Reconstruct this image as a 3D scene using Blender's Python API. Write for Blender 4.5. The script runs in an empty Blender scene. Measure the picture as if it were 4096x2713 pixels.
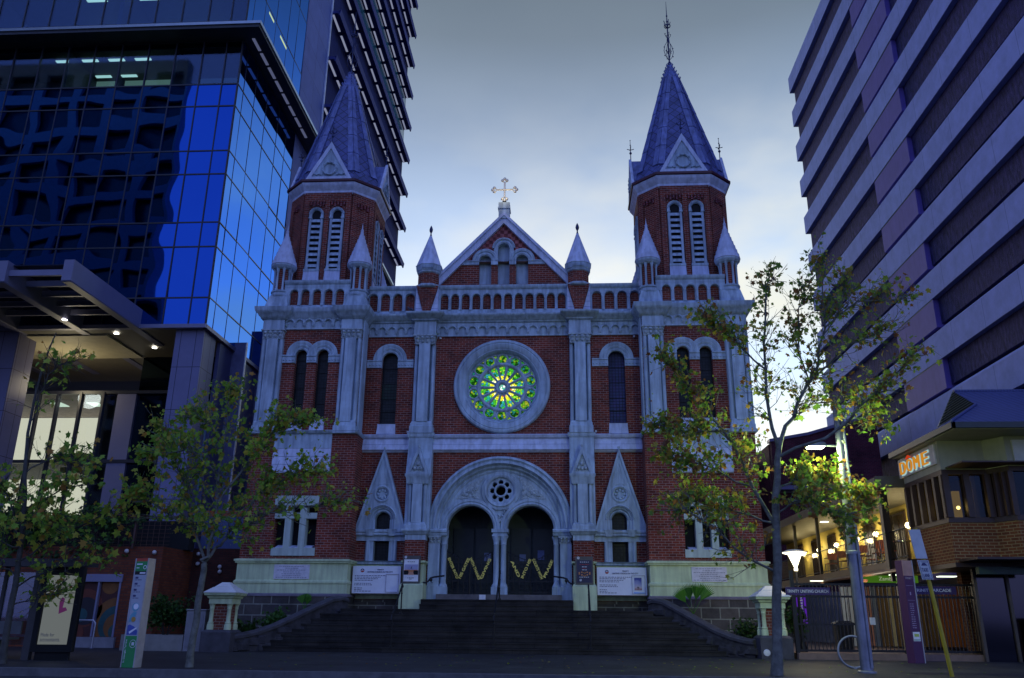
import bpy, math, random
from mathutils import Vector, Matrix
from mathutils.geometry import tessellate_polygon
S = bpy.context.scene
COL = S.collection
PI = math.pi
rad = math.radians
rnd = random.Random(7)

# ---------------------------------------------------------------- camera
def cam_axes(pitch, yaw, roll):
    f = Vector((-math.sin(yaw), math.cos(yaw), 0)); r = Vector((math.cos(yaw), math.sin(yaw), 0)); u = Vector((0, 0, 1))
    d = math.cos(pitch)*f + math.sin(pitch)*u
    u2 = math.cos(pitch)*u - math.sin(pitch)*f
    return math.cos(roll)*r + math.sin(roll)*u2, math.cos(roll)*u2 - math.sin(roll)*r, d
cr, cu, cd = cam_axes(0.324866924, 0.0609871545, 0.00953951875)
cam = bpy.data.cameras.new('camera')
cam.sensor_width = 36; cam.sensor_fit = 'HORIZONTAL'; cam.lens = 3353.41269*36/4096
cam.clip_start = 0.1; cam.clip_end = 4000
camo = bpy.data.objects.new('camera', cam); COL.objects.link(camo)
m = Matrix.Identity(4)
for i in range(3):
    m[i][0], m[i][1], m[i][2] = cr[i], cu[i], -cd[i]
m.translation = Vector((2.2425, -30.75, 0.95))
camo.matrix_world = m
S.camera = camo

# ---------------------------------------------------------------- exposure
S.view_settings.view_transform = 'Standard'
S.view_settings.look = 'None'
S.view_settings.exposure = 0.0
S.view_settings.gamma = 1.0
S.cycles.use_denoising = True
S.cycles.max_bounces = 8
S.cycles.diffuse_bounces = 3
S.cycles.glossy_bounces = 4
S.cycles.transparent_max_bounces = 8
S.cycles.sample_clamp_indirect = 3.0
S.cycles.caustics_reflective = False
S.cycles.caustics_refractive = False

# ---------------------------------------------------------------- node helpers
def nd(nt, kind, **kw):
    n = nt.nodes.new(kind)
    for k, v in kw.items():
        if k.startswith('i_'): n.inputs[k[2:].replace('_', ' ')].default_value = v
        elif k.startswith('n_'): n.inputs[int(k[2:])].default_value = v
        else: setattr(n, k, v)
    return n
def math_n(nt, op, a, b=None, c=None):
    n = nt.nodes.new('ShaderNodeMath'); n.operation = op
    for i, v in enumerate((a, b, c)):
        if v is None: continue
        if isinstance(v, (int, float)): n.inputs[i].default_value = v
        else: nt.links.new(v, n.inputs[i])
    return n.outputs[0]
def mixc(nt, fac, a, b, blend='MIX'):
    n = nt.nodes.new('ShaderNodeMix'); n.data_type = 'RGBA'; n.blend_type = blend
    for sock, v in ((n.inputs[0], fac), (n.inputs[6], a), (n.inputs[7], b)):
        if isinstance(v, (int, float)): sock.default_value = v
        elif isinstance(v, (tuple, list)): sock.default_value = (*v, 1) if len(v) == 3 else v
        else: nt.links.new(v, sock)
    return n.outputs[2]
def ramp(nt, fac, stops, interp='LINEAR'):
    n = nt.nodes.new('ShaderNodeValToRGB'); n.color_ramp.interpolation = interp
    e = n.color_ramp.elements
    while len(e) < len(stops): e.new(0.5)
    for el, (p, c) in zip(e, stops): el.position = p; el.color = (*c, 1)
    nt.links.new(fac, n.inputs[0])
    return n.outputs[0]

# ---------------------------------------------------------------- sky
SUN_EL, SUN_AZ = rad(6), rad(-4)          # low sun behind the church, to the right
W = bpy.data.worlds.new('World'); S.world = W; W.use_nodes = True
nt = W.node_tree; nt.nodes.clear(); lk = nt.links.new
tc = nd(nt, 'ShaderNodeTexCoord')
sky = nd(nt, 'ShaderNodeTexSky', sky_type='NISHITA', sun_disc=False, sun_elevation=SUN_EL, sun_rotation=SUN_AZ)
bg1 = nd(nt, 'ShaderNodeBackground'); bg1.inputs[1].default_value = 0.05
lk(sky.outputs[0], bg1.inputs[0])
sep = nd(nt, 'ShaderNodeSeparateXYZ'); lk(tc.outputs['Generated'], sep.inputs[0])
sx, sy, sz = sep.outputs
elev = math_n(nt, 'MAXIMUM', sz, 0.0)
front = ramp(nt, elev, [(0.0, (0.54, 0.73, 0.96)), (0.24, (0.58, 0.80, 1.06)), (0.36, (0.46, 0.66, 0.96)), (0.46, (0.33, 0.48, 0.74)), (0.54, (0.225, 0.315, 0.47)), (0.62, (0.125, 0.168, 0.225)), (0.70, (0.075, 0.10, 0.125)), (1.0, (0.07, 0.09, 0.18))])
back = ramp(nt, elev, [(0.0, (0.20, 0.27, 0.70)), (0.3, (0.215, 0.32, 0.98)), (0.7, (0.225, 0.34, 1.0)), (1.0, (0.135, 0.20, 0.55))])
fb = nd(nt, 'ShaderNodeMapRange', interpolation_type='SMOOTHSTEP'); lk(sy, fb.inputs[0])
fb.inputs[1].default_value = -0.15; fb.inputs[2].default_value = 0.45
base = mixc(nt, fb.outputs[0], back, front)
mp = nd(nt, 'ShaderNodeMapping'); lk(tc.outputs['Generated'], mp.inputs[0]); mp.inputs[3].default_value = (1.0, 1.0, 1.9)
no = nd(nt, 'ShaderNodeTexNoise', i_Scale=2.6, i_Detail=5.0, i_Roughness=0.5); lk(mp.outputs[0], no.inputs[0])
cl = ramp(nt, no.outputs[0], [(0.47, (0, 0, 0)), (0.60, (1, 1, 1))])
rightw = nd(nt, 'ShaderNodeMapRange', interpolation_type='SMOOTHSTEP'); lk(sx, rightw.inputs[0])
rightw.inputs[1].default_value = -0.25; rightw.inputs[2].default_value = 0.35
high = nd(nt, 'ShaderNodeMapRange', interpolation_type='SMOOTHSTEP'); lk(sz, high.inputs[0])
high.inputs[1].default_value = 0.62; high.inputs[2].default_value = 0.36
cw = math_n(nt, 'MULTIPLY', cl, math_n(nt, 'MULTIPLY', high.outputs[0], math_n(nt, 'MULTIPLY_ADD', rightw.outputs[0], 0.55, 0.40)))
cw = math_n(nt, 'MULTIPLY', cw, fb.outputs[0])
withcl = mixc(nt, cw, base, (0.80, 0.79, 0.66))
no2 = nd(nt, 'ShaderNodeTexNoise', i_Scale=2.1, i_Detail=4.0); lk(mp.outputs[0], no2.inputs[0])
dk = ramp(nt, no2.outputs[0], [(0.35, (0.84, 0.86, 0.9)), (0.65, (1.08, 1.06, 1.04))])
withcl = mixc(nt, 1.0, withcl, dk, 'MULTIPLY')
bg2 = nd(nt, 'ShaderNodeBackground'); lk(withcl, bg2.inputs[0]); bg2.inputs[1].default_value = 1.0
addn = nd(nt, 'ShaderNodeAddShader'); lk(bg1.outputs[0], addn.inputs[0]); lk(bg2.outputs[0], addn.inputs[1])
out = nd(nt, 'ShaderNodeOutputWorld'); lk(addn.outputs[0], out.inputs[0])

sun = bpy.data.lights.new('sun', 'SUN'); sun.energy = 0.5; sun.angle = rad(12); sun.color = (1.0, 0.9, 0.76)
suno = bpy.data.objects.new('sun', sun); COL.objects.link(suno)
suno.rotation_euler = Vector((-math.sin(SUN_AZ)*math.cos(SUN_EL), -math.cos(SUN_AZ)*math.cos(SUN_EL), -math.sin(SUN_EL))).to_track_quat('-Z', 'Y').to_euler()

# ---------------------------------------------------------------- materials
def newmat(name):
    m = bpy.data.materials.new(name); m.use_nodes = True
    nt = m.node_tree; b = nt.nodes['Principled BSDF']
    return m, nt, b
def mat(name, col, rough=0.75, metal=0.0, var=0.22, scale=3.0, bump=0.0, bscale=30.0, spec=None, streak=0.0):
    m, nt, b = newmat(name)
    tc = nd(nt, 'ShaderNodeTexCoord')
    n1 = nd(nt, 'ShaderNodeTexNoise', i_Scale=scale, i_Detail=6.0, i_Roughness=0.6); nt.links.new(tc.outputs['Object'], n1.inputs[0])
    lo = tuple(c*(1-var) for c in col); hi = tuple(min(1, c*(1+var)) for c in col)
    c = ramp(nt, n1.outputs[0], [(0.3, lo), (0.7, hi)])
    if streak:
        mp = nd(nt, 'ShaderNodeMapping'); mp.inputs[3].default_value = (5, 5, 0.5); nt.links.new(tc.outputs['Object'], mp.inputs[0])
        n2 = nd(nt, 'ShaderNodeTexNoise', i_Scale=1.5, i_Detail=5.0); nt.links.new(mp.outputs[0], n2.inputs[0])
        s = ramp(nt, n2.outputs[0], [(0.35, (1-streak,)*3), (0.6, (1, 1, 1))])
        c = mixc(nt, 1.0, c, s, 'MULTIPLY')
    nt.links.new(c, b.inputs['Base Color'])
    b.inputs['Roughness'].default_value = rough; b.inputs['Metallic'].default_value = metal
    if spec is not None: b.inputs['Specular IOR Level'].default_value = spec
    if bump:
        n3 = nd(nt, 'ShaderNodeTexNoise', i_Scale=bscale, i_Detail=5.0); nt.links.new(tc.outputs['Object'], n3.inputs[0])
        bp = nd(nt, 'ShaderNodeBump', i_Strength=bump, i_Distance=0.02); nt.links.new(n3.outputs[0], bp.inputs['Height'])
        nt.links.new(bp.outputs[0], b.inputs['Normal'])
    return m
def wall_uv(nt):
    """u runs along a vertical wall whatever way it faces, v is up"""
    tc = nd(nt, 'ShaderNodeTexCoord'); ge = nd(nt, 'ShaderNodeNewGeometry')
    p = nd(nt, 'ShaderNodeSeparateXYZ'); nt.links.new(tc.outputs['Object'], p.inputs[0])
    n = nd(nt, 'ShaderNodeSeparateXYZ'); nt.links.new(ge.outputs['True Normal'], n.inputs[0])
    u = math_n(nt, 'SUBTRACT', math_n(nt, 'MULTIPLY', p.outputs[1], n.outputs[0]), math_n(nt, 'MULTIPLY', p.outputs[0], n.outputs[1]))
    c = nd(nt, 'ShaderNodeCombineXYZ'); nt.links.new(u, c.inputs[0]); nt.links.new(p.outputs[2], c.inputs[1])
    return c.outputs[0], tc
def brick(name, c1, c2, mortar, bw=0.24, bh=0.086, ms=0.010, bias=0.0, rough=0.85, offset=0.5, bump=0.4, dark=0.25, smooth=0.2):
    m, nt, b = newmat(name)
    uv, tc = wall_uv(nt)
    t = nd(nt, 'ShaderNodeTexBrick', offset=offset); nt.links.new(uv, t.inputs[0])
    t.inputs['Color1'].default_value = (*c1, 1); t.inputs['Color2'].default_value = (*c2, 1); t.inputs['Mortar'].default_value = (*mortar, 1)
    t.inputs['Scale'].default_value = 1.0; t.inputs['Mortar Size'].default_value = ms; t.inputs['Mortar Smooth'].default_value = smooth
    t.inputs['Bias'].default_value = bias; t.inputs['Brick Width'].default_value = bw; t.inputs['Row Height'].default_value = bh
    n1 = nd(nt, 'ShaderNodeTexNoise', i_Scale=1.3, i_Detail=6.0, i_Roughness=0.65); nt.links.new(tc.outputs['Object'], n1.inputs[0])
    s = ramp(nt, n1.outputs[0], [(0.3, (1-dark,)*3), (0.7, (1+dark*0.6,)*3)])
    c = mixc(nt, 1.0, t.outputs[0], s, 'MULTIPLY')
    nt.links.new(c, b.inputs['Base Color']); b.inputs['Roughness'].default_value = rough; b.inputs['Specular IOR Level'].default_value = 0.2
    n3 = nd(nt, 'ShaderNodeTexNoise', i_Scale=14.0, i_Detail=5.0); nt.links.new(tc.outputs['Object'], n3.inputs[0])
    hgt = math_n(nt, 'SUBTRACT', math_n(nt, 'MULTIPLY', n3.outputs[0], 0.6), t.outputs['Fac'])
    bp = nd(nt, 'ShaderNodeBump', i_Strength=bump, i_Distance=0.012); nt.links.new(hgt, bp.inputs['Height'])
    nt.links.new(bp.outputs[0], b.inputs['Normal'])
    return m
def emit(name, col, strength):
    m = bpy.data.materials.new(name); m.use_nodes = True; nt = m.node_tree; nt.nodes.clear()
    e = nd(nt, 'ShaderNodeEmission'); e.inputs[0].default_value = (*col, 1); e.inputs[1].default_value = strength
    o = nd(nt, 'ShaderNodeOutputMaterial'); nt.links.new(e.outputs[0], o.inputs[0])
    return m
def mirror_glass(name, col, rough=0.02, wob=0.02, scale=0.45):
    m = bpy.data.materials.new(name); m.use_nodes = True; nt = m.node_tree; nt.nodes.clear()
    g = nd(nt, 'ShaderNodeBsdfGlossy'); g.inputs[0].default_value = (*col, 1); g.inputs[1].default_value = rough
    ge = nd(nt, 'ShaderNodeNewGeometry')
    n = nd(nt, 'ShaderNodeTexNoise', i_Scale=scale, i_Detail=1.0); nt.links.new(ge.outputs['Position'], n.inputs[0])
    bp = nd(nt, 'ShaderNodeBump', i_Strength=1.0, i_Distance=wob); nt.links.new(n.outputs[0], bp.inputs['Height'])
    nt.links.new(bp.outputs[0], g.inputs['Normal'])
    o = nd(nt, 'ShaderNodeOutputMaterial'); nt.links.new(g.outputs[0], o.inputs[0])
    return m
def clear_glass(name, tint=(0.6, 0.75, 0.8), refl=0.16):
    m = bpy.data.materials.new(name); m.use_nodes = True; nt = m.node_tree; nt.nodes.clear()
    a = nd(nt, 'ShaderNodeBsdfTransparent'); a.inputs[0].default_value = (*tint, 1)
    g = nd(nt, 'ShaderNodeBsdfGlossy'); g.inputs[0].default_value = (0.5, 0.65, 1, 1); g.inputs[1].default_value = 0.03
    x = nd(nt, 'ShaderNodeMixShader'); x.inputs[0].default_value = refl
    nt.links.new(a.outputs[0], x.inputs[1]); nt.links.new(g.outputs[0], x.inputs[2])
    o = nd(nt, 'ShaderNodeOutputMaterial'); nt.links.new(x.outputs[0], o.inputs[0])
    return m

STONE = mat('grey_painted_stone', (0.42, 0.53, 0.64), 0.8, var=0.20, scale=1.6, bump=0.3, bscale=40, streak=0.36)
STONEC = mat('carved_stone', (0.40, 0.48, 0.53), 0.85, var=0.35, scale=14, bump=1.0, bscale=22, streak=0.2)
WHITE = mat('white_painted_coping', (0.56, 0.62, 0.80), 0.7, var=0.14, scale=3, bump=0.15, streak=0.25)
CREAM = mat('lamp_tinted_cream_render', (0.60, 0.70, 0.42), 0.75, var=0.12, scale=1.6, bump=0.15, streak=0.22)  # green-yellow street lamp spill is put into the cream base colour
BRICK = brick('red_brick', (0.235, 0.044, 0.024), (0.085, 0.020, 0.018), (0.31, 0.21, 0.18), ms=0.009, bias=-0.2, dark=0.42)
DARKBRICK = brick('dark_red_brick', (0.22, 0.03, 0.025), (0.12, 0.02, 0.025), (0.25, 0.16, 0.17))  # darker red brick for the corbel teeth of the belfry panels
BASALT = brick('rock_faced_bluestone', (0.11, 0.095, 0.085), (0.07, 0.065, 0.065), (0.25, 0.25, 0.21), bw=0.62, bh=0.36, ms=0.022, bump=1.0, dark=0.5)
CHECK = None
SLATE = None
DARKROOF = mat('dark_red_gutter', (0.06, 0.008, 0.014), 0.5, var=0.2)
IRON = mat('black_iron', (0.012, 0.012, 0.015), 0.45, metal=0.3, var=0.2)
FINIAL = mat('dark_blue_iron', (0.02, 0.03, 0.10), 0.5, metal=0.3, var=0.2)
DARKGLASS = mat('dark_leaded_glass', (0.012, 0.018, 0.022), 0.2, var=0.5, scale=9, spec=0.3)
SLITSTONE = mat('pale_window_stone', (0.46, 0.55, 0.50), 0.75, var=0.12, scale=2, bump=0.15, streak=0.2)
BLACK = mat('black_interior', (0.006, 0.007, 0.009), 0.9, var=0.3)
DOORDARK = mat('dark_green_door', (0.012, 0.022, 0.026), 0.5, var=0.3)
STEP = brick('bluestone_step', (0.042, 0.039, 0.037), (0.028, 0.026, 0.026), (0.014, 0.014, 0.014), bw=1.35, bh=0.164, ms=0.008, bump=0.5, dark=0.6, rough=0.8)
COPING = mat('dark_stone_coping', (0.060, 0.058, 0.070), 0.75, var=0.3, scale=4, bump=0.4)
RUBBLE = mat('dark_rubble_stone', (0.040, 0.038, 0.045), 0.9, var=0.6, scale=4, bump=1.0, bscale=5)

def build_special():
    global CHECK, SLATE
    m, nt, b = newmat('chequered_brick'); uv, tc = wall_uv(nt)
    t = nd(nt, 'ShaderNodeTexChecker'); nt.links.new(uv, t.inputs[0]); t.inputs[3].default_value = 1/0.148
    t.inputs[1].default_value = (0.40, 0.13, 0.13, 1); t.inputs[2].default_value = (0.17, 0.035, 0.035, 1)
    n1 = nd(nt, 'ShaderNodeTexNoise', i_Scale=9.0, i_Detail=6.0); nt.links.new(tc.outputs['Object'], n1.inputs[0])
    s = ramp(nt, n1.outputs[0], [(0.3, (0.6,)*3), (0.7, (1.2,)*3)])
    nt.links.new(mixc(nt, 1.0, t.outputs[0], s, 'MULTIPLY'), b.inputs['Base Color']); b.inputs['Roughness'].default_value = 0.85
    CHECK = m
    m, nt, b = newmat('blue_slate'); uv, tc = wall_uv(nt)
    mp = nd(nt, 'ShaderNodeMapping'); mp.inputs[2].default_value = (0, 0, rad(45)); nt.links.new(uv, mp.inputs[0])
    t = nd(nt, 'ShaderNodeTexBrick', offset=0.0); nt.links.new(mp.outputs[0], t.inputs[0])
    t.inputs['Color1'].default_value = (0.095, 0.115, 0.31, 1); t.inputs['Color2'].default_value = (0.065, 0.078, 0.23, 1); t.inputs['Mortar'].default_value = (0.03, 0.035, 0.09, 1)
    t.inputs['Scale'].default_value = 1.0; t.inputs['Brick Width'].default_value = 0.3; t.inputs['Row Height'].default_value = 0.3; t.inputs['Mortar Size'].default_value = 0.018
    n1 = nd(nt, 'ShaderNodeTexNoise', i_Scale=1.7, i_Detail=6.0, i_Roughness=0.7); nt.links.new(tc.outputs['Object'], n1.inputs[0])
    s = ramp(nt, n1.outputs[0], [(0.32, (0.55,)*3), (0.7, (1.3,)*3)])
    nt.links.new(mixc(nt, 1.0, t.outputs[0], s, 'MULTIPLY'), b.inputs['Base Color']); b.inputs['Roughness'].default_value = 0.55
    bp = nd(nt, 'ShaderNodeBump', i_Strength=0.5, i_Distance=0.015); nt.links.new(math_n(nt, 'SUBTRACT', 1.0, t.outputs['Fac']), bp.inputs['Height']); nt.links.new(bp.outputs[0], b.inputs['Normal'])
    SLATE = m
build_special()
LEAD = mat('lead_roof_strip', (0.155, 0.19, 0.42), 0.5, metal=0.0, var=0.3, scale=3, streak=0.35)

# ---------------------------------------------------------------- mesh builder
class G:
    def __init__(s): s.v = []; s.f = []; s.mi = []; s.sm = []; s.m = 0; s.M = None
    def add(s, vs, fs, smooth=False):
        o = len(s.v)
        if s.M is not None: vs = [s.M @ Vector(p) for p in vs]
        s.v += [tuple(p) for p in vs]
        for f in fs: s.f.append([o+i for i in f]); s.mi.append(s.m); s.sm.append(smooth)
        return s
    def box(s, x0, x1, y0, y1, z0, z1):
        x0, x1 = min(x0, x1), max(x0, x1); y0, y1 = min(y0, y1), max(y0, y1); z0, z1 = min(z0, z1), max(z0, z1)
        return s.add([(x0, y0, z0), (x1, y0, z0), (x1, y1, z0), (x0, y1, z0), (x0, y0, z1), (x1, y0, z1), (x1, y1, z1), (x0, y1, z1)],
                     [(0, 3, 2, 1), (4, 5, 6, 7), (0, 1, 5, 4), (1, 2, 6, 5), (2, 3, 7, 6), (3, 0, 4, 7)])
    def rects(s, lv, caps=True):
        """stack of rectangles (z, x0, x1, y0, y1) joined by sloping sides"""
        vs = []; fs = []
        for (z, x0, x1, y0, y1) in lv:
            if x0 > x1: x0, x1 = x1, x0
            vs += [(x0, y0, z), (x1, y0, z), (x1, y1, z), (x0, y1, z)]
        for i in range(len(lv)-1):
            for k in range(4): a = 4*i+k; b = 4*i+(k+1) % 4; fs.append((a, b, b+4, a+4))
        if caps: fs.append((3, 2, 1, 0)); n = 4*(len(lv)-1); fs.append((n, n+1, n+2, n+3))
        return s.add(vs, fs)
    def cornice(s, x0, x1, yf, yb, prof, sl=1, sr=1):
        if x0 > x1: x0, x1 = x1, x0
        return s.rects([(z, x0-p*sl, x1+p*sr, yf-p, yb) for z, p in prof])
    def prism(s, outer, y0, y1, holes=()):
        loops = [outer]+list(holes)
        flat = [p for l in loops for p in l]
        tris = tessellate_polygon([[Vector((p[0], p[1], 0)) for p in l] for l in loops])
        n = len(flat)
        vs = [(p[0], y0, p[1]) for p in flat]+[(p[0], y1, p[1]) for p in flat]
        fs = [tuple(t) for t in tris]+[(t[2]+n, t[1]+n, t[0]+n) for t in tris]
        o = 0
        for l in loops:
            k = len(l)
            for i in range(k): a = o+i; b = o+(i+1) % k; fs.append((a, b, b+n, a+n))
            o += k
        return s.add(vs, fs)
    def rev_y(s, prof, cx, cz, a0=0, a1=2*PI, n=48, smooth=True):
        """moulding of profile (radius, y) swept round a horizontal axis"""
        vs = []; fs = []; full = abs(a1-a0) > 6.28; k = len(prof); m = n if full else n+1
        for i in range(m):
            a = a0+(a1-a0)*i/n
            for r, y in prof: vs.append((cx+r*math.cos(a), y, cz+r*math.sin(a)))
        for i in range(n):
            j = (i+1) % m
            for q in range(k-1): fs.append((i*k+q, j*k+q, j*k+q+1, i*k+q+1))
        return s.add(vs, fs, smooth)
    def lathe(s, prof, cx, cy, n=14, smooth=True):
        vs = []; fs = []; k = len(prof)
        for i in range(n):
            a = 2*PI*i/n
            for r, z in prof: vs.append((cx+r*math.cos(a), cy+r*math.sin(a), z))
        for i in range(n):
            j = (i+1) % n
            for q in range(k-1): fs.append((i*k+q, j*k+q, j*k+q+1, i*k+q+1))
        return s.add(vs, fs, smooth)
    def oct(s, cx, cy, lv):
        """chamfered square stack (z, half side, half face)"""
        vs = []; fs = []
        for z, a, b in lv:
            vs += [(cx+x, cy+y, z) for x, y in ((-b, -a), (b, -a), (a, -b), (a, b), (b, a), (-b, a), (-a, b), (-a, -b))]
        for i in range(len(lv)-1):
            for k in range(8): a = 8*i+k; b = 8*i+(k+1) % 8; fs.append((a, b, b+8, a+8))
        n = 8*(len(lv)-1)
        fs += [tuple(range(7, -1, -1)), tuple(range(n, n+8))]
        return s.add(vs, fs)
    def tube(s, pts, r, n=8, smooth=True):
        pts = [Vector(p) for p in pts]; k = len(pts)
        rs = r if isinstance(r, (list, tuple)) else [r]*k
        vs = []; fs = []; ref = None
        for i, p in enumerate(pts):
            t = (pts[min(i+1, k-1)]-pts[max(i-1, 0)]).normalized()
            if ref is None:
                ref = Vector((0, 0, 1)) if abs(t.z) < 0.9 else Vector((1, 0, 0))
            a = t.cross(ref)
            if a.length < 1e-4: a = t.orthogonal()
            a.normalize(); b = a.cross(t).normalized(); ref = b
            for q in range(n):
                w = 2*PI*q/n; vs.append(p+a*(rs[i]*math.cos(w))+b*(rs[i]*math.sin(w)))
        for i in range(k-1):
            for q in range(n): a = i*n+q; b = i*n+(q+1) % n; fs.append((a, b, b+n, a+n))
        fs += [tuple(range(n-1, -1, -1)), tuple(range((k-1)*n, k*n))]
        return s.add(vs, fs, smooth)
    def ball(s, c, r, n=10, sz=1.0):
        k = n//2+1
        pr = [(max(1e-4, r*math.sin(PI*i/(k-1))), c[2]-r*sz*math.cos(PI*i/(k-1))) for i in range(k)]
        return s.lathe(pr, c[0], c[1], n)
    def torus(s, c, R, r, axis='y', n=28, k=8):
        pr = [(R+r*math.cos(2*PI*i/k), c[1]+r*math.sin(2*PI*i/k)) for i in range(k+1)]
        return s.rev_y(pr, c[0], c[2], n=n)
    def obj(s, name, mats, parent=None, loc=None):
        if not isinstance(mats, (list, tuple)): mats = [mats]
        me = bpy.data.meshes.new(name)
        o0 = WLOC(parent) if parent is not None else Vector(loc or (0, 0, 0))
        me.from_pydata([(p[0]-o0[0], p[1]-o0[1], p[2]-o0[2]) for p in s.v], [], s.f)
        for mm in mats: me.materials.append(mm)
        me.polygons.foreach_set('material_index', s.mi)
        me.polygons.foreach_set('use_smooth', s.sm)
        me.update()
        import bmesh
        bm = bmesh.new(); bm.from_mesh(me)
        bmesh.ops.recalc_face_normals(bm, faces=bm.faces[:])
        bm.to_mesh(me); bm.free()
        if any(s.sm): me.set_sharp_from_angle(angle=rad(42))
        o = bpy.data.objects.new(name, me); COL.objects.link(o)
        if parent is not None: o.parent = parent
        elif loc is not None: o.location = loc
        return o
def WLOC(o):
    v = Vector((0, 0, 0))
    while o is not None: v += o.location; o = o.parent
    return v
def tag(o, label, cat, group=None, kind=None):
    if label: o['label'] = label
    if cat: o['category'] = cat
    if group: o['group'] = group
    if kind: o['kind'] = kind
    return o
def thing(name, label, cat, loc=(0, 0, 0), group=None):
    o = bpy.data.objects.new(name, None); COL.objects.link(o); o.location = loc; o.empty_display_size = 0.2
    return tag(o, label, cat, group)
def dup(root, loc, label=None, rz=0.0):
    r = root.copy(); COL.objects.link(r); r.location = loc; r.rotation_euler = (0, 0, rz)
    if label: r['label'] = label
    for ch in list(root.children):
        c = ch.copy(); COL.objects.link(c); c.parent = r
        for g in list(ch.children):
            d = g.copy(); COL.objects.link(d); d.parent = c
    return r
def structure(o): o['kind'] = 'structure'; return o
def light(name, kind, loc, power, col, size=0.1, parent=None, aim=None, spot=None, blend=0.5):
    l = bpy.data.lights.new(name, kind); l.energy = power; l.color = col
    if kind in ('POINT', 'SPOT'): l.shadow_soft_size = size
    if kind == 'SPOT': l.spot_size = spot; l.spot_blend = blend
    o = bpy.data.objects.new(name, l); COL.objects.link(o)
    if parent is not None: o.parent = parent; o.location = Vector(loc)-WLOC(parent)
    else: o.location = loc
    if aim is not None: o.rotation_euler = (Vector(aim)-Vector(loc)).to_track_quat('-Z', 'Y').to_euler()
    return o
def arch(cx, hw, zb, zs, n=14):
    return [(cx-hw, zb), (cx+hw, zb), (cx+hw, zs)]+[(cx+hw*math.cos(PI*i/n), zs+hw*math.sin(PI*i/n)) for i in range(1, n)]+[(cx-hw, zs)]
def circ(cx, cz, r, n=20, ph=0.0): return [(cx+r*math.cos(ph+2*PI*i/n), cz+r*math.sin(ph+2*PI*i/n)) for i in range(n)]
def rect(x0, x1, z0, z1):
    x0, x1 = min(x0, x1), max(x0, x1); return [(x0, z0), (x1, z0), (x1, z1), (x0, z1)]
def text_geo(body, bold=0.0):
    cu = bpy.data.curves.new('lettering', 'FONT'); cu.body = body; cu.size = 1.0; cu.extrude = 0.02; cu.offset = bold
    o = bpy.data.objects.new('lettering', cu); COL.objects.link(o)
    dg = bpy.context.evaluated_depsgraph_get(); me = bpy.data.meshes.new_from_object(o.evaluated_get(dg))
    vs = [tuple(v.co) for v in me.vertices]; fs = [tuple(p.vertices) for p in me.polygons]
    bpy.data.objects.remove(o); bpy.data.curves.remove(cu); bpy.data.meshes.remove(me)
    return vs, fs
def put_text(g, body, origin, along, up, width=None, height=None, thick=0.012, bold=0.0):
    """lettering from origin (lower left), running along, standing up"""
    vs, fs = text_geo(body, bold)
    x0 = min(v[0] for v in vs); x1 = max(v[0] for v in vs); y0 = min(v[1] for v in vs); y1 = max(v[1] for v in vs)
    a = Vector(along).normalized(); u = Vector(up).normalized(); nrm = a.cross(u)
    sy = height/(y1-y0) if height else width/(x1-x0); sx = width/(x1-x0) if width else sy
    o = Vector(origin)
    g.add([o+a*((v[0]-x0)*sx)+u*((v[1]-y0)*sy)+nrm*(thick*(v[2]+0.02)/0.04) for v in vs], fs)

# ================================================================ THE CHURCH
church = thing('church', 'red brick church with grey stone dressings, rose window and two slate spires above steps', 'church', (0, 0, 0))
def part(g, name, mats, parent=church): return g.obj(name, mats, parent)

# nave behind the front
g = G(); g.box(-5.2, 5.2, 2.1, 30, 0, 12.6)
part(g, 'nave_wall', [BRICK])
g = G(); g.prism([(-5.4, 12.6), (5.4, 12.6), (0, 16.0)], 1.2, 30.2); part(g, 'nave_roof', [SLATE])

# front wall between the towers, with its openings
RZ, RR = 9.43, 1.84
def sidewin(c, n=14): return arch(c, 0.32, 7.95, 10.57, n)
g = G()
holes = [circ(0, RZ, 1.60, 48), arch(0, 2.45, 1.64, 4.1, 30)]
for s in (-1, 1):
    holes += [sidewin(4.36*s), rect(4.30*s-0.40, 4.30*s+0.40, 2.96, 4.9)]
g.prism([(-5.25, 1.62), (5.25, 1.62), (5.25, 12.3), (-5.25, 12.3)], 0.0, 0.6, holes)
part(g, 'front_wall', [BRICK])
g = G(); g.cornice(-5.25, 5.25, -0.06, 0.0, [(0, 0.06), (1.55, 0.06), (1.64, 0.0)], 0, 0)
part(g, 'base_course', [BASALT])

# rose window
rose = G()
ring = [(1.60, 0.02), (RR, 0.0), (RR, -0.10), (1.80, -0.15), (1.73, -0.16), (1.70, -0.13), (1.67, -0.15), (1.50, -0.12), (1.47, -0.09), (1.44, -0.10), (1.40, -0.06), (1.37, 0.02), (1.34, 0.10), (1.34, 0.3)]
rose.rev_y(ring, 0, RZ, n=72)
rose_o = part(rose, 'rose_window', [STONE])
tr = G(); holes = []
for k in range(14):
    a = PI/2+2*PI*k/14
    holes.append(circ(1.115*math.cos(a), RZ+1.115*math.sin(a), 0.172, 18))
    b = a+PI/14
    holes.append([(1.29*math.cos(b-0.075), RZ+1.29*math.sin(b-0.075)), (1.29*math.cos(b+0.075), RZ+1.29*math.sin(b+0.075)), (1.17*math.cos(b), RZ+1.17*math.sin(b))])
    w = 2*PI/28
    def pol(r, t): return (r*math.cos(t), RZ+r*math.sin(t))
    holes.append([pol(0.31, a-w*0.50), pol(0.80, a-w*0.72), pol(0.84, a-w*0.3), pol(0.84, a+w*0.3), pol(0.80, a+w*0.72), pol(0.31, a+w*0.50)])
holes.append(circ(0, RZ, 0.12, 16))
tr.prism(circ(0, RZ, 1.35, 72), 0.14, 0.26, holes)
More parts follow.
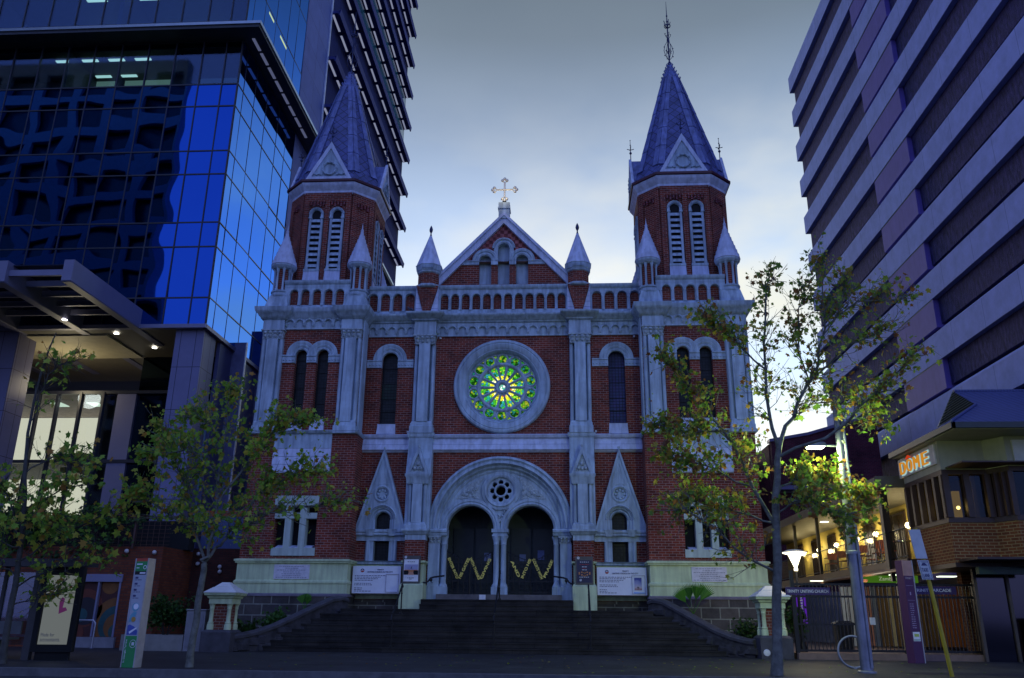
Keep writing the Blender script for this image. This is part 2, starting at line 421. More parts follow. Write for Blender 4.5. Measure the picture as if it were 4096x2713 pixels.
tr.torus((0, 0.13, RZ), 0.91, 0.065, n=56); tr.torus((0, 0.12, RZ), 0.20, 0.06, n=28)
for k in range(14):
    a = PI/2+2*PI*k/14
    tr.torus((1.115*math.cos(a), 0.14, RZ+1.115*math.sin(a)), 0.20, 0.032, n=20, k=6)
    b = a+PI/14
    tr.tube([(0.25*math.cos(b), 0.13, RZ+0.25*math.sin(b)), (0.86*math.cos(b), 0.13, RZ+0.86*math.sin(b))], 0.028, 6)
part(tr, 'tracery', [STONE], rose_o)
def stained():
    m = bpy.data.materials.new('lit_stained_glass'); m.use_nodes = True; nt = m.node_tree; nt.nodes.clear()
    tc = nd(nt, 'ShaderNodeTexCoord'); p = nd(nt, 'ShaderNodeSeparateXYZ'); nt.links.new(tc.outputs['Object'], p.inputs[0])
    dz = math_n(nt, 'SUBTRACT', p.outputs[2], RZ)
    r = math_n(nt, 'SQRT', math_n(nt, 'ADD', math_n(nt, 'MULTIPLY', p.outputs[0], p.outputs[0]), math_n(nt, 'MULTIPLY', dz, dz)))
    v = nd(nt, 'ShaderNodeTexVoronoi', i_Scale=12.0); nt.links.new(tc.outputs['Object'], v.inputs[0])
    cs = nd(nt, 'ShaderNodeSeparateColor'); nt.links.new(v.outputs['Color'], cs.inputs[0])
    greens = ramp(nt, cs.outputs[0], [(0.0, (0.01, 0.10, 0.01)), (0.2, (0.05, 0.42, 0.03)), (0.42, (0.02, 0.34, 0.24)), (0.56, (0.22, 0.62, 0.03)), (0.78, (0.03, 0.26, 0.36)), (0.90, (0.55, 0.66, 0.05))], 'CONSTANT')
    yell = ramp(nt, cs.outputs[1], [(0.0, (0.85, 0.80, 0.02)), (0.55, (0.9, 0.95, 0.08)), (0.85, (0.95, 0.98, 0.5))], 'CONSTANT')
    reds = ramp(nt, cs.outputs[2], [(0.0, (0.8, 0.03, 0.02)), (0.3, (1.0, 0.8, 0.05)), (0.8, (0.9, 0.95, 0.7))], 'CONSTANT')
    k1 = ramp(nt, r, [(0.49, (0, 0, 0)), (0.51, (1, 1, 1))]); k0 = ramp(nt, r, [(0.335, (0, 0, 0)), (0.345, (1, 1, 1))])
    hub = ramp(nt, cs.outputs[1], [(0.0, (0.03, 0.10, 0.45)), (0.45, (0.10, 0.45, 0.30)), (0.7, (0.85, 0.95, 0.9))], 'CONSTANT')
    kh = ramp(nt, r, [(0.19, (0, 0, 0)), (0.20, (1, 1, 1))])
    c = mixc(nt, kh, hub, mixc(nt, k1, mixc(nt, k0, reds, yell), greens))
    e = nd(nt, 'ShaderNodeTexVoronoi', feature='DISTANCE_TO_EDGE', i_Scale=12.0); nt.links.new(tc.outputs['Object'], e.inputs[0])
    lead = ramp(nt, e.outputs[0], [(0.03, (0.05,)*3), (0.09, (1, 1, 1))])
    c = mixc(nt, 1.0, c, lead, 'MULTIPLY')
    # glow dimmed by radius in the colour, no lamp behind: outer lights are dimmer
    f = ramp(nt, r, [(0.0, (1.0,)*3), (0.5, (1.0,)*3), (0.86, (0.75,)*3), (1.0, (0.50,)*3), (1.3, (0.42,)*3)])
    c = mixc(nt, 1.0, c, f, 'MULTIPLY')
    em = nd(nt, 'ShaderNodeEmission'); nt.links.new(c, em.inputs[0]); em.inputs[1].default_value = 1.65
    o = nd(nt, 'ShaderNodeOutputMaterial'); nt.links.new(em.outputs[0], o.inputs[0])
    return m
sg = G(); sg.prism(circ(0, RZ, 1.36, 48), 0.30, 0.33); part(sg, 'stained_glass', [stained()], rose_o)

# string course under the rose, inner piers and pilasters
g = G()
for x0, x1 in ((-5.3, -3.45), (-2.55, 2.55), (3.45, 5.3)):
    g.cornice(x0, x1, 0, 0.02, [(6.88, 0.02), (6.91, 0.07), (6.95, 0.10), (6.97, 0.16), (7.17, 0.11)], 0, 0)
    g.cornice(x0, x1, 0, 0.02, [(7.18, 0.10), (7.39, 0.04), (7.40, 0.03)], 0, 0)
    g.cornice(x0, x1, 0, 0.02, [(7.40, 0.05), (7.44, 0.12), (7.53, 0.16), (7.56, 0.12)], 0, 0)
part(g, 'string_course', [WHITE])

def capital(g, x, hw, yf, z0, z1, n=4):
    """carved leaf capital: flared block with curled leaves"""
    g.rects([(z0, x-hw, x+hw, yf, 0.0), (z0+0.04, x-hw*1.06, x+hw*1.06, yf-0.02, 0.0), (z0+0.07, x-hw, x+hw, yf, 0.0), (z1-0.07, x-hw*1.08, x+hw*1.08, yf-0.05, 0.0), (z1-0.06, x-hw*1.18, x+hw*1.18, yf-0.10, 0.0), (z1, x-hw*1.18, x+hw*1.18, yf-0.10, 0.0)])
    h = z1-z0
    for i in range(n):
        cx = x-hw+(i+0.5)*2*hw/n
        g.ball((cx, yf-0.05, z0+h*0.66), hw/n*0.85, 8, 0.9); g.ball((cx, yf-0.02, z0+h*0.38), hw/n*0.75, 8, 1.3)
def shaft(g, x, hw, yb, d, z0, z1):
    """pilaster shaft: broad raised panel between two round corner rolls"""
    g.box(x-hw, x+hw, yb-d*0.22, yb+0.05, z0, z1)
    g.box(x-hw*0.52, x+hw*0.52, yb-d, yb, z0, z1)
    for s in (-1, 1): g.tube([(x+s*hw*0.81, yb-d*0.42, z0), (x+s*hw*0.81, yb-d*0.42, z1)], hw*0.185, 10)
def base(g, x, hw, yf, z0, z1):
    h = z1-z0
    g.rects([(z0, x-hw-0.03, x+hw+0.03, yf-0.05, 0.02), (z0+h*0.55, x-hw-0.03, x+hw+0.03, yf-0.05, 0.02), (z0+h*0.62, x-hw, x+hw, yf-0.02, 0.02), (z0+h*0.8, x-hw, x+hw, yf-0.02, 0.02), (z1, x-hw+0.05, x+hw-0.05, yf+0.04, 0.02)])

CORN = [(11.95, 0.0), (11.98, 0.08), (12.03, 0.10), (12.06, 0.17), (12.14, 0.22), (12.18, 0.29), (12.23, 0.31), (12.27, 0.31)]
for s in (-1, 1):
    x = 2.98*s
    g = G()
    base(g, x, 0.41, -0.34, 7.56, 8.02); shaft(g, x, 0.40, 0.0, 0.36, 8.0, 11.06)
    g.m = 1; capital(g, x, 0.38, -0.32, 11.04, 11.42); g.m = 0
    g.box(x-0.42, x+0.42, -0.38, 0.02, 11.42, 11.96)
    g.cornice(x-0.42, x+0.42, -0.38, 0.02, [(z+0.003, p+0.01) for z, p in CORN])
    # stepped pier below the string course with its little gabled pinnacle
    g.rects([(5.98, x-0.46, x+0.46, -0.50, 0.02), (6.28, x-0.45, x+0.45, -0.50, 0.02), (6.285, x-0.45, x+0.45, -0.46, 0.02), (6.60, x-0.45, x+0.45, -0.40, 0.02), (6.605, x-0.45, x+0.45, -0.37, 0.02), (6.93, x-0.45, x+0.45, -0.30, 0.02), (7.40, x-0.45, x+0.45, -0.30, 0.02)])
    g.cornice(x-0.45, x+0.45, -0.30, 0.02, [(7.40, 0.02), (7.46, 0.06), (7.56, 0.06)])
    g.box(x-0.45, x+0.45, -0.36, 0.02, 3.9, 5.98)
    g.M = Matrix.Translation((0, -0.36, 0)); shaft(g, x, 0.34, 0.0, 0.20, 4.26, 5.64)
    base(g, x, 0.36, -0.20, 4.02, 4.28)
    g.M = None
    g.cornice(x-0.37, x+0.37, -0.56, -0.30, [(5.64, 0.0), (5.70, 0.03), (5.86, 0.05), (5.92, 0.09), (6.0, 0.10)])
    tri = [(x-0.40, 6.0), (x+0.40, 6.0), (x, 7.0)]
    g.prism(tri, -0.64, -0.34, [[(x-0.26, 6.07), (x+0.26, 6.07), (x, 6.74)]])
    g.m = 1; g.prism([(x-0.28, 6.05), (x+0.28, 6.05), (x, 6.78)], -0.56, -0.5)
    for i in range(3): g.ball((x+(-0.12+0.12*i), -0.58, 6.2), 0.07, 8)
    g.ball((x, -0.58, 6.36), 0.075, 8); g.ball((x, -0.5, 7.03), 0.045, 8, 1.6); g.m = 0
    g.cornice(x-0.38, x+0.38, -0.56, 0.02, [(3.84, 0.0), (3.87, 0.05), (3.93, 0.07), (3.97, 0.12), (4.04, 0.12), (4.05, 0.06)])
    g.box(x-0.37, x+0.37, -0.55, 0.02, 3.66, 3.84)
    g.m = 2; g.box(x-0.36, x+0.36, -0.54, 0.02, 2.90, 3.66); g.m = 0
    g.m = 3
    g.box(x-0.36, x+0.36, -0.62, 0.02, 2.2, 2.9)
    g.cornice(x-0.38, x+0.38, -0.66, 0.02, [(2.84, 0.0), (2.88, 0.05), (2.94, 0.05)])
    g.rects([(1.22, x-0.41, x+0.41, -0.95, 0.02), (2.10, x-0.41, x+0.41, -0.95, 0.02), (2.2, x-0.36, x+0.36, -0.66, 0.02)])
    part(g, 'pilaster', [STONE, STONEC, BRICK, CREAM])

# frieze of little corbelled arches and main cornice
def frieze(g, x0, x1, yf, z0, z1, n, yb=0.02):
    w = (x1-x0)/n; r = w*0.36; pts = [(x0, z1), (x0, z0+0.22)]
    top = z0+0.22
    for i in range(n):
        cx = x0+w*(i+0.5)
        pts += [(cx-r, top)]+[(cx-r*math.cos(PI*k/8), top+r*math.sin(PI*k/8)) for k in range(1, 8)]+[(cx+r, top)]
    pts += [(x1, top), (x1, z1)]
    g.prism(pts, yf-0.09, yf)
    g.box(x0, x1, yf-0.02, yb, z0, z1)
    for i in range(n+1):
        cx = min(max(x0+w*i, x0+0.06), x1-0.06)
        g.rects([(top-0.14, cx-0.02, cx+0.02, yf-0.04, yf), (top-0.09, cx-0.05, cx+0.05, yf-0.08, yf), (top-0.02, cx-0.06, cx+0.06, yf-0.10, yf), (top, cx-0.06, cx+0.06, yf-0.10, yf)])
    for i in range(n):
        cx = x0+w*(i+0.5)
        g.rev_y([(r, yf-0.09), (r+0.03, yf-0.115), (r+0.06, yf-0.09)], cx, top, 0, PI, 10)
g = G()
for x0, x1, n in ((-5.3, -3.4, 5), (-2.56, 2.56, 13), (3.4, 5.3, 5)):
    frieze(g, x0, x1, -0.04, 11.44, 11.95, n)
    g.cornice(x0, x1, -0.10, 0.02, CORN, 0, 0)
part(g, 'cornice', [STONE])

def parapet(x0, x1, yf, z0, z1, zb, zt, centres, hw, depth=0.5):
    g = G(); yb = yf+depth
    g.cornice(x0, x1, yf, yb, [(zt+0.06, 0.0), (z1-0.17, 0.0), (z1-0.14, 0.05), (z1-0.05, 0.09), (z1, 0.09), (z1+0.02, 0.02)], 0, 0)
    g.prism(rect(x0, x1, z0, zt+0.06), yf, yf+0.16, [arch(c, hw, zb, zt-hw, 10) for c in centres])
    for c in centres:
        g.rev_y([(hw+0.005, yf+0.02), (hw+0.01, yf-0.02), (hw+0.05, yf-0.03), (hw+0.06, yf)], c, zt-hw, 0, PI, 12)
    mids = [(a+b)/2 for a, b in zip(centres, centres[1:])]+[centres[0]-(centres[1]-centres[0])/2, centres[-1]+(centres[1]-centres[0])/2]
    for mx in mids:
        if x0+0.04 < mx < x1-0.04:
            g.tube([(mx, yf-0.01, zb+0.05), (mx, yf-0.01, zt-hw-0.06)], 0.035, 8)
            g.box(mx-0.055, mx+0.055, yf-0.04, yf+0.1, zt-hw-0.06, zt-hw+0.02); g.box(mx-0.055, mx+0.055, yf-0.04, yf+0.1, zb-0.02, zb+0.05)
    g.m = 1; g.box(x0, x1, yf+0.14, yb, z0, zt+0.06)
    return part(g, 'parapet', [STONE, BRICK])
parapet(-2.56, 2.56, -0.18, 12.27, 13.50, 12.50, 13.15, [0.418*(k-5.5) for k in range(12)], 0.155)
parapet(-5.3, -3.38, -0.18, 12.27, 13.50, 12.46, 13.2, [-5.14, -4.65, -4.16, -3.67], 0.185)
parapet(3.38, 5.3, -0.18, 12.27, 13.50, 12.46, 13.2, [3.67, 4.16, 4.65, 5.14], 0.185)

# pinnacles on the inner piers
for s in (-1, 1):
    x = 2.96*s; g = G(); c = -0.12
    g.m = 1
    g.prism([(x-0.12, 12.27), (x+0.12, 12.27), (x+0.42, 13.42), (x-0.42, 13.42)], -0.46, 0.3)
    g.oct(x, c, [(13.40, 0.40, 0.20), (13.98, 0.40, 0.20)])
    g.m = 2
    for q in (-1, 1):
        for i in range(5):
            a, b = i/5, (i+1)/5-0.012
            g.prism([(x+q*(0.13+0.30*a), 12.27+1.10*a), (x+q*0.44, 12.27+1.10*a), (x+q*0.44, 12.27+1.10*b), (x+q*(0.13+0.30*b), 12.27+1.10*b)], -0.40, 0.3)
    g.m = 0
    g.oct(x, c, [(13.36, 0.42, 0.2), (13.40, 0.47, 0.22), (13.47, 0.48, 0.22), (13.50, 0.42, 0.2)])
    g.oct(x, c, [(13.96, 0.41, 0.2), (14.0, 0.45, 0.21), (14.05, 0.45, 0.21), (14.09, 0.48, 0.22), (14.26, 0.50, 0.23), (14.30, 0.52, 0.24), (14.32, 0.50, 0.23)])
    for k in range(9): g.box(x-0.21+0.05*k, x-0.185+0.05*k, c-0.52, c-0.45, 14.12, 14.23)
    g.m = 2; g.oct(x, c, [(14.32, 0.49, 0.22), (15.74, 0.035, 0.016)])
    p = part(g, 'pinnacle', [STONE, BRICK, WHITE])
    g = G(); g.lathe([(0.001, 15.70), (0.05, 15.72), (0.03, 15.78), (0.025, 15.85), (0.06, 15.92), (0.075, 16.0), (0.05, 16.1), (0.001, 16.2)], x, c, 10); part(g, 'finial', [FINIAL], p)

# gable with three blind arches
g = G(); AP = 16.62
niches = [arch(0, 0.235, 13.62, 15.17, 14), arch(-0.74, 0.245, 13.62, 14.64, 12), arch(0.74, 0.245, 13.62, 14.64, 12)]
g.prism([(-2.75, 13.3), (2.75, 13.3), (2.75, 13.56), (1.78, 14.6), (-1.78, 14.6), (-2.75, 13.56)], 0.0, 0.30, [rect(-1.0, 1.0, 13.4, 14.595)])
g.prism(rect(-1.0, 1.0, 13.3, 14.61), 0.0, 0.30, [niches[1][:2]+[(-0.495, 14.605), (-0.985, 14.605)], niches[2][:2]+[(0.985, 14.605), (0.495, 14.605)], [(-0.235, 13.62), (0.235, 13.62), (0.235, 14.605), (-0.235, 14.605)]])
gable = part(g, 'gable', [BRICK])
g = G(); g.prism([(-1.80, 14.605), (-1.13, 14.605)]+[(-0.74+0.39*math.cos(PI-PI*i/12), 14.64+0.39*math.sin(PI-PI*i/12)) for i in range(10)]+[(-0.36, 15.0)]+[(0.36*math.cos(PI-PI*i/14), 15.17+0.36*math.sin(PI-PI*i/14)) for i in range(15)]+[(0.36, 15.0)]+[(0.74+0.39*math.cos(PI*0.75-PI*i/12), 14.64+0.39*math.sin(PI*0.75-PI*i/12)) for i in range(10)]+[(1.13, 14.605), (1.80, 14.605), (0, AP-0.1)], 0.02, 0.23); part(g, 'chequered_panel', [CHECK], gable)
g = G()
th = 0.27
g.prism([(-2.98, 13.50), (0, AP), (2.98, 13.50), (2.98-0.37, 13.50), (0, AP-0.37), (-2.98+0.37, 13.50)], -0.14, 0.34)
g.prism([(-3.02, 13.56), (0, AP+0.10), (3.02, 13.56), (3.02-0.10, 13.50), (0, AP-0.04), (-3.02+0.10, 13.50)], -0.20, 0.40)
part(g, 'gable_coping', [WHITE], gable)
g = G()
g.box(-1.05, 1.05, 0.24, 0.29, 13.3, 15.0); g.box(-0.3, 0.3, 0.24, 0.29, 15.0, 15.5)
for c, zs, r0, r1 in ((-0.74, 14.64, 0.245, 0.52), (0.74, 14.64, 0.245, 0.52), (0, 15.17, 0.235, 0.47)):
    g.rev_y([(r0, 0.26), (r0, -0.02), (r0+0.06, -0.05), (r0+0.13, -0.02), (r0+0.15, -0.06), (r1-0.04, -0.08), (r1, -0.04), (r1, 0.1)], c, zs, 0, PI, 24)
for s in (-1, 1):
    g.box(s*0.235, s*0.40, -0.04, 0.2, 14.60, 15.17)
    g.box(s*0.23, s*0.50, -0.05, 0.2, 14.46, 14.62); g.box(s*0.985, s*1.85, -0.04, 0.1, 14.47, 14.60); g.box(s*0.97, s*1.80, -0.07, 0.1, 14.60, 14.64)
    g.box(s*0.495, s*0.985, 0.02, 0.25, 13.4, 13.62)
g.box(-0.235, 0.235, 0.02, 0.25, 13.4, 13.62)
part(g, 'blind_arcade', [STONE], gable)
g = G()
g.rects([(16.45, -0.22, 0.22, -0.18, 0.3), (16.85, -0.22, 0.22, -0.18, 0.3), (16.88, -0.25, 0.25, -0.21, 0.33), (16.95, -0.25, 0.25, -0.21, 0.33), (16.96, -0.23, 0.23, -0.19, 0.31), (17.16, -0.23, 0.23, -0.19, 0.31), (17.2, -0.1, 0.1, -0.06, 0.18)])
part(g, 'cross_pedestal', [STONE], gable)
GOLD = mat('gilded_metal', (0.80, 0.74, 0.60), 0.4, metal=0.25, var=0.1)
g = G(); y = 0.05
g.m = 1; g.box(-0.08, 0.08, y-0.08, y+0.08, 17.2, 17.30); g.m = 0
def budarm(cx, cz, dx, dz):
    g.tube([(cx, y, cz), (cx+dx*0.36, y, cz+dz*0.36)], 0.035, 8)
    ex, ez = cx+dx*0.40, cz+dz*0.40
    for a, b in ((0.10, 0), (0.03, 0.09), (0.03, -0.09)):
        g.ball((ex+dx*a+dz*b, y, ez+dz*a+dx*b), 0.068, 8)
    for k in (-1, 1): g.tube([(ex-dx*0.06+dz*0.02*k, y, ez-dz*0.06+dx*0.02*k), (ex-dx*0.02+dz*0.11*k, y, ez-dz*0.02+dx*0.11*k), (ex+dx*0.04+dz*0.12*k, y, ez+dz*0.04+dx*0.12*k)], 0.016, 6)
g.ball((0, y, 17.86), 0.07, 8)
for d in ((1, 0), (-1, 0), (0, 1), (0, -1)): budarm(0, 17.86, *d)
crs = part(g, 'cross', [GOLD, BLACK], gable)
light('cross_lamp', 'POINT', (0, -0.60, 17.5), 11, (1, 0.85, 0.5), 0.05, crs)

# ---- portal
g = G(); OC = 4.10
steps = [(2.63, 0.0), (2.63, -0.10), (2.60, -0.17), (2.53, -0.20), (2.50, -0.15), (2.46, -0.13), (2.43, -0.18), (2.36, -0.19), (2.33, -0.12), (2.31, -0.05), (2.28, -0.02), (2.25, -0.06), (2.21, -0.03), (2.19, 0.06), (2.15, 0.08), (2.12, 0.05), (2.07, 0.08), (2.05, 0.18)]
g.rev_y(steps, 0, OC, 0, PI, 56)
portal = part(g, 'portal_arch', [STONE])
g = G()
dh = [arch(1.09*s, 0.84, OC-0.3, OC, 24) for s in (-1, 1)]
half = [(-2.12, OC)]+[(2.12*math.cos(PI-PI*i/40), OC+2.12*math.sin(PI-PI*i/40)) for i in range(1, 40)]+[(2.12, OC)]
top = half
cut = []
def archseg(c): return [(c-0.84*math.cos(PI*i/24), OC+0.84*math.sin(PI*i/24)) for i in range(25)]
outline = [(-2.12, OC)]+archseg(-1.09)+archseg(1.09)+[(2.12, OC)]
outline = outline+[(2.12*math.cos(PI*i/40), OC+2.12*math.sin(PI*i/40)) for i in range(1, 40)]
lob = [circ(0.31*math.cos(k*PI/4), 5.49+0.31*math.sin(k*PI/4), 0.092, 14) for k in range(8)]
g.prism(outline, 0.10, 0.45, lob+[circ(0, 5.49, 0.185, 20)])
for c in (-1.09, 1.09):
    g.rev_y([(0.84, 0.14), (0.85, 0.04), (0.90, 0.0), (0.97, 0.04), (0.99, 0.01), (1.08, 0.02), (1.09, 0.10)], c, OC, 0, PI, 32)
g.rev_y([(0.46, 0.10), (0.48, 0.04), (0.52, 0.01), (0.58, 0.0), (0.61, 0.04), (0.70, 0.05), (0.72, 0.10)], 0, 5.49, n=44)
g.torus((0, 0.09, 5.49), 0.215, 0.04, n=24)
ty = part(g, 'tympanum', [STONE], portal)
g = G()
r7 = random.Random(3)
for s in (-1, 1):
    g.prism([(s*0.76, 5.18), (s*0.80, 5.72), (s*0.62, 5.98), (s*1.15, 5.72), (s*1.65, 5.20), (s*1.45, 5.18), (s*1.1, 5.24)], 0.07, 0.12)
    for k in range(26):
        t = r7.random(); u = r7.random()
        px = s*(0.82+0.62*t); pz = 5.26+(0.42-0.36*t)*u+0.03
        g.ball((px, 0.07, pz), 0.03+0.03*r7.random(), 6)
for k in range(30):
    t = r7.random(); pz = 4.30+0.58*t; px = (r7.random()*2-1)*(0.03+0.24*t)
    g.ball((px, 0.06, pz), 0.022+0.03*r7.random(), 6)
part(g, 'carved_foliage', [STONEC], portal)
g = G()
def column(x, y, r, z0, z1):
    g.rects([(z0, x-r*1.6, x+r*1.6, y-r*1.6, y+r*1.6), (z0+0.26, x-r*1.6, x+r*1.6, y-r*1.6, y+r*1.6)])
    g.lathe([(r*1.55, z0+0.26), (r*1.55, z0+0.30), (r*1.2, z0+0.36), (r*1.1, z0+0.38), (r, z0+0.42), (r*0.94, z1-0.30), (r*1.1, z1-0.28), (r, z1-0.25), (r*1.15, z1-0.14), (r*1.55, z1-0.03), (r*1.55, z1)], x, y, 14)
for x in (-0.13, 0.13): column(x, 0.06, 0.10, 1.83, 3.84)
g.cornice(-0.25, 0.25, -0.06, 0.40, [(3.84, 0.03), (3.90, 0.03), (3.91, 0.0), (3.95, 0.0), (3.98, 0.05), (4.05, 0.05), (4.10, 0.05)])
part(g, 'portal_column', [STONE, STONEC], portal)
for s in (-1, 1):
    g = G(); column(2.02*s, 0.08, 0.10, 1.83, 3.84)
    g.box(s*2.16, s*2.56, -0.10, 0.4, 2.1, 3.6); g.box(s*2.12, s*2.58, -0.16, 0.4, 1.62, 2.1)
    g.box(s*1.93, s*2.2, 0.2, 0.45, 1.83, 4.1)
    g.M = Matrix.Translation((0, 0.02, 0)); g.m = 1; capital(g, 2.34*s, 0.20, -0.12, 3.58, 3.84, 3); g.m = 0; g.M = None
    x0, x1 = s*1.90, s*2.62
    g.cornice(x0, x1, -0.14, 0.4, [(3.84, 0.0), (3.88, 0.04), (3.94, 0.05), (3.97, 0.09), (4.04, 0.10), (4.09, 0.06)], 0 if s > 0 else 0, 0)
    g.box(s*2.05, s*2.5, 0.1, 0.42, 4.08, 4.4)
    part(g, 'portal_jamb', [STONE, STONEC], portal)
g = G(); g.box(-2.6, 2.6, 0.5, 0.56, 1.6, 6.9); g.box(-2.6, -2.5, 0.5, 2.4, 1.6, 6.9); g.box(2.5, 2.6, 0.5, 2.4, 1.6, 6.9)
g = G()
g.box(-2.5, 2.5, 1.9, 2.0, 1.6, 6.6); g.box(-2.55, -2.45, 0.46, 2.0, 1.6, 6.6); g.box(2.45, 2.55, 0.46, 2.0, 1.6, 6.6); g.box(-2.5, 2.5, 0.46, 2.0, 6.4, 6.5); g.box(-2.45, 2.45, 0.46, 1.9, 1.62, 1.835)
for c in (-1.09, 1.09):
    g.m = 1
    for q in (-0.42, 0.42): g.box(c+q-0.38, c+q+0.38, 1.82, 1.9, 1.84, 4.3)
    g.m = 0
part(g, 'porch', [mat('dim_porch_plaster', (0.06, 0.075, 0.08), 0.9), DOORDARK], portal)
g = G(); g.box(-2.2, 2.2, -0.30, 0.46, 1.64, 1.832); part(g, 'door_step', [mat('worn_stone_step', (0.13, 0.12, 0.125), 0.8, var=0.3, bump=0.3)], portal)
for c in (-1.09, 1.09):
    g = G(); y = 0.22
    for i in range(9):
        xx = c-0.82+1.64*i/8
        top = 3.0+0.28*abs(xx-c)/0.82
        g.tube([(xx, y, 1.85), (xx, y, top)], 0.014 if i % 4 else 0.024, 6)
        if i % 4 == 0: g.lathe([(0.001, top), (0.03, top+0.03), (0.012, top+0.08), (0.001, top+0.14)], xx, y, 6)
    for z in (1.92, 2.3, 2.95): g.box(c-0.83, c+0.83, y-0.012, y+0.012, z-0.015, z+0.015)
    for i in range(8):
        xx = c-0.82+1.64*(i+0.5)/8
        for z in (2.1, 2.45, 2.65, 2.82): g.torus((xx, y, z), 0.075, 0.009, n=14, k=5)
    pts = [(c+0.82*t, y, 3.02+0.30*abs(t)**1.5) for t in [q/8 for q in range(-8, 9)]]
    g.tube(pts, 0.014, 6)
    for q in (-1, 1):
        for k in range(3): g.torus((c+q*(0.74-0.13*k), y, 3.14-0.05*k+0.1), 0.06, 0.01, n=12, k=5)
    part(g, 'iron_gate', [IRON], portal)
    # notice fixed behind the gate
for q in ((-0.72, -0.48, 3.1, 3.4), (1.3, 1.55, 3.15, 3.5), (0.62, 0.86, 3.1, 3.35)):
    g = G(); g.box(q[0], q[1], 1.805, 1.818, q[2], q[3]); part(g, 'porch_notice', [mat('blue_notice_paper', (0.16, 0.20, 0.40), 0.7)], portal)

# ---- windows of the side bays
LEADED = brick('diamond_leaded_glass', (0.008, 0.012, 0.014), (0.016, 0.02, 0.026), (0.003, 0.003, 0.004), bw=0.11, bh=0.11, ms=0.008, offset=0.0, rough=0.35, bump=0.3, dark=0.6)
LEADEDB = brick('blue_leaded_glass', (0.05, 0.045, 0.14), (0.035, 0.05, 0.12), (0.008, 0.008, 0.02), bw=0.12, bh=0.12, ms=0.01, offset=0.0, rough=0.35, bump=0.3, dark=0.6)
LEADEDG = brick('green_leaded_glass', (0.010, 0.035, 0.022), (0.012, 0.02, 0.018), (0.004, 0.005, 0.004), bw=0.12, bh=0.12, ms=0.01, offset=0.0, rough=0.35, bump=0.3, dark=0.6)
def hood(g, c, zs, r0, r1, yf):
    g.rev_y([(r0, yf+0.14), (r0, yf-0.02), (r0+0.05, yf-0.04), (r0+0.08, yf-0.01), (r0+0.11, yf-0.04), (r0+0.17, yf-0.06), (r0+0.19, yf-0.03), (r1-0.05, yf-0.08), (r1, yf-0.07), (r1, yf)], c, zs, 0, PI, 28)
def impost(g, x0, x1, yf, z0, z1):
    g.box(x0, x1, yf-0.06, yf+0.14, z0, z1-0.07); g.cornice(x0, x1, yf-0.06, yf+0.14, [(z1-0.07, 0.0), (z1-0.05, 0.03), (z1, 0.03)], 0, 0)
    n = int(abs(x1-x0)/0.11)
    for i in range(n):
        cx = min(x0, x1)+(i+0.5)*abs(x1-x0)/n; g.ball((cx, yf-0.06, (z0+z1)/2-0.05), 0.038, 6)
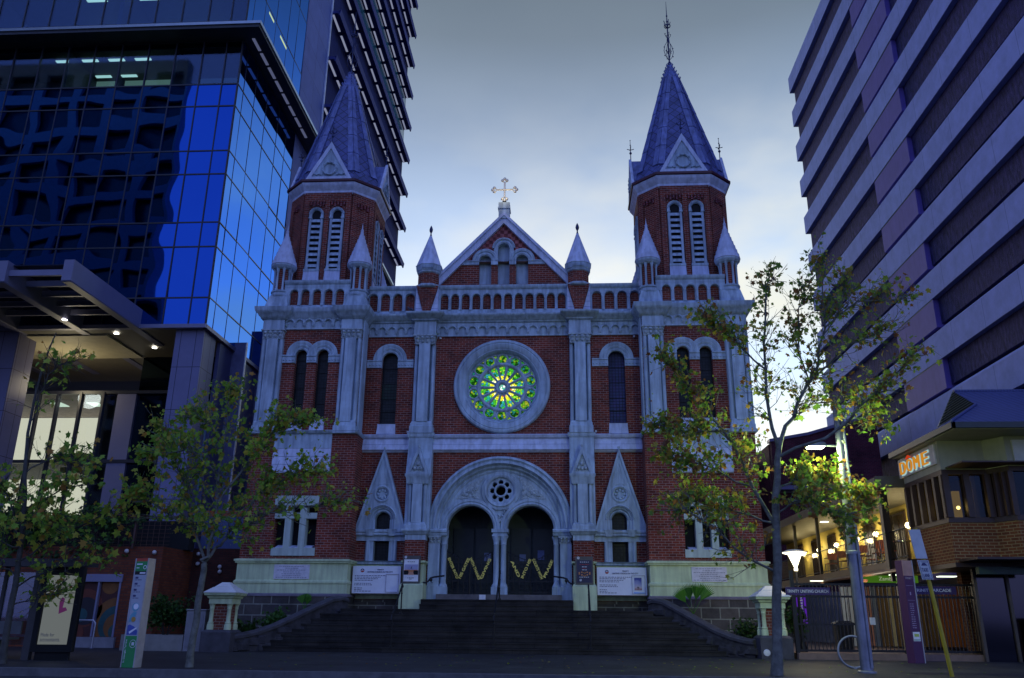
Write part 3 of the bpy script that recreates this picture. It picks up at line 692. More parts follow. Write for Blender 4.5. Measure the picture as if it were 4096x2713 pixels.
for s in (-1, 1):
    c = 4.36*s; g = G()
    hood(g, c, 10.50, 0.315, 0.65, 0.0)
    impost(g, c-0.95 if s < 0 else c-0.93, c-0.315, 0.0, 10.19, 10.50); impost(g, c+0.315, c+0.93, 0.0, 10.19, 10.50)
    g.m = 1; g.rects([(7.58, c-0.36, c+0.36, -0.10, 0.02), (7.90, c-0.34, c+0.34, -0.03, 0.2), (7.97, c-0.34, c+0.34, -0.05, 0.3)]); g.m = 2
    g.box(c-0.33, c+0.33, 0.26, 0.29, 7.9, 10.95); g.m = 3
    for z in (8.5, 9.0, 9.6, 10.2): g.box(c-0.32, c+0.32, 0.24, 0.26, z-0.015, z+0.015)
    g.m = 4; g.box(c-0.33, c+0.33, 0.245, 0.255, 8.98, 9.62)
    part(g, 'arched_window', [STONE, WHITE, LEADEDB if s > 0 else LEADED, BLACK, LEADEDB if s > 0 else LEADEDG])
    # tall stone gablet over the lower window
    c = 4.33*s; w = 4.29*s; g = G()
    g.prism([(c-0.93, 4.05), (c+0.93, 4.05), (c, 7.0)], -0.20, 0.02, [arch(w, 0.46, 4.06, 4.42, 18), circ(c, 5.33, 0.22, 20)])
    g.m = 0
    g.rev_y([(0.27, 0.20), (0.275, -0.02), (0.31, -0.06), (0.36, -0.03), (0.40, -0.11), (0.46, -0.12), (0.47, -0.20), (0.50, -0.23), (0.53, -0.20)], w, 4.42, 0, PI, 26)
    for q in (-1, 1):
        g.box(w+q*0.27, w+q*0.36, -0.04, 0.2, 4.05, 4.42); g.box(w+q*0.36, w+q*0.46, -0.11, 0.2, 4.05, 4.42)
    g.rev_y([(0.22, -0.14), (0.23, -0.21), (0.27, -0.24), (0.31, -0.22), (0.33, -0.20)], c, 5.33, n=28)
    g.prism(circ(c, 5.33, 0.225, 20), -0.125, -0.05)
    for k in range(8): g.ball((c+0.155*math.cos(k*PI/4), -0.14, 5.33+0.155*math.sin(k*PI/4)), 0.055, 8)
    for (ax, az), (bx, bz) in (((-0.93, 4.05), (0, 7.0)), ((0.93, 4.05), (0, 7.0))):
        L = math.hypot(bx-ax, bz-az); nx, nz = (bz-az)/L, -(bx-ax)/L
        if ax > 0: nx, nz = -nx, -nz
        a0, b0 = (c+ax, az), (c+bx, bz)
        g.prism([a0, b0, (b0[0]+nx*0.0, b0[1]-0.25), (a0[0]+nx*0.09, a0[1]+0.0)], -0.26, -0.18)
    tri = [(c-0.17, 5.72), (c+0.17, 5.72), (c, 6.4)]
    g.prism([(c-0.23, 5.66), (c+0.23, 5.66), (c, 6.52)], -0.22, -0.19, [tri])
    g.m = 1; g.ball((c, -0.12, 7.02), 0.06, 8, 1.3); g.m = 0
    g.cornice(c-0.95, c+0.95, -0.18, 0.02, [(3.84, 0.0), (3.87, 0.03), (3.93, 0.03), (3.97, 0.07), (4.04, 0.07), (4.06, 0.02)], 0, 0)
    g.cornice(w-0.5, w-0.29, -0.22, -0.1, [(3.83, 0.0), (3.94, 0.03), (4.06, 0.08), (4.07, 0.0)]); g.cornice(w+0.29, w+0.5, -0.22, -0.1, [(3.83, 0.0), (3.94, 0.03), (4.06, 0.08), (4.07, 0.0)])
    g.box(c-0.95, c+0.95, -0.10, 0.02, 3.66, 3.84)
    for q in (-1, 1):
        x0 = w+q*0.285
        g.box(x0, x0+q*0.16, -0.06, 0.3, 2.95, 3.70); g.tube([(w+q*0.50, -0.06, 2.97), (w+q*0.50, -0.06, 3.66)], 0.07, 10); g.box(w+q*0.44, w+q*0.57, -0.02, 0.02, 2.95, 3.66)
    g.cornice(-5.2*s if s < 0 else 3.4, -3.4 if s < 0 else 5.2, -0.06, 0.02, [(2.82, 0.0), (2.85, 0.06), (2.91, 0.06), (2.95, 0.12), (2.96, 0.06)], 0, 0) if s > 0 else g.cornice(-5.2, -3.4, -0.06, 0.02, [(2.82, 0.0), (2.85, 0.06), (2.91, 0.06), (2.95, 0.12), (2.96, 0.06)], 0, 0)
    g.m = 2; g.box(w-0.42, w+0.42, 0.24, 0.27, 2.9, 4.9)
    g.m = 3; g.box(min(3.42*s, 5.2*s), max(3.42*s, 5.2*s), -0.05, 0.02, 1.66, 2.84)
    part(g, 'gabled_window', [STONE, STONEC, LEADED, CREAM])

# ---- towers
def tower(s):
    cx = 7.2*s
    X = lambda a: a*s
    g = G()
    # lower stage walls with slit window hole
    lo, hi = (X(5.2), X(9.1)) if s > 0 else (X(9.1), X(5.2))
    slit = [rect(X(6.44), X(7.97), 3.32, 4.82)]
    wx0, wx1 = X(7.2)-0.76, X(7.2)+0.76
    g.prism(rect(lo, hi, 2.9, 7.45), -1.0, -0.55, [rect(wx0, wx1, 3.3, 4.85)])
    g.box(lo, lo+0.3, -0.55, 3.2, 2.9, 7.45); g.box(hi-0.3, hi, -0.55, 3.2, 2.9, 7.45)
    # upper stage
    lo2, hi2 = (X(5.25), X(9.12)) if s > 0 else (X(9.12), X(5.25))
    wc = [X(7.17)-0.415, X(7.17)+0.415]
    g.prism(rect(lo2, hi2, 7.45, 12.0), -0.9, -0.5, [arch(c, 0.235, 7.93, 10.45, 14) for c in wc])
    g.box(lo2, lo2+0.3, -0.5, 2.9, 7.45, 11.9); g.box(hi2-0.3, hi2, -0.5, 2.9, 7.45, 11.9); g.box(lo2, hi2, 2.9, 3.2, 0, 12.25); g.box(lo2, hi2, -0.5, 2.9, 11.9, 12.25)
    tw = part(g, 'tower', [BRICK])
    # plinth
    g = G()
    p0, p1 = (X(5.2), X(9.12)) if s > 0 else (X(9.12), X(5.2))
    g.m = 1; g.box(p0-0.06, p1+0.06, -1.16, 3.2, 0, 1.74); g.m = 2
    g.rects([(1.70, p0-0.08, p1+0.08, -1.19, 3.2), (1.76, p0-0.08, p1+0.08, -1.19, 3.2), (1.80, p0-0.03, p1+0.03, -1.12, 3.2)]); g.m = 0
    g.rects([(1.78, p0-0.03, p1+0.03, -1.12, 3.2), (2.12, p0-0.03, p1+0.03, -1.12, 3.2), (2.13, p0-0.05, p1+0.05, -1.15, 3.2), (2.19, p0-0.05, p1+0.05, -1.15, 3.2), (2.25, p0, p1, -1.06, 3.2), (2.80, p0, p1, -1.06, 3.2), (2.81, p0-0.06, p1+0.06, -1.13, 3.2), (2.86, p0-0.06, p1+0.06, -1.13, 3.2), (2.87, p0-0.10, p1+0.10, -1.17, 3.2), (2.93, p0-0.10, p1+0.10, -1.17, 3.2), (2.96, p0, p1, -1.0, 3.2)])
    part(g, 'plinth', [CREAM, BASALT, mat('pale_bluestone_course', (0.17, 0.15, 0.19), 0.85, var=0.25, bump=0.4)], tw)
    # slit window of three lights
    g = G(); c = X(7.2)
    g.box(c-0.78, c+0.78, -1.06, -0.7, 3.06, 3.33); g.box(c-0.79, c+0.79, -1.05, -0.7, 4.80, 5.14)
    g.box(c-0.76, c+0.76, -1.04, -0.7, 4.34, 4.54)
    for q in (-0.265, 0.265):
        g.box(c+q-0.115, c+q+0.115, -1.03, -0.7, 3.33, 4.34); g.box(c+q-0.115, c+q+0.115, -1.03, -0.7, 4.54, 4.80)
    g.m = 1; g.box(c-0.78, c+0.78, -0.62, -0.58, 3.2, 4.9)
    g.m = 2
    for q in (-0.5, 0, 0.5): g.rects([(3.33, c+q-0.15, c+q+0.15, -1.03, -0.62), (3.34, c+q-0.15, c+q+0.15, -1.03, -0.62), (3.44, c+q-0.15, c+q+0.15, -0.72, -0.62)])
    part(g, 'slit_window', [SLITSTONE, BLACK, WHITE], tw)
    # stone panel between the stages
    g = G(); q0, q1 = (X(6.12), X(8.25)) if s > 0 else (X(8.25), X(6.12))
    g.rects([(5.96, q0, q1, -1.08, -0.9), (6.02, q0, q1, -1.10, -0.9), (6.26, q0, q1, -1.07, -0.9)]); g.rects([(6.268, q0, q1, -1.08, -0.9), (6.55, q0, q1, -1.05, -0.9)]); g.rects([(6.558, q0, q1, -1.06, -0.9), (6.85, q0, q1, -1.03, -0.9)])
    g.m = 1; g.box(q0, q1, -1.035, -0.9, 6.86, 7.40)
    part(g, 'stone_panel', [WHITE, STONE], tw)
    g = G()
    r0, r1 = (X(5.2), X(9.14)) if s > 0 else (X(9.14), X(5.2))
    g.rects([(7.38, r0-0.02, r1+0.02, -1.05, 3.2), (7.42, r0-0.06, r1+0.06, -1.12, 3.2), (7.50, r0-0.08, r1+0.08, -1.16, 3.2), (7.53, r0-0.02, r1+0.02, -1.06, 3.2)])
    # corner pilasters
    for xc, hw in ((X(5.68), 0.385), (X(8.70), 0.40)):
        g.M = Matrix.Translation((0, -0.9, -0.16)); base(g, xc, hw, -0.20, 7.56, 8.05); shaft(g, xc, hw, 0.0, 0.22, 8.0, 11.22)
        g.m = 1; capital(g, xc, hw*0.95, -0.17, 11.22, 11.60); g.m = 0; g.M = None
        g.box(xc-hw-0.01, xc+hw+0.01, -1.12, -0.85, 11.42, 11.86)
    # returns of the corner pilasters
    for xx in (X(5.24), X(9.13)):
        g.box(xx-0.03, xx+0.03, -0.92, -0.3, 7.5, 11.86)
    f0, f1 = (X(6.07), X(8.30)) if s > 0 else (X(8.30), X(6.07))
    g.M = Matrix.Translation((0, -0.9, 0)); frieze(g, f0, f1, -0.04, 11.48, 11.88, 6); g.M = None
    TC = [(11.82, 0.0), (11.85, 0.06), (11.92, 0.09), (11.96, 0.14), (12.05, 0.18), (12.10, 0.25), (12.16, 0.27), (12.28, 0.29), (12.30, 0.25)]
    for xc, hw in ((X(5.68), 0.385), (X(8.70), 0.40)): g.cornice(xc-hw-0.04, xc+hw+0.04, -1.12, 0.6, [(z, p) for z, p in TC])
    g.cornice(f0, f1, -0.98, -0.5, [(z, p*0.8) for z, p in TC], 0, 0)
    for xx, sg_ in ((X(5.25), -s), (X(9.12), s)):
        x0, x1 = (xx-0.2, xx) if sg_ > 0 else (xx, xx+0.2)
        g.rects([(z-0.005, x0-(p if sg_ < 0 else 0), x1+(p if sg_ > 0 else 0), -0.6, 3.2+p) for z, p in TC])
    part(g, 'stone_dressings', [STONE, STONEC], tw)
    # paired windows
    g = G(); yf = -0.9
    for c in wc:
        hood(g, c, 10.45, 0.23, 0.57, yf)
    impost(g, f0, wc[0]-0.23, yf, 10.15, 10.45); impost(g, wc[0]+0.23, wc[1]-0.23, yf, 10.15, 10.45); impost(g, wc[1]+0.23, f1, yf, 10.15, 10.45)
    for c in wc:
        g.m = 1; g.rects([(7.54, c-0.27, c+0.27, yf-0.10, yf+0.02), (7.88, c-0.25, c+0.25, yf-0.03, yf+0.2), (7.95, c-0.25, c+0.25, yf-0.05, yf+0.2)]); g.m = 2
        g.box(c-0.25, c+0.25, yf+0.25, yf+0.28, 7.9, 10.75); g.m = 3
        for z in (8.6, 9.2, 9.8, 10.3): g.box(c-0.235, c+0.235, yf+0.235, yf+0.25, z-0.012, z+0.012)
        g.m = 0
    part(g, 'paired_window', [STONE, WHITE, LEADED, BLACK], tw)
    # parapet of the tower
    pc = [X(7.17)+0.452*(k-2) for k in range(5)]
    g = G()
    def side_par(M):
        g.M = M
        L = 1.30
        g.m = 0
        g.cornice(-L, L, -0.10, 0.30, [(13.2, 0.0), (13.31, 0.0), (13.34, 0.05), (13.43, 0.09), (13.47, 0.09), (13.49, 0.02)], 0, 0)
        cs = [0.452*(k-2) for k in range(5)]
        g.prism(rect(-L, L, 12.28, 13.21), -0.10, 0.04, [arch(c, 0.165, 12.46, 12.94, 10) for c in cs])
        for c in cs: g.rev_y([(0.17, -0.08), (0.175, -0.12), (0.215, -0.13), (0.225, -0.10)], c, 12.94, 0, PI, 12)
        for c in [0.452*(k-2.5) for k in range(6)]:
            g.tube([(c, -0.11, 12.52), (c, -0.11, 12.88)], 0.035, 8); g.box(c-0.055, c+0.055, -0.14, 0, 12.88, 12.96); g.box(c-0.055, c+0.055, -0.14, 0, 12.45, 12.52)
        g.m = 1; g.box(-L, L, 0.03, 0.28, 12.28, 13.2); g.M = None
    side_par(Matrix.Translation((X(7.17), -0.88, 0)))
    side_par(Matrix.Translation((X(5.25)+0.0, 1.3, 0)) @ Matrix.Rotation(rad(-90 if s > 0 else 90), 4, 'Z'))
    part(g, 'tower_parapet', [STONE, BRICK], tw)
    # four corner turrets
    def turret(x, y):
        g = G()
        g.rects([(12.26, x-0.44, x+0.44, y-0.44, y+0.44), (12.40, x-0.44, x+0.44, y-0.44, y+0.44), (12.86, x-0.33, x+0.33, y-0.33, y+0.33)])
        g.lathe([(0.44, 12.4), (0.37, 12.82), (0.40, 12.84), (0.41, 12.90), (0.37, 12.93), (0.36, 13.0), (0.40, 13.03), (0.40, 13.08), (0.35, 13.10)], x, y, 24)
        for k in range(8):
            a = PI/8+k*PI/4; px, py = x+0.31*math.cos(a), y+0.31*math.sin(a)
            g.lathe([(0.06, 13.08), (0.06, 13.14), (0.043, 13.17), (0.040, 13.86), (0.055, 13.88), (0.05, 13.92), (0.08, 14.03), (0.085, 14.06)], px, py, 8)
        g.lathe([(0.30, 14.0), (0.41, 14.04), (0.43, 14.08), (0.47, 14.11), (0.48, 14.16), (0.47, 14.19), (0.30, 14.2)], x, y, 28)
        g.m = 1; g.lathe([(0.265, 13.05), (0.265, 14.05)], x, y, 20, False)
        g.m = 2
        pr = [(0.475, 14.18)]
        for i in range(8):
            z0 = 14.20+1.48*i/8; z1 = 14.20+1.48*(i+1)/8; a0 = 0.47*(1-i/8)**1.04+0.028; a1 = 0.47*(1-(i+1)/8)**1.04+0.022
            pr += [(a0, z0), (a1+0.034, z1-0.03), (a1+0.034, z1-0.004)]
        g.lathe(pr, x, y, 28, False)
        g.lathe([(0.035, 15.66), (0.06, 15.72), (0.06, 15.76), (0.03, 15.78), (0.001, 16.08)], x, y, 10)
        return part(g, 'turret', [STONE, BRICK, WHITE], tw)
    for x in (X(5.64), X(8.68)):
        for y in (-0.70, 3.0): turret(x, y)
    return tw
for s in (-1, 1): tower(s)

# ---- belfries and spires
def belfry(s):
    cx, cy = 7.28*s, 1.52
    g = G(); g.oct(cx, cy, [(12.2, 1.72, 0.98), (17.72, 1.72, 0.98)])
    bf = part(g, 'belfry', [BRICK])
    g = G()
    for k in range(4):
        g.M = Matrix.Translation((cx, cy, 0)) @ Matrix.Rotation(k*PI/2, 4, 'Z')
        g.m = 0
        sl = [rect(q-0.335, q+0.335, 13.4, 17.30) for q in (-0.43, 0.43)]
        g.prism(rect(-0.975, 0.975, 13.2, 17.70), -1.80, -1.71, sl)
        g.m = 1
        for q in (-0.43, 0.43):
            for i in range(5): g.box(q-0.30+0.13*i, q-0.22+0.13*i, -1.795, -1.71, 17.14-0.06*(i % 2), 17.295)
        g.m = 0
        g.M = g.M @ Matrix.Rotation(PI/4, 4, 'Z')
        d = (1.72+0.98)/math.sqrt(2); h = (1.72-0.98)/math.sqrt(2)
        g.prism(rect(-h+0.004, h-0.004, 13.2, 17.70), -d-0.075, -d+0.01, [rect(-0.30, 0.30, 13.4, 17.3)])
        g.m = 1
        for i in range(4): g.box(-0.28+0.15*i, -0.19+0.15*i, -d-0.07, -d+0.01, 17.14-0.06*(i % 2), 17.295)
    part(g, 'brick_panelling', [BRICK, DARKBRICK], bf)
    for k in range(4):
        g = G(); g.M = Matrix.Translation((cx, cy, 0)) @ Matrix.Rotation(k*PI/2, 4, 'Z')
        for q in (-0.43, 0.43):
            yf = -1.80
            g.m = 0
            g.rev_y([(0.19, yf+0.3), (0.19, yf+0.02), (0.21, yf-0.02), (0.225, yf+0.01), (0.255, yf-0.03), (0.30, yf-0.05), (0.305, yf+0.03)], q, 16.72, 0, PI, 20)
            for e in (-1, 1):
                g.box(q+e*0.19, q+e*0.30, yf-0.02, yf+0.08, 16.55, 16.72); g.box(q+e*0.175, q+e*0.31, yf-0.05, yf+0.08, 16.52, 16.58)
                g.tube([(q+e*0.235, yf+0.02, 14.28), (q+e*0.235, yf+0.02, 16.54)], 0.05, 8); g.lathe([(0.07, 14.26), (0.07, 14.36), (0.05, 14.44)], q+e*0.235, yf+0.02, 8)
                g.box(q+e*0.20, q+e*0.29, yf+0.02, yf+0.09, 14.3, 16.6)
            g.box(q-0.32, q+0.32, yf-0.06, yf+0.08, 14.17, 14.27)
            g.m = 1; g.rects([(13.30, q-0.34, q+0.34, yf-0.10, yf+0.08), (14.17, q-0.31, q+0.31, yf-0.04, yf+0.08)])
            g.m = 2; g.prism(arch(q, 0.205, 14.27, 16.72, 12), yf+0.076, yf+0.084)
            g.m = 0
            for i in range(9):
                z = 14.40+0.25*i
                g.add([(q-0.2, yf-0.01, z-0.04), (q+0.2, yf-0.01, z-0.04), (q+0.2, yf+0.08, z+0.10), (q-0.2, yf+0.08, z+0.10), (q-0.2, yf-0.01, z-0.005), (q+0.2, yf-0.01, z-0.005), (q+0.2, yf+0.08, z+0.135), (q-0.2, yf+0.08, z+0.135)],
                      [(0, 1, 2, 3), (4, 5, 6, 7), (0, 1, 5, 4), (3, 2, 6, 7), (0, 3, 7, 4), (1, 2, 6, 5)])
        part(g, 'louvred_window', [STONE, WHITE, BLACK], bf)
    g = G()
    g.oct(cx, cy, [(17.66, 1.76, 1.0), (17.72, 1.80, 1.02), (17.80, 1.80, 1.02), (17.98, 1.92, 1.07), (18.02, 1.94, 1.08), (18.08, 1.96, 1.09), (18.12, 1.96, 1.09)])
    part(g, 'belfry_cornice', [WHITE], bf)
    g = G(); g.oct(cx, cy, [(18.12, 1.98, 1.10), (18.14, 2.02, 1.12), (18.24, 2.02, 1.12), (18.26, 1.92, 1.07)]); part(g, 'gutter', [DARKROOF], bf)
    # spire
    zb, zt = 18.25, 23.95; A0, B0, A1, B1 = 1.92, 1.07, 0.36, 0.17
    g = G(); g.oct(cx, cy, [(zb, A0, B0), (zb+0.5, A0-0.20, B0-0.10), (zt, A1, B1)])
    sp = part(g, 'spire', [SLATE])
    g = G()
    sh = lambda a, b: [(-b, -a), (b, -a), (a, -b), (a, b), (b, a), (-b, a), (-a, b), (-a, -b)]
    L0 = sh(A0-0.20+0.012, B0-0.10); L1 = sh(A1+0.012, B1)
    for i in range(8):
        p0 = Vector((cx+L0[i][0], cy+L0[i][1], zb+0.5)); p1 = Vector((cx+L1[i][0], cy+L1[i][1], zt))
        for j in ((i+1) % 8, (i-1) % 8):
            q0 = Vector((cx+L0[j][0], cy+L0[j][1], zb+0.5)); q1 = Vector((cx+L1[j][0], cy+L1[j][1], zt))
            w0 = (q0-p0).normalized()*min(0.26, (q0-p0).length*0.3); w1 = (q1-p1).normalized()*(q1-p1).length*0.42
            n = (q0-p0).cross(p1-p0).normalized()
            if n.z < 0: n = -n
            for t0, t1 in [(k/5, (k+1)/5-0.004) for k in range(5)]:
                lift = n*(0.028+0.0)
                a = p0.lerp(p1, t0); b = p0.lerp(p1, t1); c = (p0+w0).lerp(p1+w1, t1); d = (p0+w0).lerp(p1+w1, t0)
                up = n*0.02
                vs = [a+n*0.004, d+n*0.004, c+n*0.004, b+n*0.004, a+lift+up*0.6, d+lift+up*0.6, c+lift, b+lift]
                g.add(vs, [(4, 5, 6, 7), (0, 1, 5, 4), (1, 2, 6, 5), (2, 3, 7, 6), (3, 0, 4, 7)])
    part(g, 'ridge_strip', [LEAD], sp)
    # crested cap and ironwork
    g = G(); g.oct(cx, cy, [(23.86, 0.40, 0.19), (23.95, 0.42, 0.20), (24.0, 0.37, 0.17), (24.92, 0.05, 0.03)])
    for k in range(8):
        a = k*PI/4+PI/8
        for i in range(5):
            t = i/4.6; r = 0.40*(1-t)+0.05*t; z = 24.0+0.9*t
            px, py = cx+(r)*math.cos(a), cy+(r)*math.sin(a)
            g.tube([(px, py, z-0.05), (px+0.05*math.cos(a), py+0.05*math.sin(a), z+0.03), (px+0.02*math.cos(a), py+0.02*math.sin(a), z+0.10)], [0.03, 0.03, 0.006], 6)
    part(g, 'cresting', [LEAD], sp)
    g = G()
    g.tube([(cx, cy, 24.85), (cx, cy, 26.95), (cx, cy, 28.3)], [0.035, 0.028, 0.008], 8)
    g.lathe([(0.09, 24.9), (0.03, 25.02), (0.03, 25.03)], cx, cy, 10)
    for k in range(4):
        a = k*PI/2+0.3; ux, uy = math.cos(a), math.sin(a)
        P = lambda r, z: (cx+ux*r, cy+uy*r, z)
        g.tube([P(0.02, 25.08), P(0.16, 25.28), P(0.23, 25.55), P(0.17, 25.85), P(0.06, 26.05), P(0.04, 26.3)], 0.014, 6)
        g.tube([P(0.04, 25.55), P(0.10, 25.5), P(0.14, 25.58), P(0.09, 25.64)], 0.014, 6)
        g.tube([P(0.03, 26.25), P(0.12, 26.4), P(0.15, 26.5), P(0.10, 26.52)], 0.014, 6)
        g.ball(P(0.2, 25.3), 0.03, 6); g.ball(P(0.22, 25.75), 0.025, 6)
        g.tube([P(0.02, 26.86), P(0.14, 26.93), P(0.13, 27.10), P(0.16, 27.2)], 0.018, 6)
    g.lathe([(0.14, 26.9), (0.155, 26.93), (0.14, 26.96)], cx, cy, 14); g.ball((cx, cy, 27.18), 0.05, 8); g.ball((cx, cy, 27.5), 0.04, 8, 1.6)
    part(g, 'spire_finial', [FINIAL], sp)
    for k in range(4):
        g = G(); M = Matrix.Translation((cx, cy, 0)) @ Matrix.Rotation(k*PI/2, 4, 'Z'); g.M = M
        yf = -A0-0.05
        g.m = 1; g.prism([(-0.93, 18.26), (0.93, 18.26), (0, 19.92)], yf+0.06, yf+1.45)
        g.m = 0; g.prism([(-0.97, 18.24), (0.97, 18.24), (0, 20.02)], yf-0.03, yf+0.08, [[(-0.74, 18.36), (0.74, 18.36), (0, 19.70)]])
        g.m = 2; g.prism([(-0.76, 18.34), (0.76, 18.34), (0, 19.72)], yf+0.02, yf+0.10)
        g.rev_y([(0.24, yf+0.02), (0.25, yf-0.05), (0.30, yf-0.07), (0.33, yf-0.04), (0.34, yf+0.02)], 0, 18.74, n=24)
        for i in range(10): g.ball((0.29*math.cos(i*PI/5), yf-0.05, 18.74+0.29*math.sin(i*PI/5)), 0.05, 6)
        for e in (-1, 1):
            for i in range(4): g.ball((e*(0.34+0.09*i), yf+0.0, 18.47+0.03*(i % 2)), 0.055, 6)
        part(g, 'gablet', [WHITE, LEAD, STONE], sp)
        g = G(); g.M = M; yy = yf+0.06
        g.tube([(0, yy, 19.9), (0, yy, 20.95)], [0.022, 0.010], 6); g.ball((0, yy, 20.32), 0.06, 8); g.tube([(-0.15, yy, 20.52), (-0.07, yy, 20.46), (0, yy, 20.52), (0.07, yy, 20.46), (0.15, yy, 20.52)], 0.016, 6)
        g.tube([(0, yy-0.15, 20.52), (0, yy, 20.48), (0, yy+0.15, 20.52)], 0.016, 6); g.ball((-0.15, yy, 20.55), 0.03, 6); g.ball((0.15, yy, 20.55), 0.03, 6); g.ball((0, yy, 20.72), 0.035, 6); g.ball((0, yy, 20.96), 0.028, 6)
        part(g, 'gablet_finial', [FINIAL], sp)
for s in (-1, 1): belfry(s)

# carved foundation plaques on the plinths
PLAQUE = mat('marble_plaque', (0.66, 0.64, 0.70), 0.6, var=0.15, scale=6)
PLAQTXT = mat('worn_plaque_lettering', (0.34, 0.34, 0.40), 0.8)
def scribble(g, x0, x1, z, h, y, r):
    """a line of lettering too small and worn to read: word-length dashes"""
    x = x0
    while x < x1-0.02:
        w = min(r.uniform(0.03, 0.10), x1-x); g.box(x, x+w, y, y+0.01, z, z+h); x += w+0.022
for x0, x1, s in ((-7.78, -6.53, -1), (6.59, 7.76, 1)):
    g = G(); r = random.Random(5+s); c = (x0+x1)/2
    g.box(x0, x1, -1.095, -1.05, 2.27, 2.755); g.m = 1
    for i, w in enumerate([0.9, 0.45, 1.05, 0.6, 0.7, 0.65, 1.08]): scribble(g, c-w/2, c+w/2, 2.68-0.062*i, 0.026, -1.099, r)
    part(g, 'foundation_plaque', [PLAQUE, PLAQTXT])

# little white boxes (sensors and floodlights) fixed to the front
for x, y, z in ((-2.42, 0.0, 11.36), (5.06, 0.0, 11.36), (-3.52, 0.0, 7.66), (3.52, 0.0, 7.66)):
    g = G(); g.box(x-0.035, x+0.035, y-0.09, y, z-0.03, z+0.03); g.box(x-0.015, x+0.015, y-0.11, y-0.09, z-0.015, z+0.015); part(g, 'sensor_box', [mat('white_sensor_box', (0.7, 0.72, 0.75), 0.5)])
# pigeon on the cornice of the left inner pilaster
pg = thing('pigeon', 'grey pigeon standing on the cornice of the left inner pilaster', 'pigeon', (-3.56, -0.52, 12.281))
def pigeon():
    x, y, z = -3.56, -0.52, 12.281
    g = G(); g.tube([(x+0.17, y, z+0.035), (x+0.11, y, z+0.07), (x+0.05, y, z+0.115), (x-0.01, y, z+0.14), (x-0.055, y, z+0.155), (x-0.085, y, z+0.19), (x-0.10, y, z+0.222), (x-0.122, y, z+0.224), (x-0.15, y, z+0.214)], [0.012, 0.026, 0.052, 0.058, 0.046, 0.03, 0.028, 0.022, 0.003], 12)
    for s in (-1, 1):
        g.tube([(x+0.02, y+s*0.02, z+0.10), (x+0.01, y+s*0.025, z+0.03), (x+0.0, y+s*0.025, z+0.004), (x-0.04, y+s*0.028, z+0.003)], [0.012, 0.006, 0.005, 0.003], 6)
        g.tube([(x-0.03, y+s*0.045, z+0.155), (x+0.03, y+s*0.055, z+0.13), (x+0.10, y+s*0.035, z+0.085), (x+0.15, y+s*0.012, z+0.06)], [0.012, 0.024, 0.016, 0.004], 8)
    return g
pigeon().obj('body', [mat('pigeon_grey', (0.06, 0.06, 0.09), 0.7, var=0.4, scale=30)], pg)

# ================================================================ GROUND AND STEPS
def paving():
    m, nt, b = newmat('dark_stone_paving')
    tc = nd(nt, 'ShaderNodeTexCoord')
    t = nd(nt, 'ShaderNodeTexBrick', offset=0.5); nt.links.new(tc.outputs['Object'], t.inputs[0])
    t.inputs['Color1'].default_value = (0.040, 0.040, 0.043, 1); t.inputs['Color2'].default_value = (0.022, 0.022, 0.025, 1); t.inputs['Mortar'].default_value = (0.010, 0.010, 0.010, 1)
    t.inputs['Scale'].default_value = 1.0; t.inputs['Brick Width'].default_value = 0.9; t.inputs['Row Height'].default_value = 0.6; t.inputs['Mortar Size'].default_value = 0.012
    n1 = nd(nt, 'ShaderNodeTexNoise', i_Scale=0.7, i_Detail=8.0, i_Roughness=0.7); nt.links.new(tc.outputs['Object'], n1.inputs[0])
    s = ramp(nt, n1.outputs[0], [(0.3, (0.55,)*3), (0.7, (1.25,)*3)])
    nt.links.new(mixc(nt, 1.0, t.outputs[0], s, 'MULTIPLY'), b.inputs['Base Color'])
    b.inputs['Roughness'].default_value = 0.6; b.inputs['Specular IOR Level'].default_value = 0.3
    bp = nd(nt, 'ShaderNodeBump', i_Strength=0.4, i_Distance=0.01); nt.links.new(math_n(nt, 'SUBTRACT', n1.outputs[0], t.outputs['Fac']), bp.inputs['Height']); nt.links.new(bp.outputs[0], b.inputs['Normal'])
    return m
ASPHALT = mat('asphalt', (0.035, 0.035, 0.038), 0.85, var=0.35, scale=1.2, bump=0.5, bscale=60)
g = G(); g.add([(-1500, -1500, -0.16), (1500, -1500, -0.16), (1500, 1500, -0.16), (-1500, 1500, -0.16)], [(0, 1, 2, 3)])
structure(g.obj('ground', [mat('bare_ground', (0.045, 0.045, 0.045), 0.9)]))
g = G(); g.add([(-400, -40, -0.15), (400, -40, -0.15), (400, -13.75, -0.15), (-400, -13.75, -0.15)], [(0, 1, 2, 3)])
g.add([(-400, -26.0, -0.146), (400, -26.0, -0.146), (400, -25.88, -0.146), (-400, -25.88, -0.146)], [(0, 1, 2, 3)]); g.mi[-1] = 1
structure(g.obj('road', [ASPHALT, mat('road_paint', (0.6, 0.6, 0.58), 0.7, var=0.3)]))
g = G(); g.box(-400, 400, -13.55, 60, -0.14, 0.0); structure(g.obj('pavement', [paving()]))
g = G(); g.box(-400, 400, -13.85, -13.55, -0.145, 0.004); structure(g.obj('kerb', [mat('granite_kerb', (0.10, 0.10, 0.105), 0.8, var=0.3, scale=5)]))

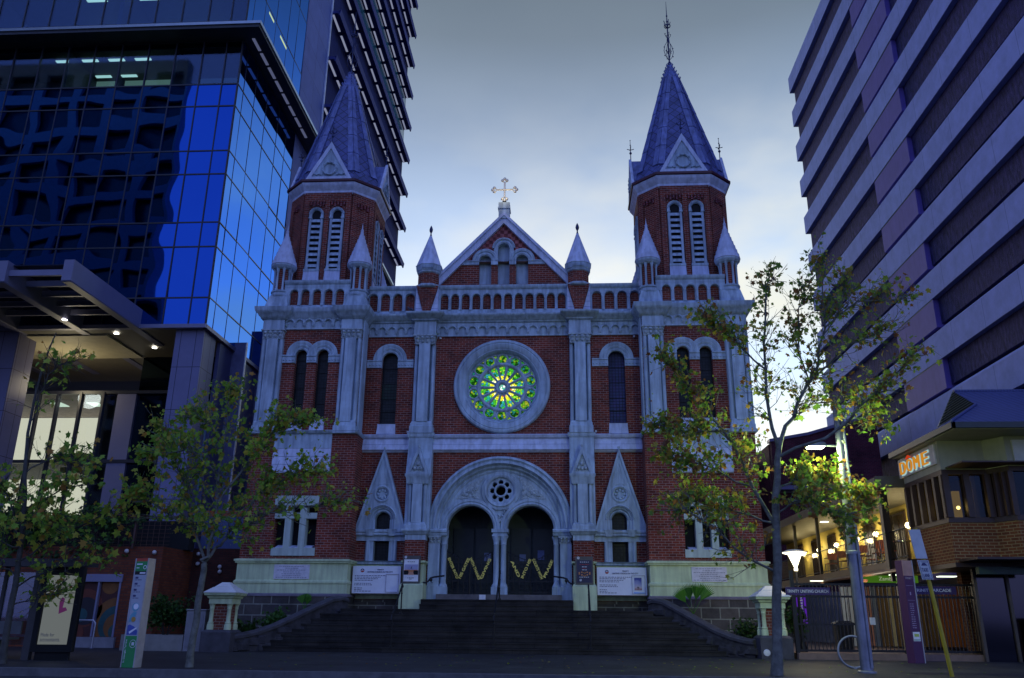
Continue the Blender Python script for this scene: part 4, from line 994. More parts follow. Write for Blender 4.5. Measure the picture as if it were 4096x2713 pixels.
NS = 10; RI = 1.64/NS
def xcheek(y): return 5.15+(-1.15-y)*0.93
g = G()
for k in range(1, NS+1):
    y0 = -3.45+0.25*(k-1); z = RI*k
    if k <= 7: xl = xcheek(y0)+0.02
    elif k == 8: xl = 5.18
    else: xl = 2.58
    yb = 0.0 if k <= 8 else -0.02
    g.rects([(RI*(k-1)-0.01, -xl, xl, y0, yb), (z-0.05, -xl, xl, y0, yb)]) if k < 9 else g.rects([(RI*(k-1)-0.01, -xl, xl, y0, yb), (z-0.05, -xl, xl, y0, yb)])
    g.rects([(z-0.05, -xl-0.001, xl+0.001, y0-0.02, yb), (z-0.01, -xl-0.001, xl+0.001, y0-0.025, yb), (z, -xl-0.001, xl+0.001, y0-0.012, yb)])
structure(g.obj('steps', [STEP]))

def stair_wall(s):
    t = thing('stair_wall', 'curved dark stone side wall sloping down from the %s tower beside the steps' % ('right' if s > 0 else 'left'), 'wall', (s*6.4, -2.5, 0), 'curved side walls of the steps')
    P = [(5.22, -1.05, 1.66), (5.35, -1.25, 1.71), (5.6, -1.5, 1.66), (6.0, -1.95, 1.42), (6.5, -2.5, 1.10), (7.0, -3.02, 0.80), (7.4, -3.45, 0.62), (7.75, -3.85, 0.52), (7.95, -4.1, 0.50)]
    P = [Vector((s*x, y, z)) for x, y, z in P]
    def side(i):
        d = P[min(i+1, len(P)-1)]-P[max(i-1, 0)]; d.z = 0; d.normalize(); return Vector((-d.y, d.x, 0))
    def ribbon(g, w, top, bot, cap):
        vs = []; fs = []; prof = None
        for i, p in enumerate(P):
            n = side(i)
            if cap: sec = [(-w, -0.13), (-w-0.01, -0.05), (-w*0.75, -0.005), (0, 0.02), (w*0.75, -0.005), (w+0.01, -0.05), (w, -0.13)]
            else: sec = [(-w, None), (-w, -0.12), (w, -0.12), (w, None)]
            for a, h in sec: vs.append((p.x+n.x*a, p.y+n.y*a, -0.01 if h is None else p.z+h))
        k = 7 if cap else 4
        for i in range(len(P)-1):
            for q in range(k): a = i*k+q; b = i*k+(q+1) % k; fs.append((a, b, b+k, a+k))
        fs += [tuple(range(k)), tuple(range((len(P)-1)*k, len(P)*k))]
        g.add(vs, fs, cap)
    g = G(); ribbon(g, 0.16, 0, 0, False)
    r = random.Random(11+s)
    for i in range(26):
        t_ = r.random(); j = int(t_*(len(P)-1)); f = t_*(len(P)-1)-j; p = P[j].lerp(P[j+1], f); n = side(j)
        inn = n if (n.x*s < 0) else -n
        z = r.uniform(0.1, max(0.12, p.z-0.3)); w = r.uniform(0.14, 0.34); h = r.uniform(0.07, 0.14)
        d = (P[j+1]-P[j]); d.z = 0; d.normalize(); c = Vector((p.x, p.y, z))+inn*0.15
        vs = []
        for (a, b_, o_) in ((-1, -1, 0), (1, -1, 0), (1, 1, 0), (-1, 1, 0), (-0.8, -0.7, 0.06), (0.75, -0.75, 0.07), (0.8, 0.7, 0.05), (-0.7, 0.75, 0.06)):
            vs.append(c+d*(a*w)+Vector((0, 0, b_*h))+inn*(o_*r.uniform(0.6, 1.3)))
        g.add(vs, [(4, 5, 6, 7), (0, 1, 5, 4), (1, 2, 6, 5), (2, 3, 7, 6), (3, 0, 4, 7)])
    g.obj('wall_body', [RUBBLE], t)
    g = G(); ribbon(g, 0.21, 0, 0, True); g.obj('coping', [COPING], t)
for s in (-1, 1): stair_wall(s)

PIERBRICK = brick('pier_brick', (0.22, 0.06, 0.035), (0.14, 0.035, 0.025), (0.30, 0.22, 0.18))
def gate_pier(cx, cy, label, disc):
    t = thing('gate_pier', label, 'gate pier', (cx, cy, 0), 'gate piers at the ends of the steps')
    g = G(); g.rects([(0, cx-0.46, cx+0.46, cy-0.46, cy+0.46), (0.56, cx-0.46, cx+0.46, cy-0.46, cy+0.46), (0.63, cx-0.38, cx+0.38, cy-0.38, cy+0.38)]); g.obj('pier_base', [COPING], t)
    g = G(); g.box(cx-0.27, cx+0.27, cy-0.27, cy+0.27, 0.6, 1.4); g.obj('pier_shaft', [PIERBRICK], t)
    for ax in (-1, 1):
        for ay in (-1, 1):
            g = G(); x, y = cx+0.27*ax, cy+0.27*ay
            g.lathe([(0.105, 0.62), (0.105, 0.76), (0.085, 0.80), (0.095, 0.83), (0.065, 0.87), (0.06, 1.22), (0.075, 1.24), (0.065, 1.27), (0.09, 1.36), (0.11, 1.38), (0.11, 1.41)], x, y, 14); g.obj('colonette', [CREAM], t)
    g = G(); g.rects([(1.38, cx-0.36, cx+0.36, cy-0.36, cy+0.36), (1.53, cx-0.36, cx+0.36, cy-0.36, cy+0.36), (1.55, cx-0.40, cx+0.40, cy-0.40, cy+0.40), (1.60, cx-0.42, cx+0.42, cy-0.42, cy+0.42), (1.63, cx-0.48, cx+0.48, cy-0.48, cy+0.48), (1.70, cx-0.50, cx+0.50, cy-0.50, cy+0.50)])
    g.m = 1; g.rects([(1.70, cx-0.51, cx+0.51, cy-0.51, cy+0.51), (1.72, cx-0.51, cx+0.51, cy-0.51, cy+0.51), (1.87, cx-0.30, cx+0.30, cy-0.30, cy+0.30), (1.875, cx-0.27, cx+0.27, cy-0.27, cy+0.27), (1.885, cx-0.27, cx+0.27, cy-0.27, cy+0.27), (2.02, cx-0.11, cx+0.11, cy-0.11, cy+0.11)])
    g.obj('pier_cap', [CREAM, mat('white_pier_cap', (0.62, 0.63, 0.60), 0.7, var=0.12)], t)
    if disc:
        g = G(); g.M = Matrix.Translation((cx-0.30, cy-0.46, 0.16)) @ Matrix.Rotation(PI/2, 4, 'X'); g.lathe([(0.001, 0.03), (0.085, 0.025), (0.10, 0.0)], 0, 0, 18); g.obj('round_plate', [mat('white_plate', (0.7, 0.7, 0.7), 0.5)], t)
gate_pier(-8.22, -4.08, 'white capped brick gate pier with corner colonettes left of the steps', False)
gate_pier(8.36, -4.28, 'white capped brick gate pier with corner colonettes beside the black arcade gates', True)

# ---- notice boards
BOARD = mat('white_notice_board', (0.74, 0.77, 0.86), 0.5, var=0.06)
INK = mat('navy_print', (0.05, 0.05, 0.13), 0.7); REDINK = mat('red_print', (0.35, 0.03, 0.03), 0.7)
TIMBER = mat('brown_timber_frame', (0.10, 0.075, 0.05), 0.6)
def emblem(g, x, z, r, y, m_red, m_white, m_navy):
    """round church badge: dark disc, red lower half, white cross bar and dove wing"""
    g.m = m_navy; g.prism(circ(x, z, r, 24), y, y+0.006)
    g.m = m_red; g.prism([(x-r*0.95, z-0.1*r)]+[(x+0.95*r*math.cos(PI+PI*i/12), z-0.1*r+0.85*r*math.sin(PI+PI*i/12)) for i in range(1, 12)]+[(x+r*0.95, z-0.1*r)], y-0.003, y+0.002)
    g.m = m_white; g.box(x-r*0.85, x+r*0.85, y-0.006, y, z-0.10*r, z+0.10*r); g.box(x-0.1*r, x+0.1*r, y-0.006, y, z+0.1*r, z+0.75*r)
WHITEINK = mat('white_print', (0.75, 0.76, 0.8), 0.6)
def big_board(x0, x1, label, poster):
    yb = -0.62; t = thing('notice_board', label, 'notice board', ((x0+x1)/2, -0.4, 1.8))
    g = G(); g.box(x0, x1, -0.60, -0.52, 1.83, 2.75); pn = g.obj('panel', [BOARD], t)
    g = G(); g.box(x0-0.02, x1+0.02, -0.61, -0.50, 1.805, 1.832); g.box(x0-0.03, x0, -0.61, -0.50, 1.80, 2.75); g.box(x1, x1+0.03, -0.61, -0.50, 1.80, 2.75)
    for xx in (x0+0.2, x1-0.2): g.box(xx-0.03, xx+0.03, -0.5, -0.06, 1.9, 2.6)
    g.obj('frame', [TIMBER], t)
    g = G(); r = random.Random(int(x0*10)); yy = -0.606
    put_text(g, 'TRINITY', (x0+0.86, yy, 2.605), (1, 0, 0), (0, 0, 1), width=0.24, height=0.045, thick=0.004, bold=0.02)
    put_text(g, 'UNITING CHURCH IN THE CITY', (x0+0.52, yy, 2.525), (1, 0, 0), (0, 0, 1), width=0.90, height=0.05, thick=0.004, bold=0.02)
    for i, w in enumerate([1.12, 0.92, 0.82, 0.66, 0, 0.58, 0.62, 0, 0.28, 0.26, 0.6]):
        if w: scribble(g, x0+0.08, x0+0.08+w, 2.415-0.052*i, 0.02, -0.604, r)
    g.obj('lettering', [INK], pn)
    g = G(); emblem(g, x0+0.34, 2.60, 0.065, -0.607, 0, 1, 2); g.obj('emblem', [REDINK, WHITEINK, INK], pn)
    g = G(); a, b = x1-0.52, x1-0.06
    g.prism(rect(a, b, 1.87, 2.49), -0.625, -0.60, [rect(a+0.02, b-0.02, 1.89, 2.47)])
    pf = g.obj('poster_frame', [mat('grey_poster_frame', (0.45, 0.45, 0.55), 0.5)], t)
    if poster:
        m, nt, bs = newmat('church_poster'); uv, tc = wall_uv(nt)
        p = nd(nt, 'ShaderNodeSeparateXYZ'); nt.links.new(tc.outputs['Object'], p.inputs[0])
        n1 = nd(nt, 'ShaderNodeTexNoise', i_Scale=5.0, i_Detail=3.0); nt.links.new(tc.outputs['Object'], n1.inputs[0])
        hh = math_n(nt, 'MULTIPLY_ADD', math_n(nt, 'SUBTRACT', p.outputs[2], 0.18), 2.2, math_n(nt, 'MULTIPLY', math_n(nt, 'SUBTRACT', n1.outputs[0], 0.5), 0.7))
        c = ramp(nt, hh, [(0.0, (0.35, 0.12, 0.12)), (0.2, (0.6, 0.5, 0.55)), (0.45, (0.35, 0.36, 0.6)), (0.75, (0.05, 0.07, 0.35)), (1.0, (0.02, 0.03, 0.22))])
        nt.links.new(c, bs.inputs['Base Color'])
        g = G(); g.box(a+0.09, b-0.12, -0.612, -0.60, 2.0, 2.41); g.m = 1; g.box(a+0.2, a+0.22, -0.614, -0.61, 2.03, 2.12); g.box(a+0.17, a+0.25, -0.614, -0.61, 2.085, 2.1); g.m = 2; g.box(a+0.06, b-0.03, -0.608, -0.60, 1.895, 1.925)
        g.obj('poster', [m, BLACK, mat('bright_blue_strip', (0.05, 0.25, 0.7), 0.5)], pf)
big_board(-5.12, -3.42, 'white church notice board with an empty poster frame left of the entrance steps', False)
big_board(3.42, 5.12, 'white church notice board with a blue poster right of the entrance steps', True)
def poster_case(x0, x1, dark):
    t = thing('poster_case', ('navy poster case showing a heart of candles on the right entrance pier' if dark else 'white poster case showing a sunset picture on the left entrance pier'), 'poster', ((x0+x1)/2, -0.66, 2.15), 'poster cases on the entrance piers')
    yf = -0.80
    g = G(); g.box(x0, x1, yf, -0.64, 2.17, 3.1); g.obj('case', [mat('bronze_case', (0.09, 0.085, 0.08), 0.4, metal=0.3)], t)
    a, b = x0+0.05, x1-0.05
    g = G(); g.m = 0; g.box(a, b, yf-0.012, yf, 2.23, 2.97)
    cx = (a+b)/2; r = random.Random(4)
    if not dark:
        g.m = 1; g.box(a+0.02, b-0.02, yf-0.016, yf-0.01, 2.62, 2.80); g.m = 2; g.box(a+0.02, b-0.02, yf-0.016, yf-0.01, 2.54, 2.62); g.m = 3; g.box(a+0.02, b-0.02, yf-0.016, yf-0.01, 2.45, 2.54)
        g.m = 4
        for q in (-1, 1): g.prism([(cx+q*0.25, 2.455), (cx+q*0.11, 2.455), (cx+q*0.08, 2.52), (cx+q*0.09, 2.60), (cx+q*0.25, 2.60)], yf-0.02, yf-0.014)
        g.prism([(cx-0.02, 2.66), (cx+0.02, 2.74), (cx+0.035, 2.735), (cx+0.01, 2.69), (cx+0.04, 2.67)], yf-0.02, yf-0.014)
        scribble(g, cx-0.13, cx+0.13, 2.88, 0.018, yf-0.016, r); scribble(g, cx-0.12, cx+0.12, 2.34, 0.016, yf-0.016, r); scribble(g, cx-0.05, cx+0.06, 2.30, 0.016, yf-0.016, r)
        mats = [WHITEINK, mat('dusk_sky_print', (0.35, 0.36, 0.55), 0.6), mat('orange_print', (0.65, 0.25, 0.10), 0.6), mat('pink_print', (0.6, 0.3, 0.2), 0.6), BLACK]
    else:
        g.m = 1
        for z, w in ((2.90, 0.30), (2.74, 0.16), (2.64, 0.17), (2.40, 0.36)): scribble(g, cx-w/2, cx+w/2, z, 0.02, yf-0.016, r)
        g.m = 2
        for z, w in ((2.82, 0.32), (2.69, 0.14)): scribble(g, cx-w/2, cx+w/2, z, 0.02, yf-0.016, r)
        g.m = 3
        for i in range(14):
            u = -PI+2*PI*i/14; hx = 0.19*math.sin(u)**3*1.0; hz = (13*math.cos(u)-5*math.cos(2*u)-2*math.cos(3*u)-math.cos(4*u))/16*0.07
            g.prism(rect(cx+hx-0.024, cx+hx+0.024, 2.515+hz-0.02, 2.515+hz+0.025), yf-0.018, yf-0.012)
        mats = [mat('navy_poster', (0.018, 0.018, 0.06), 0.5), WHITEINK, REDINK, mat('candle_print', (0.65, 0.28, 0.10), 0.6)]
    g.obj('poster', mats, t)
    g = G(); emblem(g, x0+0.10, 3.045, 0.045, yf-0.008, 0, 1, 2); g.obj('emblem', [WHITEINK, INK, WHITEINK], t)
    if dark:
        g = G(); emblem(g, x0+0.17, 2.31, 0.04, yf-0.02, 0, 1, 2); g.obj('emblem', [WHITEINK, INK, WHITEINK], t)
poster_case(-3.33, -2.72, False); poster_case(2.68, 3.29, True)

# ---- banners of gold letters hung on the gates
GOLDTXT = mat('gold_letters', (0.90, 0.74, 0.14), 0.5, var=0.1)
def letter_banner(lines, label):
    t = thing('letter_banner', label, 'banner', (sum(l[0] for l in lines)/4, 0.17, 2.3), 'zigzag letter banners on the entrance gates')
    for x0, z0, x1, z1, txt in lines:
        g = G(); d = Vector((x1-x0, 0, z1-z0)); L = d.length; d.normalize(); u = Vector((-d.z, 0, d.x)); o = Vector((x0, 0.175, z0))-u*0.05
        put_text(g, txt, o+d*0.03, d, u, width=L-0.06, height=0.105, thick=0.012, bold=0.035)
        g.obj('lettering', [GOLDTXT], t)
letter_banner([(-1.86, 3.12, -1.50, 2.36, 'ENTER INTO'), (-1.46, 2.36, -1.11, 3.11, 'HIS GATES'), (-1.08, 3.13, -0.72, 2.33, 'WITH THANKS'), (-0.68, 2.35, -0.34, 3.10, 'GIVING')], 'zigzag of gold letters starting ENTER INTO on the left entrance gate')
letter_banner([(0.40, 3.04, 0.70, 2.42, 'AND'), (0.78, 2.38, 1.10, 3.09, 'INTO HIS'), (1.18, 3.10, 1.51, 2.36, 'COURTS WITH'), (1.57, 2.41, 1.89, 3.06, 'PRAISE')], 'zigzag of gold letters ending PRAISE on the right entrance gate')
g = G(); g.box(-0.68, -0.45, -0.335, -0.325, 1.645, 1.82)
tag(g.obj('paper_notice', [WHITEINK], None, (-0.56, -0.33, 1.65)), 'small white paper notice on the door step between the gates', 'notice')

# ---- handrails
def handrail(x, y0, y1, label):
    t = thing('handrail', label, 'handrail', (x, y0, 0), 'black handrails on the steps')
    zb = lambda y: max(0.0, RI*(math.floor((y+3.45)/0.25)+1)) if y > -3.45 else 0.0
    za, zc = zb(y0)+0.95, zb(y1)+0.90
    g = G(); g.tube([(x, y0-0.18, za-0.16), (x, y0-0.10, za-0.02), (x, y0, za), (x, y1, zc), (x, y1+0.12, zc+0.01), (x, y1+0.16, zc-0.05)], 0.026, 8); g.obj('rail', [IRON], t)
    for y, z in ((y0, za), (y1, zc)):
        g = G(); g.tube([(x, y, zb(y)), (x, y, z)], 0.022, 8); g.lathe([(0.05, zb(y)), (0.05, zb(y)+0.03), (0.03, zb(y)+0.05)], x, y, 10); g.ball((x, y, z-0.25), 0.035, 8); g.ball((x, y, z+0.03), 0.035, 8, 1.4); g.obj('post', [IRON], t)
handrail(-3.1, -3.35, -1.95, 'black iron handrail on the left part of the steps below the sunset poster')
handrail(0.10, -3.35, -1.2, 'long black iron handrail in the middle of the steps')
handrail(3.08, -3.35, -1.95, 'black iron handrail on the right part of the steps below the candle poster')
for s in (-1, 1):
    g = G(); P = [(2.64, 2.20), (2.52, 2.20), (2.44, 2.26), (2.38, 2.36), (2.26, 2.40), (1.92, 2.45)]
    g.tube([(s*x, -0.62+0.4*(2.64-x), z) for x, z in P], 0.03, 8)
    g.ball((s*2.36, -0.52, 2.30), 0.06, 8); g.tube([(s*2.36, -0.54, 2.36), (s*2.36, -0.54, 2.24)], 0.02, 6); g.tube([(s*2.36, -0.54, 2.24), (s*2.36, -0.15, 2.22)], 0.015, 6)
    tag(g.obj('wall_handrail', [IRON], None, (s*2.3, -0.5, 2.2)), 'short bent black handrail on the %s door jamb' % ('left' if s < 0 else 'right'), 'handrail', 'bent handrails by the doors')

# ================================================================ LEFT: GLASS OFFICE TOWER
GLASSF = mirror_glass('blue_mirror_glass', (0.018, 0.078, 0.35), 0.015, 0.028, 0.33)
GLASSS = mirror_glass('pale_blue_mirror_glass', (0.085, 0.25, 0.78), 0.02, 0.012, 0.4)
MULL = mat('dark_mullion', (0.015, 0.017, 0.03), 0.4)
PANEL = mat('grey_metal_cladding', (0.20, 0.20, 0.31), 0.45, metal=0.2, var=0.1, scale=0.8)
SOFFIT = mat('dark_soffit', (0.035, 0.04, 0.05), 0.6, var=0.2)
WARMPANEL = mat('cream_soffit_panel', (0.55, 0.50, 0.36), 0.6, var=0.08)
XL, YL = -12.0, 0.24
tower_o = thing('glass_office_tower', 'tall blue mirror glass office tower with projecting roof slab left of the church', 'office tower', (-18, 8, 0))
LV = [12.14, 13.31, 15.58, 16.70, 18.99, 20.13, 22.38, 23.52, 25.80]
cols = [XL, -12.71]+[-13.78-1.265*k for k in range(11)]
pr = random.Random(5)
def pane(x0, x1, z0, z1, side, name='glass_pane', mats=None, parent=tower_o):
    g = G()
    if side == 'f': c = Vector(((x0+x1)/2, YL, (z0+z1)/2)); g.box(x0+0.02, x1-0.02, YL-0.03, YL+0.03, z0+0.02, z1-0.02)
    else: c = Vector((XL, (x0+x1)/2, (z0+z1)/2)); g.box(XL-0.03, XL+0.03, x0+0.02, x1-0.02, z0+0.02, z1-0.02)
    e = thing  # panes are set a hair out of true, as real ones are
    g.v = [tuple(Vector(v)-c) for v in g.v]
    R = Matrix.Rotation(pr.uniform(-0.006, 0.006), 4, 'X') @ Matrix.Rotation(pr.uniform(-0.006, 0.006), 4, 'Y' if side == 's' else 'Z')
    g.v = [tuple(R @ Vector(v)+c) for v in g.v]
    return g.obj(name, mats, parent)
# front curtain wall, floor by floor; the top floor is clear glass with rooms behind
for i in range(len(cols)-1):
    for j in (0, 1, 3, 5):
        z0 = LV[j]; z1 = LV[j+1] if j == 0 else LV[j+2]
        if j == 5: z1 = 23.52
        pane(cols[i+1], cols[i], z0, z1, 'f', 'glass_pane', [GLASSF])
sides = [YL+0.0]+[0.86+1.29*k for k in range(0, 6)]
ys = [YL, 0.86, 2.13, 3.62, 5.3, 6.6, 7.9]
for i in range(len(ys)-1):
    for j in (0, 1, 3, 5):
        z0 = LV[j]; z1 = LV[j+1] if j == 0 else LV[j+2]
        if j == 5: z1 = LV[8] if i > 0 or True else z1
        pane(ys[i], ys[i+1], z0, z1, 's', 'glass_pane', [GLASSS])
CLEAR = clear_glass('clear_window_glass', (0.6, 0.75, 0.8), 0.07)
g = G(); g.box(cols[-1], XL-0.02, YL-0.02, YL+0.02, 23.54, 25.78); g.obj('office_glazing', [CLEAR], tower_o)
g = G()
for x in cols: g.box(x-0.025, x+0.025, YL-0.06, YL+0.04, 12.14, 25.8)
for z in LV: g.box(cols[-1], XL+0.04, YL-0.055, YL+0.04, z-0.03, z+0.03)
for y in ys: g.box(XL-0.03, XL+0.045, y-0.008, y+0.008, 12.14, 25.8)
for z in LV: g.box(XL-0.03, XL+0.05, YL, ys[-1], z-0.022, z+0.022)
g.obj('mullion_grid', [MULL], tower_o)
# rooms behind the clear top floor
LITROOM = emit('lit_office_wall', (0.42, 0.60, 0.50), 0.36); DIMROOM = emit('dim_office_wall', (0.08, 0.16, 0.40), 0.18); TUBE = emit('ceiling_light_tube', (0.75, 0.95, 0.85), 1.2)
g = G(); zc = 25.6
for i in range(len(cols)-1):
    x1, x0 = cols[i], cols[i+1]
    lit = i in (4, 5, 6, 7)
    g.m = 0 if lit else (1 if i < 4 else 2)
    g.box(x0, x1, 2.6, 2.65, 23.5, zc); g.m = 2; g.box(x0, x1, 0.4, 3.2, zc, zc+0.05); g.box(x0, x1, 0.4, 3.2, 23.45, 23.5)
    if lit:
        g.m = 3
        for k in range(2 if i in (5, 6) else 1): g.box(x0+0.2, x0+0.95, 0.9+1.2*k, 1.05+1.2*k, zc-0.06, zc-0.02)
    if i in (3, 7): g.m = 2; g.box(x1-0.05, x1, 0.4, 3.2, 23.5, zc)
    if i == 5: g.m = 2; g.box(x0+0.3, x0+0.75, 1.6, 1.65, 24.2, 25.0)
g.obj('office_interior', [LITROOM, DIMROOM, SOFFIT, TUBE], tower_o)
# roof slab / soffit ring at 25.8 and the set-back upper floors
g = G(); g.box(-60, -10.96, -0.66, 30, 25.84, 26.0); g.obj('soffit', [SOFFIT], tower_o)
g = G(); g.rects([(26.0, -60, -10.90, -0.72, 30), (26.12, -60, -10.88, -0.74, 30), (26.14, -60, -11.0, -0.6, 30)]); g.obj('slab_edge', [mat('bright_metal_edge', (0.38, 0.46, 0.55), 0.35, metal=0.5, var=0.08)], tower_o)
g = G()
for k in range(8): g.box(-11.55, -11.42, 0.1+1.05*k, 0.95+1.05*k, 25.80, 25.835)
g.obj('soffit_light', [emit('cool_soffit_strip', (0.35, 0.40, 0.75), 0.22)], tower_o)
g = G()
UZ = [26.14, 29.6, 33.0, 36.4, 39.8, 43.2, 46.6, 50.0]
for j in range(len(UZ)-1):
    for i in range(len(ys)-1):
        if j < 4: pane(ys[i], ys[i+1], UZ[j], UZ[j+1], 's', 'upper_glass_pane', [GLASSS])
for j in range(2, len(UZ)-1): g.box(-60, XL-0.04, YL, 0.3, UZ[j], UZ[j+1])
for j in range(4, len(UZ)-1): g.box(XL-0.04, XL, YL, 8, UZ[j], UZ[j+1])
g.obj('upper_wall', [GLASSF], tower_o)
g = G(); g.box(-30, XL-0.04, YL-0.02, YL+0.02, 26.16, 29.5); g.obj('office_glazing', [CLEAR], tower_o)
g = G()
for x in cols+[cols[-1]-1.265*k for k in range(1, 6)]: g.box(x-0.025, x+0.025, YL-0.05, YL+0.03, 26.14, 33)
for z in (26.9, 29.5): g.box(-30, XL, YL-0.045, YL+0.03, z-0.025, z+0.025)
for y in ys: g.box(XL-0.03, XL+0.042, y-0.008, y+0.008, 26.14, 50)
for z in (26.9, 29.6, 33, 36.4): g.box(XL-0.03, XL+0.045, YL, ys[-1], z-0.02, z+0.02)
g.obj('mullion_grid', [MULL], tower_o)
g = G(); zc = 29.3
for k in range(9):
    x1 = -12.8-1.3*k; x0 = x1-1.3
    lit = 1 <= k <= 6
    g.m = 0 if lit else 1; g.box(x0, x1, 3.6, 3.65, 26.2, zc); g.m = 2; g.box(x0, x1, 0.4, 3.6, zc, zc+0.05)
    if lit and k % 2: g.m = 3; g.box(x0+0.1, x0+1.1, 1.2, 1.35, zc-0.06, zc-0.02)
g.m = 2; g.box(-18.3, -18.1, 0.5, 3.6, 26.2, zc); g.box(-15.0, -14.3, 1.0, 1.5, 26.2, 27.3); g.box(-16.9, -16.4, 1.0, 1.4, 26.2, 27.1)
g.obj('office_interior', [LITROOM, DIMROOM, SOFFIT, TUBE], tower_o)
# lights glimpsed inside the side glass
g = G()
for y0, y1, z in ((2.6, 3.3, 29.3), (4.3, 5.3, 29.25), (5.6, 5.9, 28.0)): g.box(XL+0.035, XL+0.045, y0, y1, z, z+0.12)
g.obj('ceiling_light', [emit('yellow_green_tube', (0.75, 0.95, 0.55), 0.7)], tower_o)
# blind core wall, pier and inner body
g = G(); g.box(XL-0.2, XL+0.05, 7.9, 11.9, 8, 120)
for k in range(24): pass
g.obj('pier', [brick('blue_grey_panel_cladding', (0.17, 0.22, 0.46), (0.15, 0.19, 0.42), (0.06, 0.07, 0.15), bw=2.0, bh=1.7, ms=0.012, offset=0.0, rough=0.7, bump=0.1, dark=0.12)], tower_o)
g = G(); g.box(XL+0.0, XL+0.12, 11.9, 12.05, 8, 120); g.obj('pier_edge', [mat('white_metal_edge', (0.6, 0.65, 0.75), 0.35)], tower_o)
g = G(); g.box(-60, XL-0.2, 3.7, 30, 12.3, 50); g.box(-60, -28, 0.5, 3.7, 0, 50); g.obj('core', [MULL], tower_o)
# fins of the rear slab
finm = mat('dark_blue_sunshade', (0.045, 0.055, 0.20), 0.7, var=0.2, spec=0.2)
g = G(); g.box(-30, -12.1, 12.06, 36.3, 8, 130); g.obj('rear_wall', [mat('dark_blue_rear_wall', (0.02, 0.03, 0.12), 0.85, var=0.2, spec=0.1)], tower_o)
for k in range(32):
    z = 20.1+3.44*k
    g = G(); g.box(-12.1, -11.42, 12.06, 36.2, z, z+0.10); g.rects([(z-0.22, -11.52, -11.44, 12.06, 36.2), (z+0.18, -11.47, -11.37, 12.06, 36.2)])
    for q in range(12): g.box(-12.1, -11.5, 12.06+2.03*q, 12.12+2.03*q, z-0.10, z)
    g.m = 1
    for q in range(12): g.box(-12.0, -11.87, 12.3+2.03*q, 13.9+2.03*q, z-0.035, z-0.002)
    g.m = 2
    if k in (7, 8, 12, 13): g.box(-12.095, -12.05, 12.2, 36.0, z-2.0, z-0.3)
    g.obj('sunshade', [finm, emit('pale_light_panel', (0.50, 0.55, 0.80), 0.42), mat('green_tinted_glass', (0.05, 0.16, 0.20), 0.15)], tower_o)

# portico under the tower: columns, soffit, lobby
g = G()
g.box(-13.27, -12.1, 0.45, 1.62, 0, 12.12)
colm = brick('grey_column_panel', (0.19, 0.19, 0.33), (0.18, 0.18, 0.31), (0.03, 0.03, 0.06), bw=0.62, bh=1.74, ms=0.012, offset=0.0, rough=0.4, bump=0.1, dark=0.1)
g.obj('column', [colm], tower_o)
g = G(); g.box(-21.0, -19.85, 0.45, 1.62, 0, 12.12); g.obj('column', [colm], tower_o)
g = G(); g.box(-40, -11.98, 0.2, 8, 12.02, 12.13); g.obj('portico_soffit', [mat('brown_grey_soffit', (0.17, 0.155, 0.125), 0.6, var=0.15, scale=0.6)], tower_o)
g = G(); g.box(-40, XL+0.06, YL-0.1, YL+0.1, 12.0, 12.16); g.box(XL-0.1, XL+0.07, YL, 8, 12.0, 12.16); g.obj('base_trim', [PANEL], tower_o)
# lobby wall at the back of the portico
lw = 4.0
g = G()
LOBBY = emit('lit_lobby_wall', (0.66, 0.65, 0.56), 1.5)
g.box(-26, -17.9, lw+4.5, lw+4.6, 3.5, 10.3); g.obj('lobby_back_wall', [LOBBY], tower_o)
g = G(); g.box(-26, -17.9, lw+0.1, lw+4.5, 10.32, 10.40); g.m = 1
for x in (-21.0, -19.3, -18.6): g.box(x-0.25, x+0.25, lw+1.5, lw+2.2, 10.28, 10.315)
g.m = 2; g.box(-26, -17.9, lw+0.1, lw+4.5, 7.25, 7.35); g.m = 3; g.box(-20.0, -18.4, lw+0.5, lw+1.3, 7.5, 7.75); g.box(-19.6, -18.8, lw+0.5, lw+1.3, 6.9, 7.15)
g.obj('lobby_ceiling', [mat('pink_lobby_ceiling', (0.45, 0.36, 0.32), 0.6), TUBE, SOFFIT, mat('yellow_lobby_box', (0.6, 0.55, 0.03), 0.5)], tower_o)
g = G(); g.box(-26, -16.9, lw-0.01, lw+0.01, 3.5, 10.35); g.obj('lobby_glazing', [clear_glass('lobby_glass', (0.8, 0.82, 0.78), 0.08)], tower_o)
g = G()
for x in (-24.0, -23.0, -21.9, -20.8, -19.92, -18.87, -17.85): g.box(x-0.05, x+0.05, lw-0.14, lw+0.06, 3.4, 10.36)
for z in (7.3, 10.36): g.box(-26, -12.1, lw-0.1, lw+0.06, z-0.07, z+0.07)
g.obj('lobby_mullion', [MULL], tower_o)
g = G(); g.box(-17.9, -17.2, lw+0.2, lw+0.6, 3.4, 10.3); g.obj('lobby_screen', [BLACK], tower_o)
g = G(); g.box(-17.25, -16.4, lw-0.05, lw+0.5, 3.4, 10.36); g.obj('lobby_pier', [PANEL], tower_o)
g = G(); g.box(-16.4, -12.0, lw+0.1, lw+0.4, 0, 12); g.obj('dark_glazing', [mirror_glass('near_black_glass', (0.03, 0.05, 0.08), 0.05, 0.01)], tower_o)
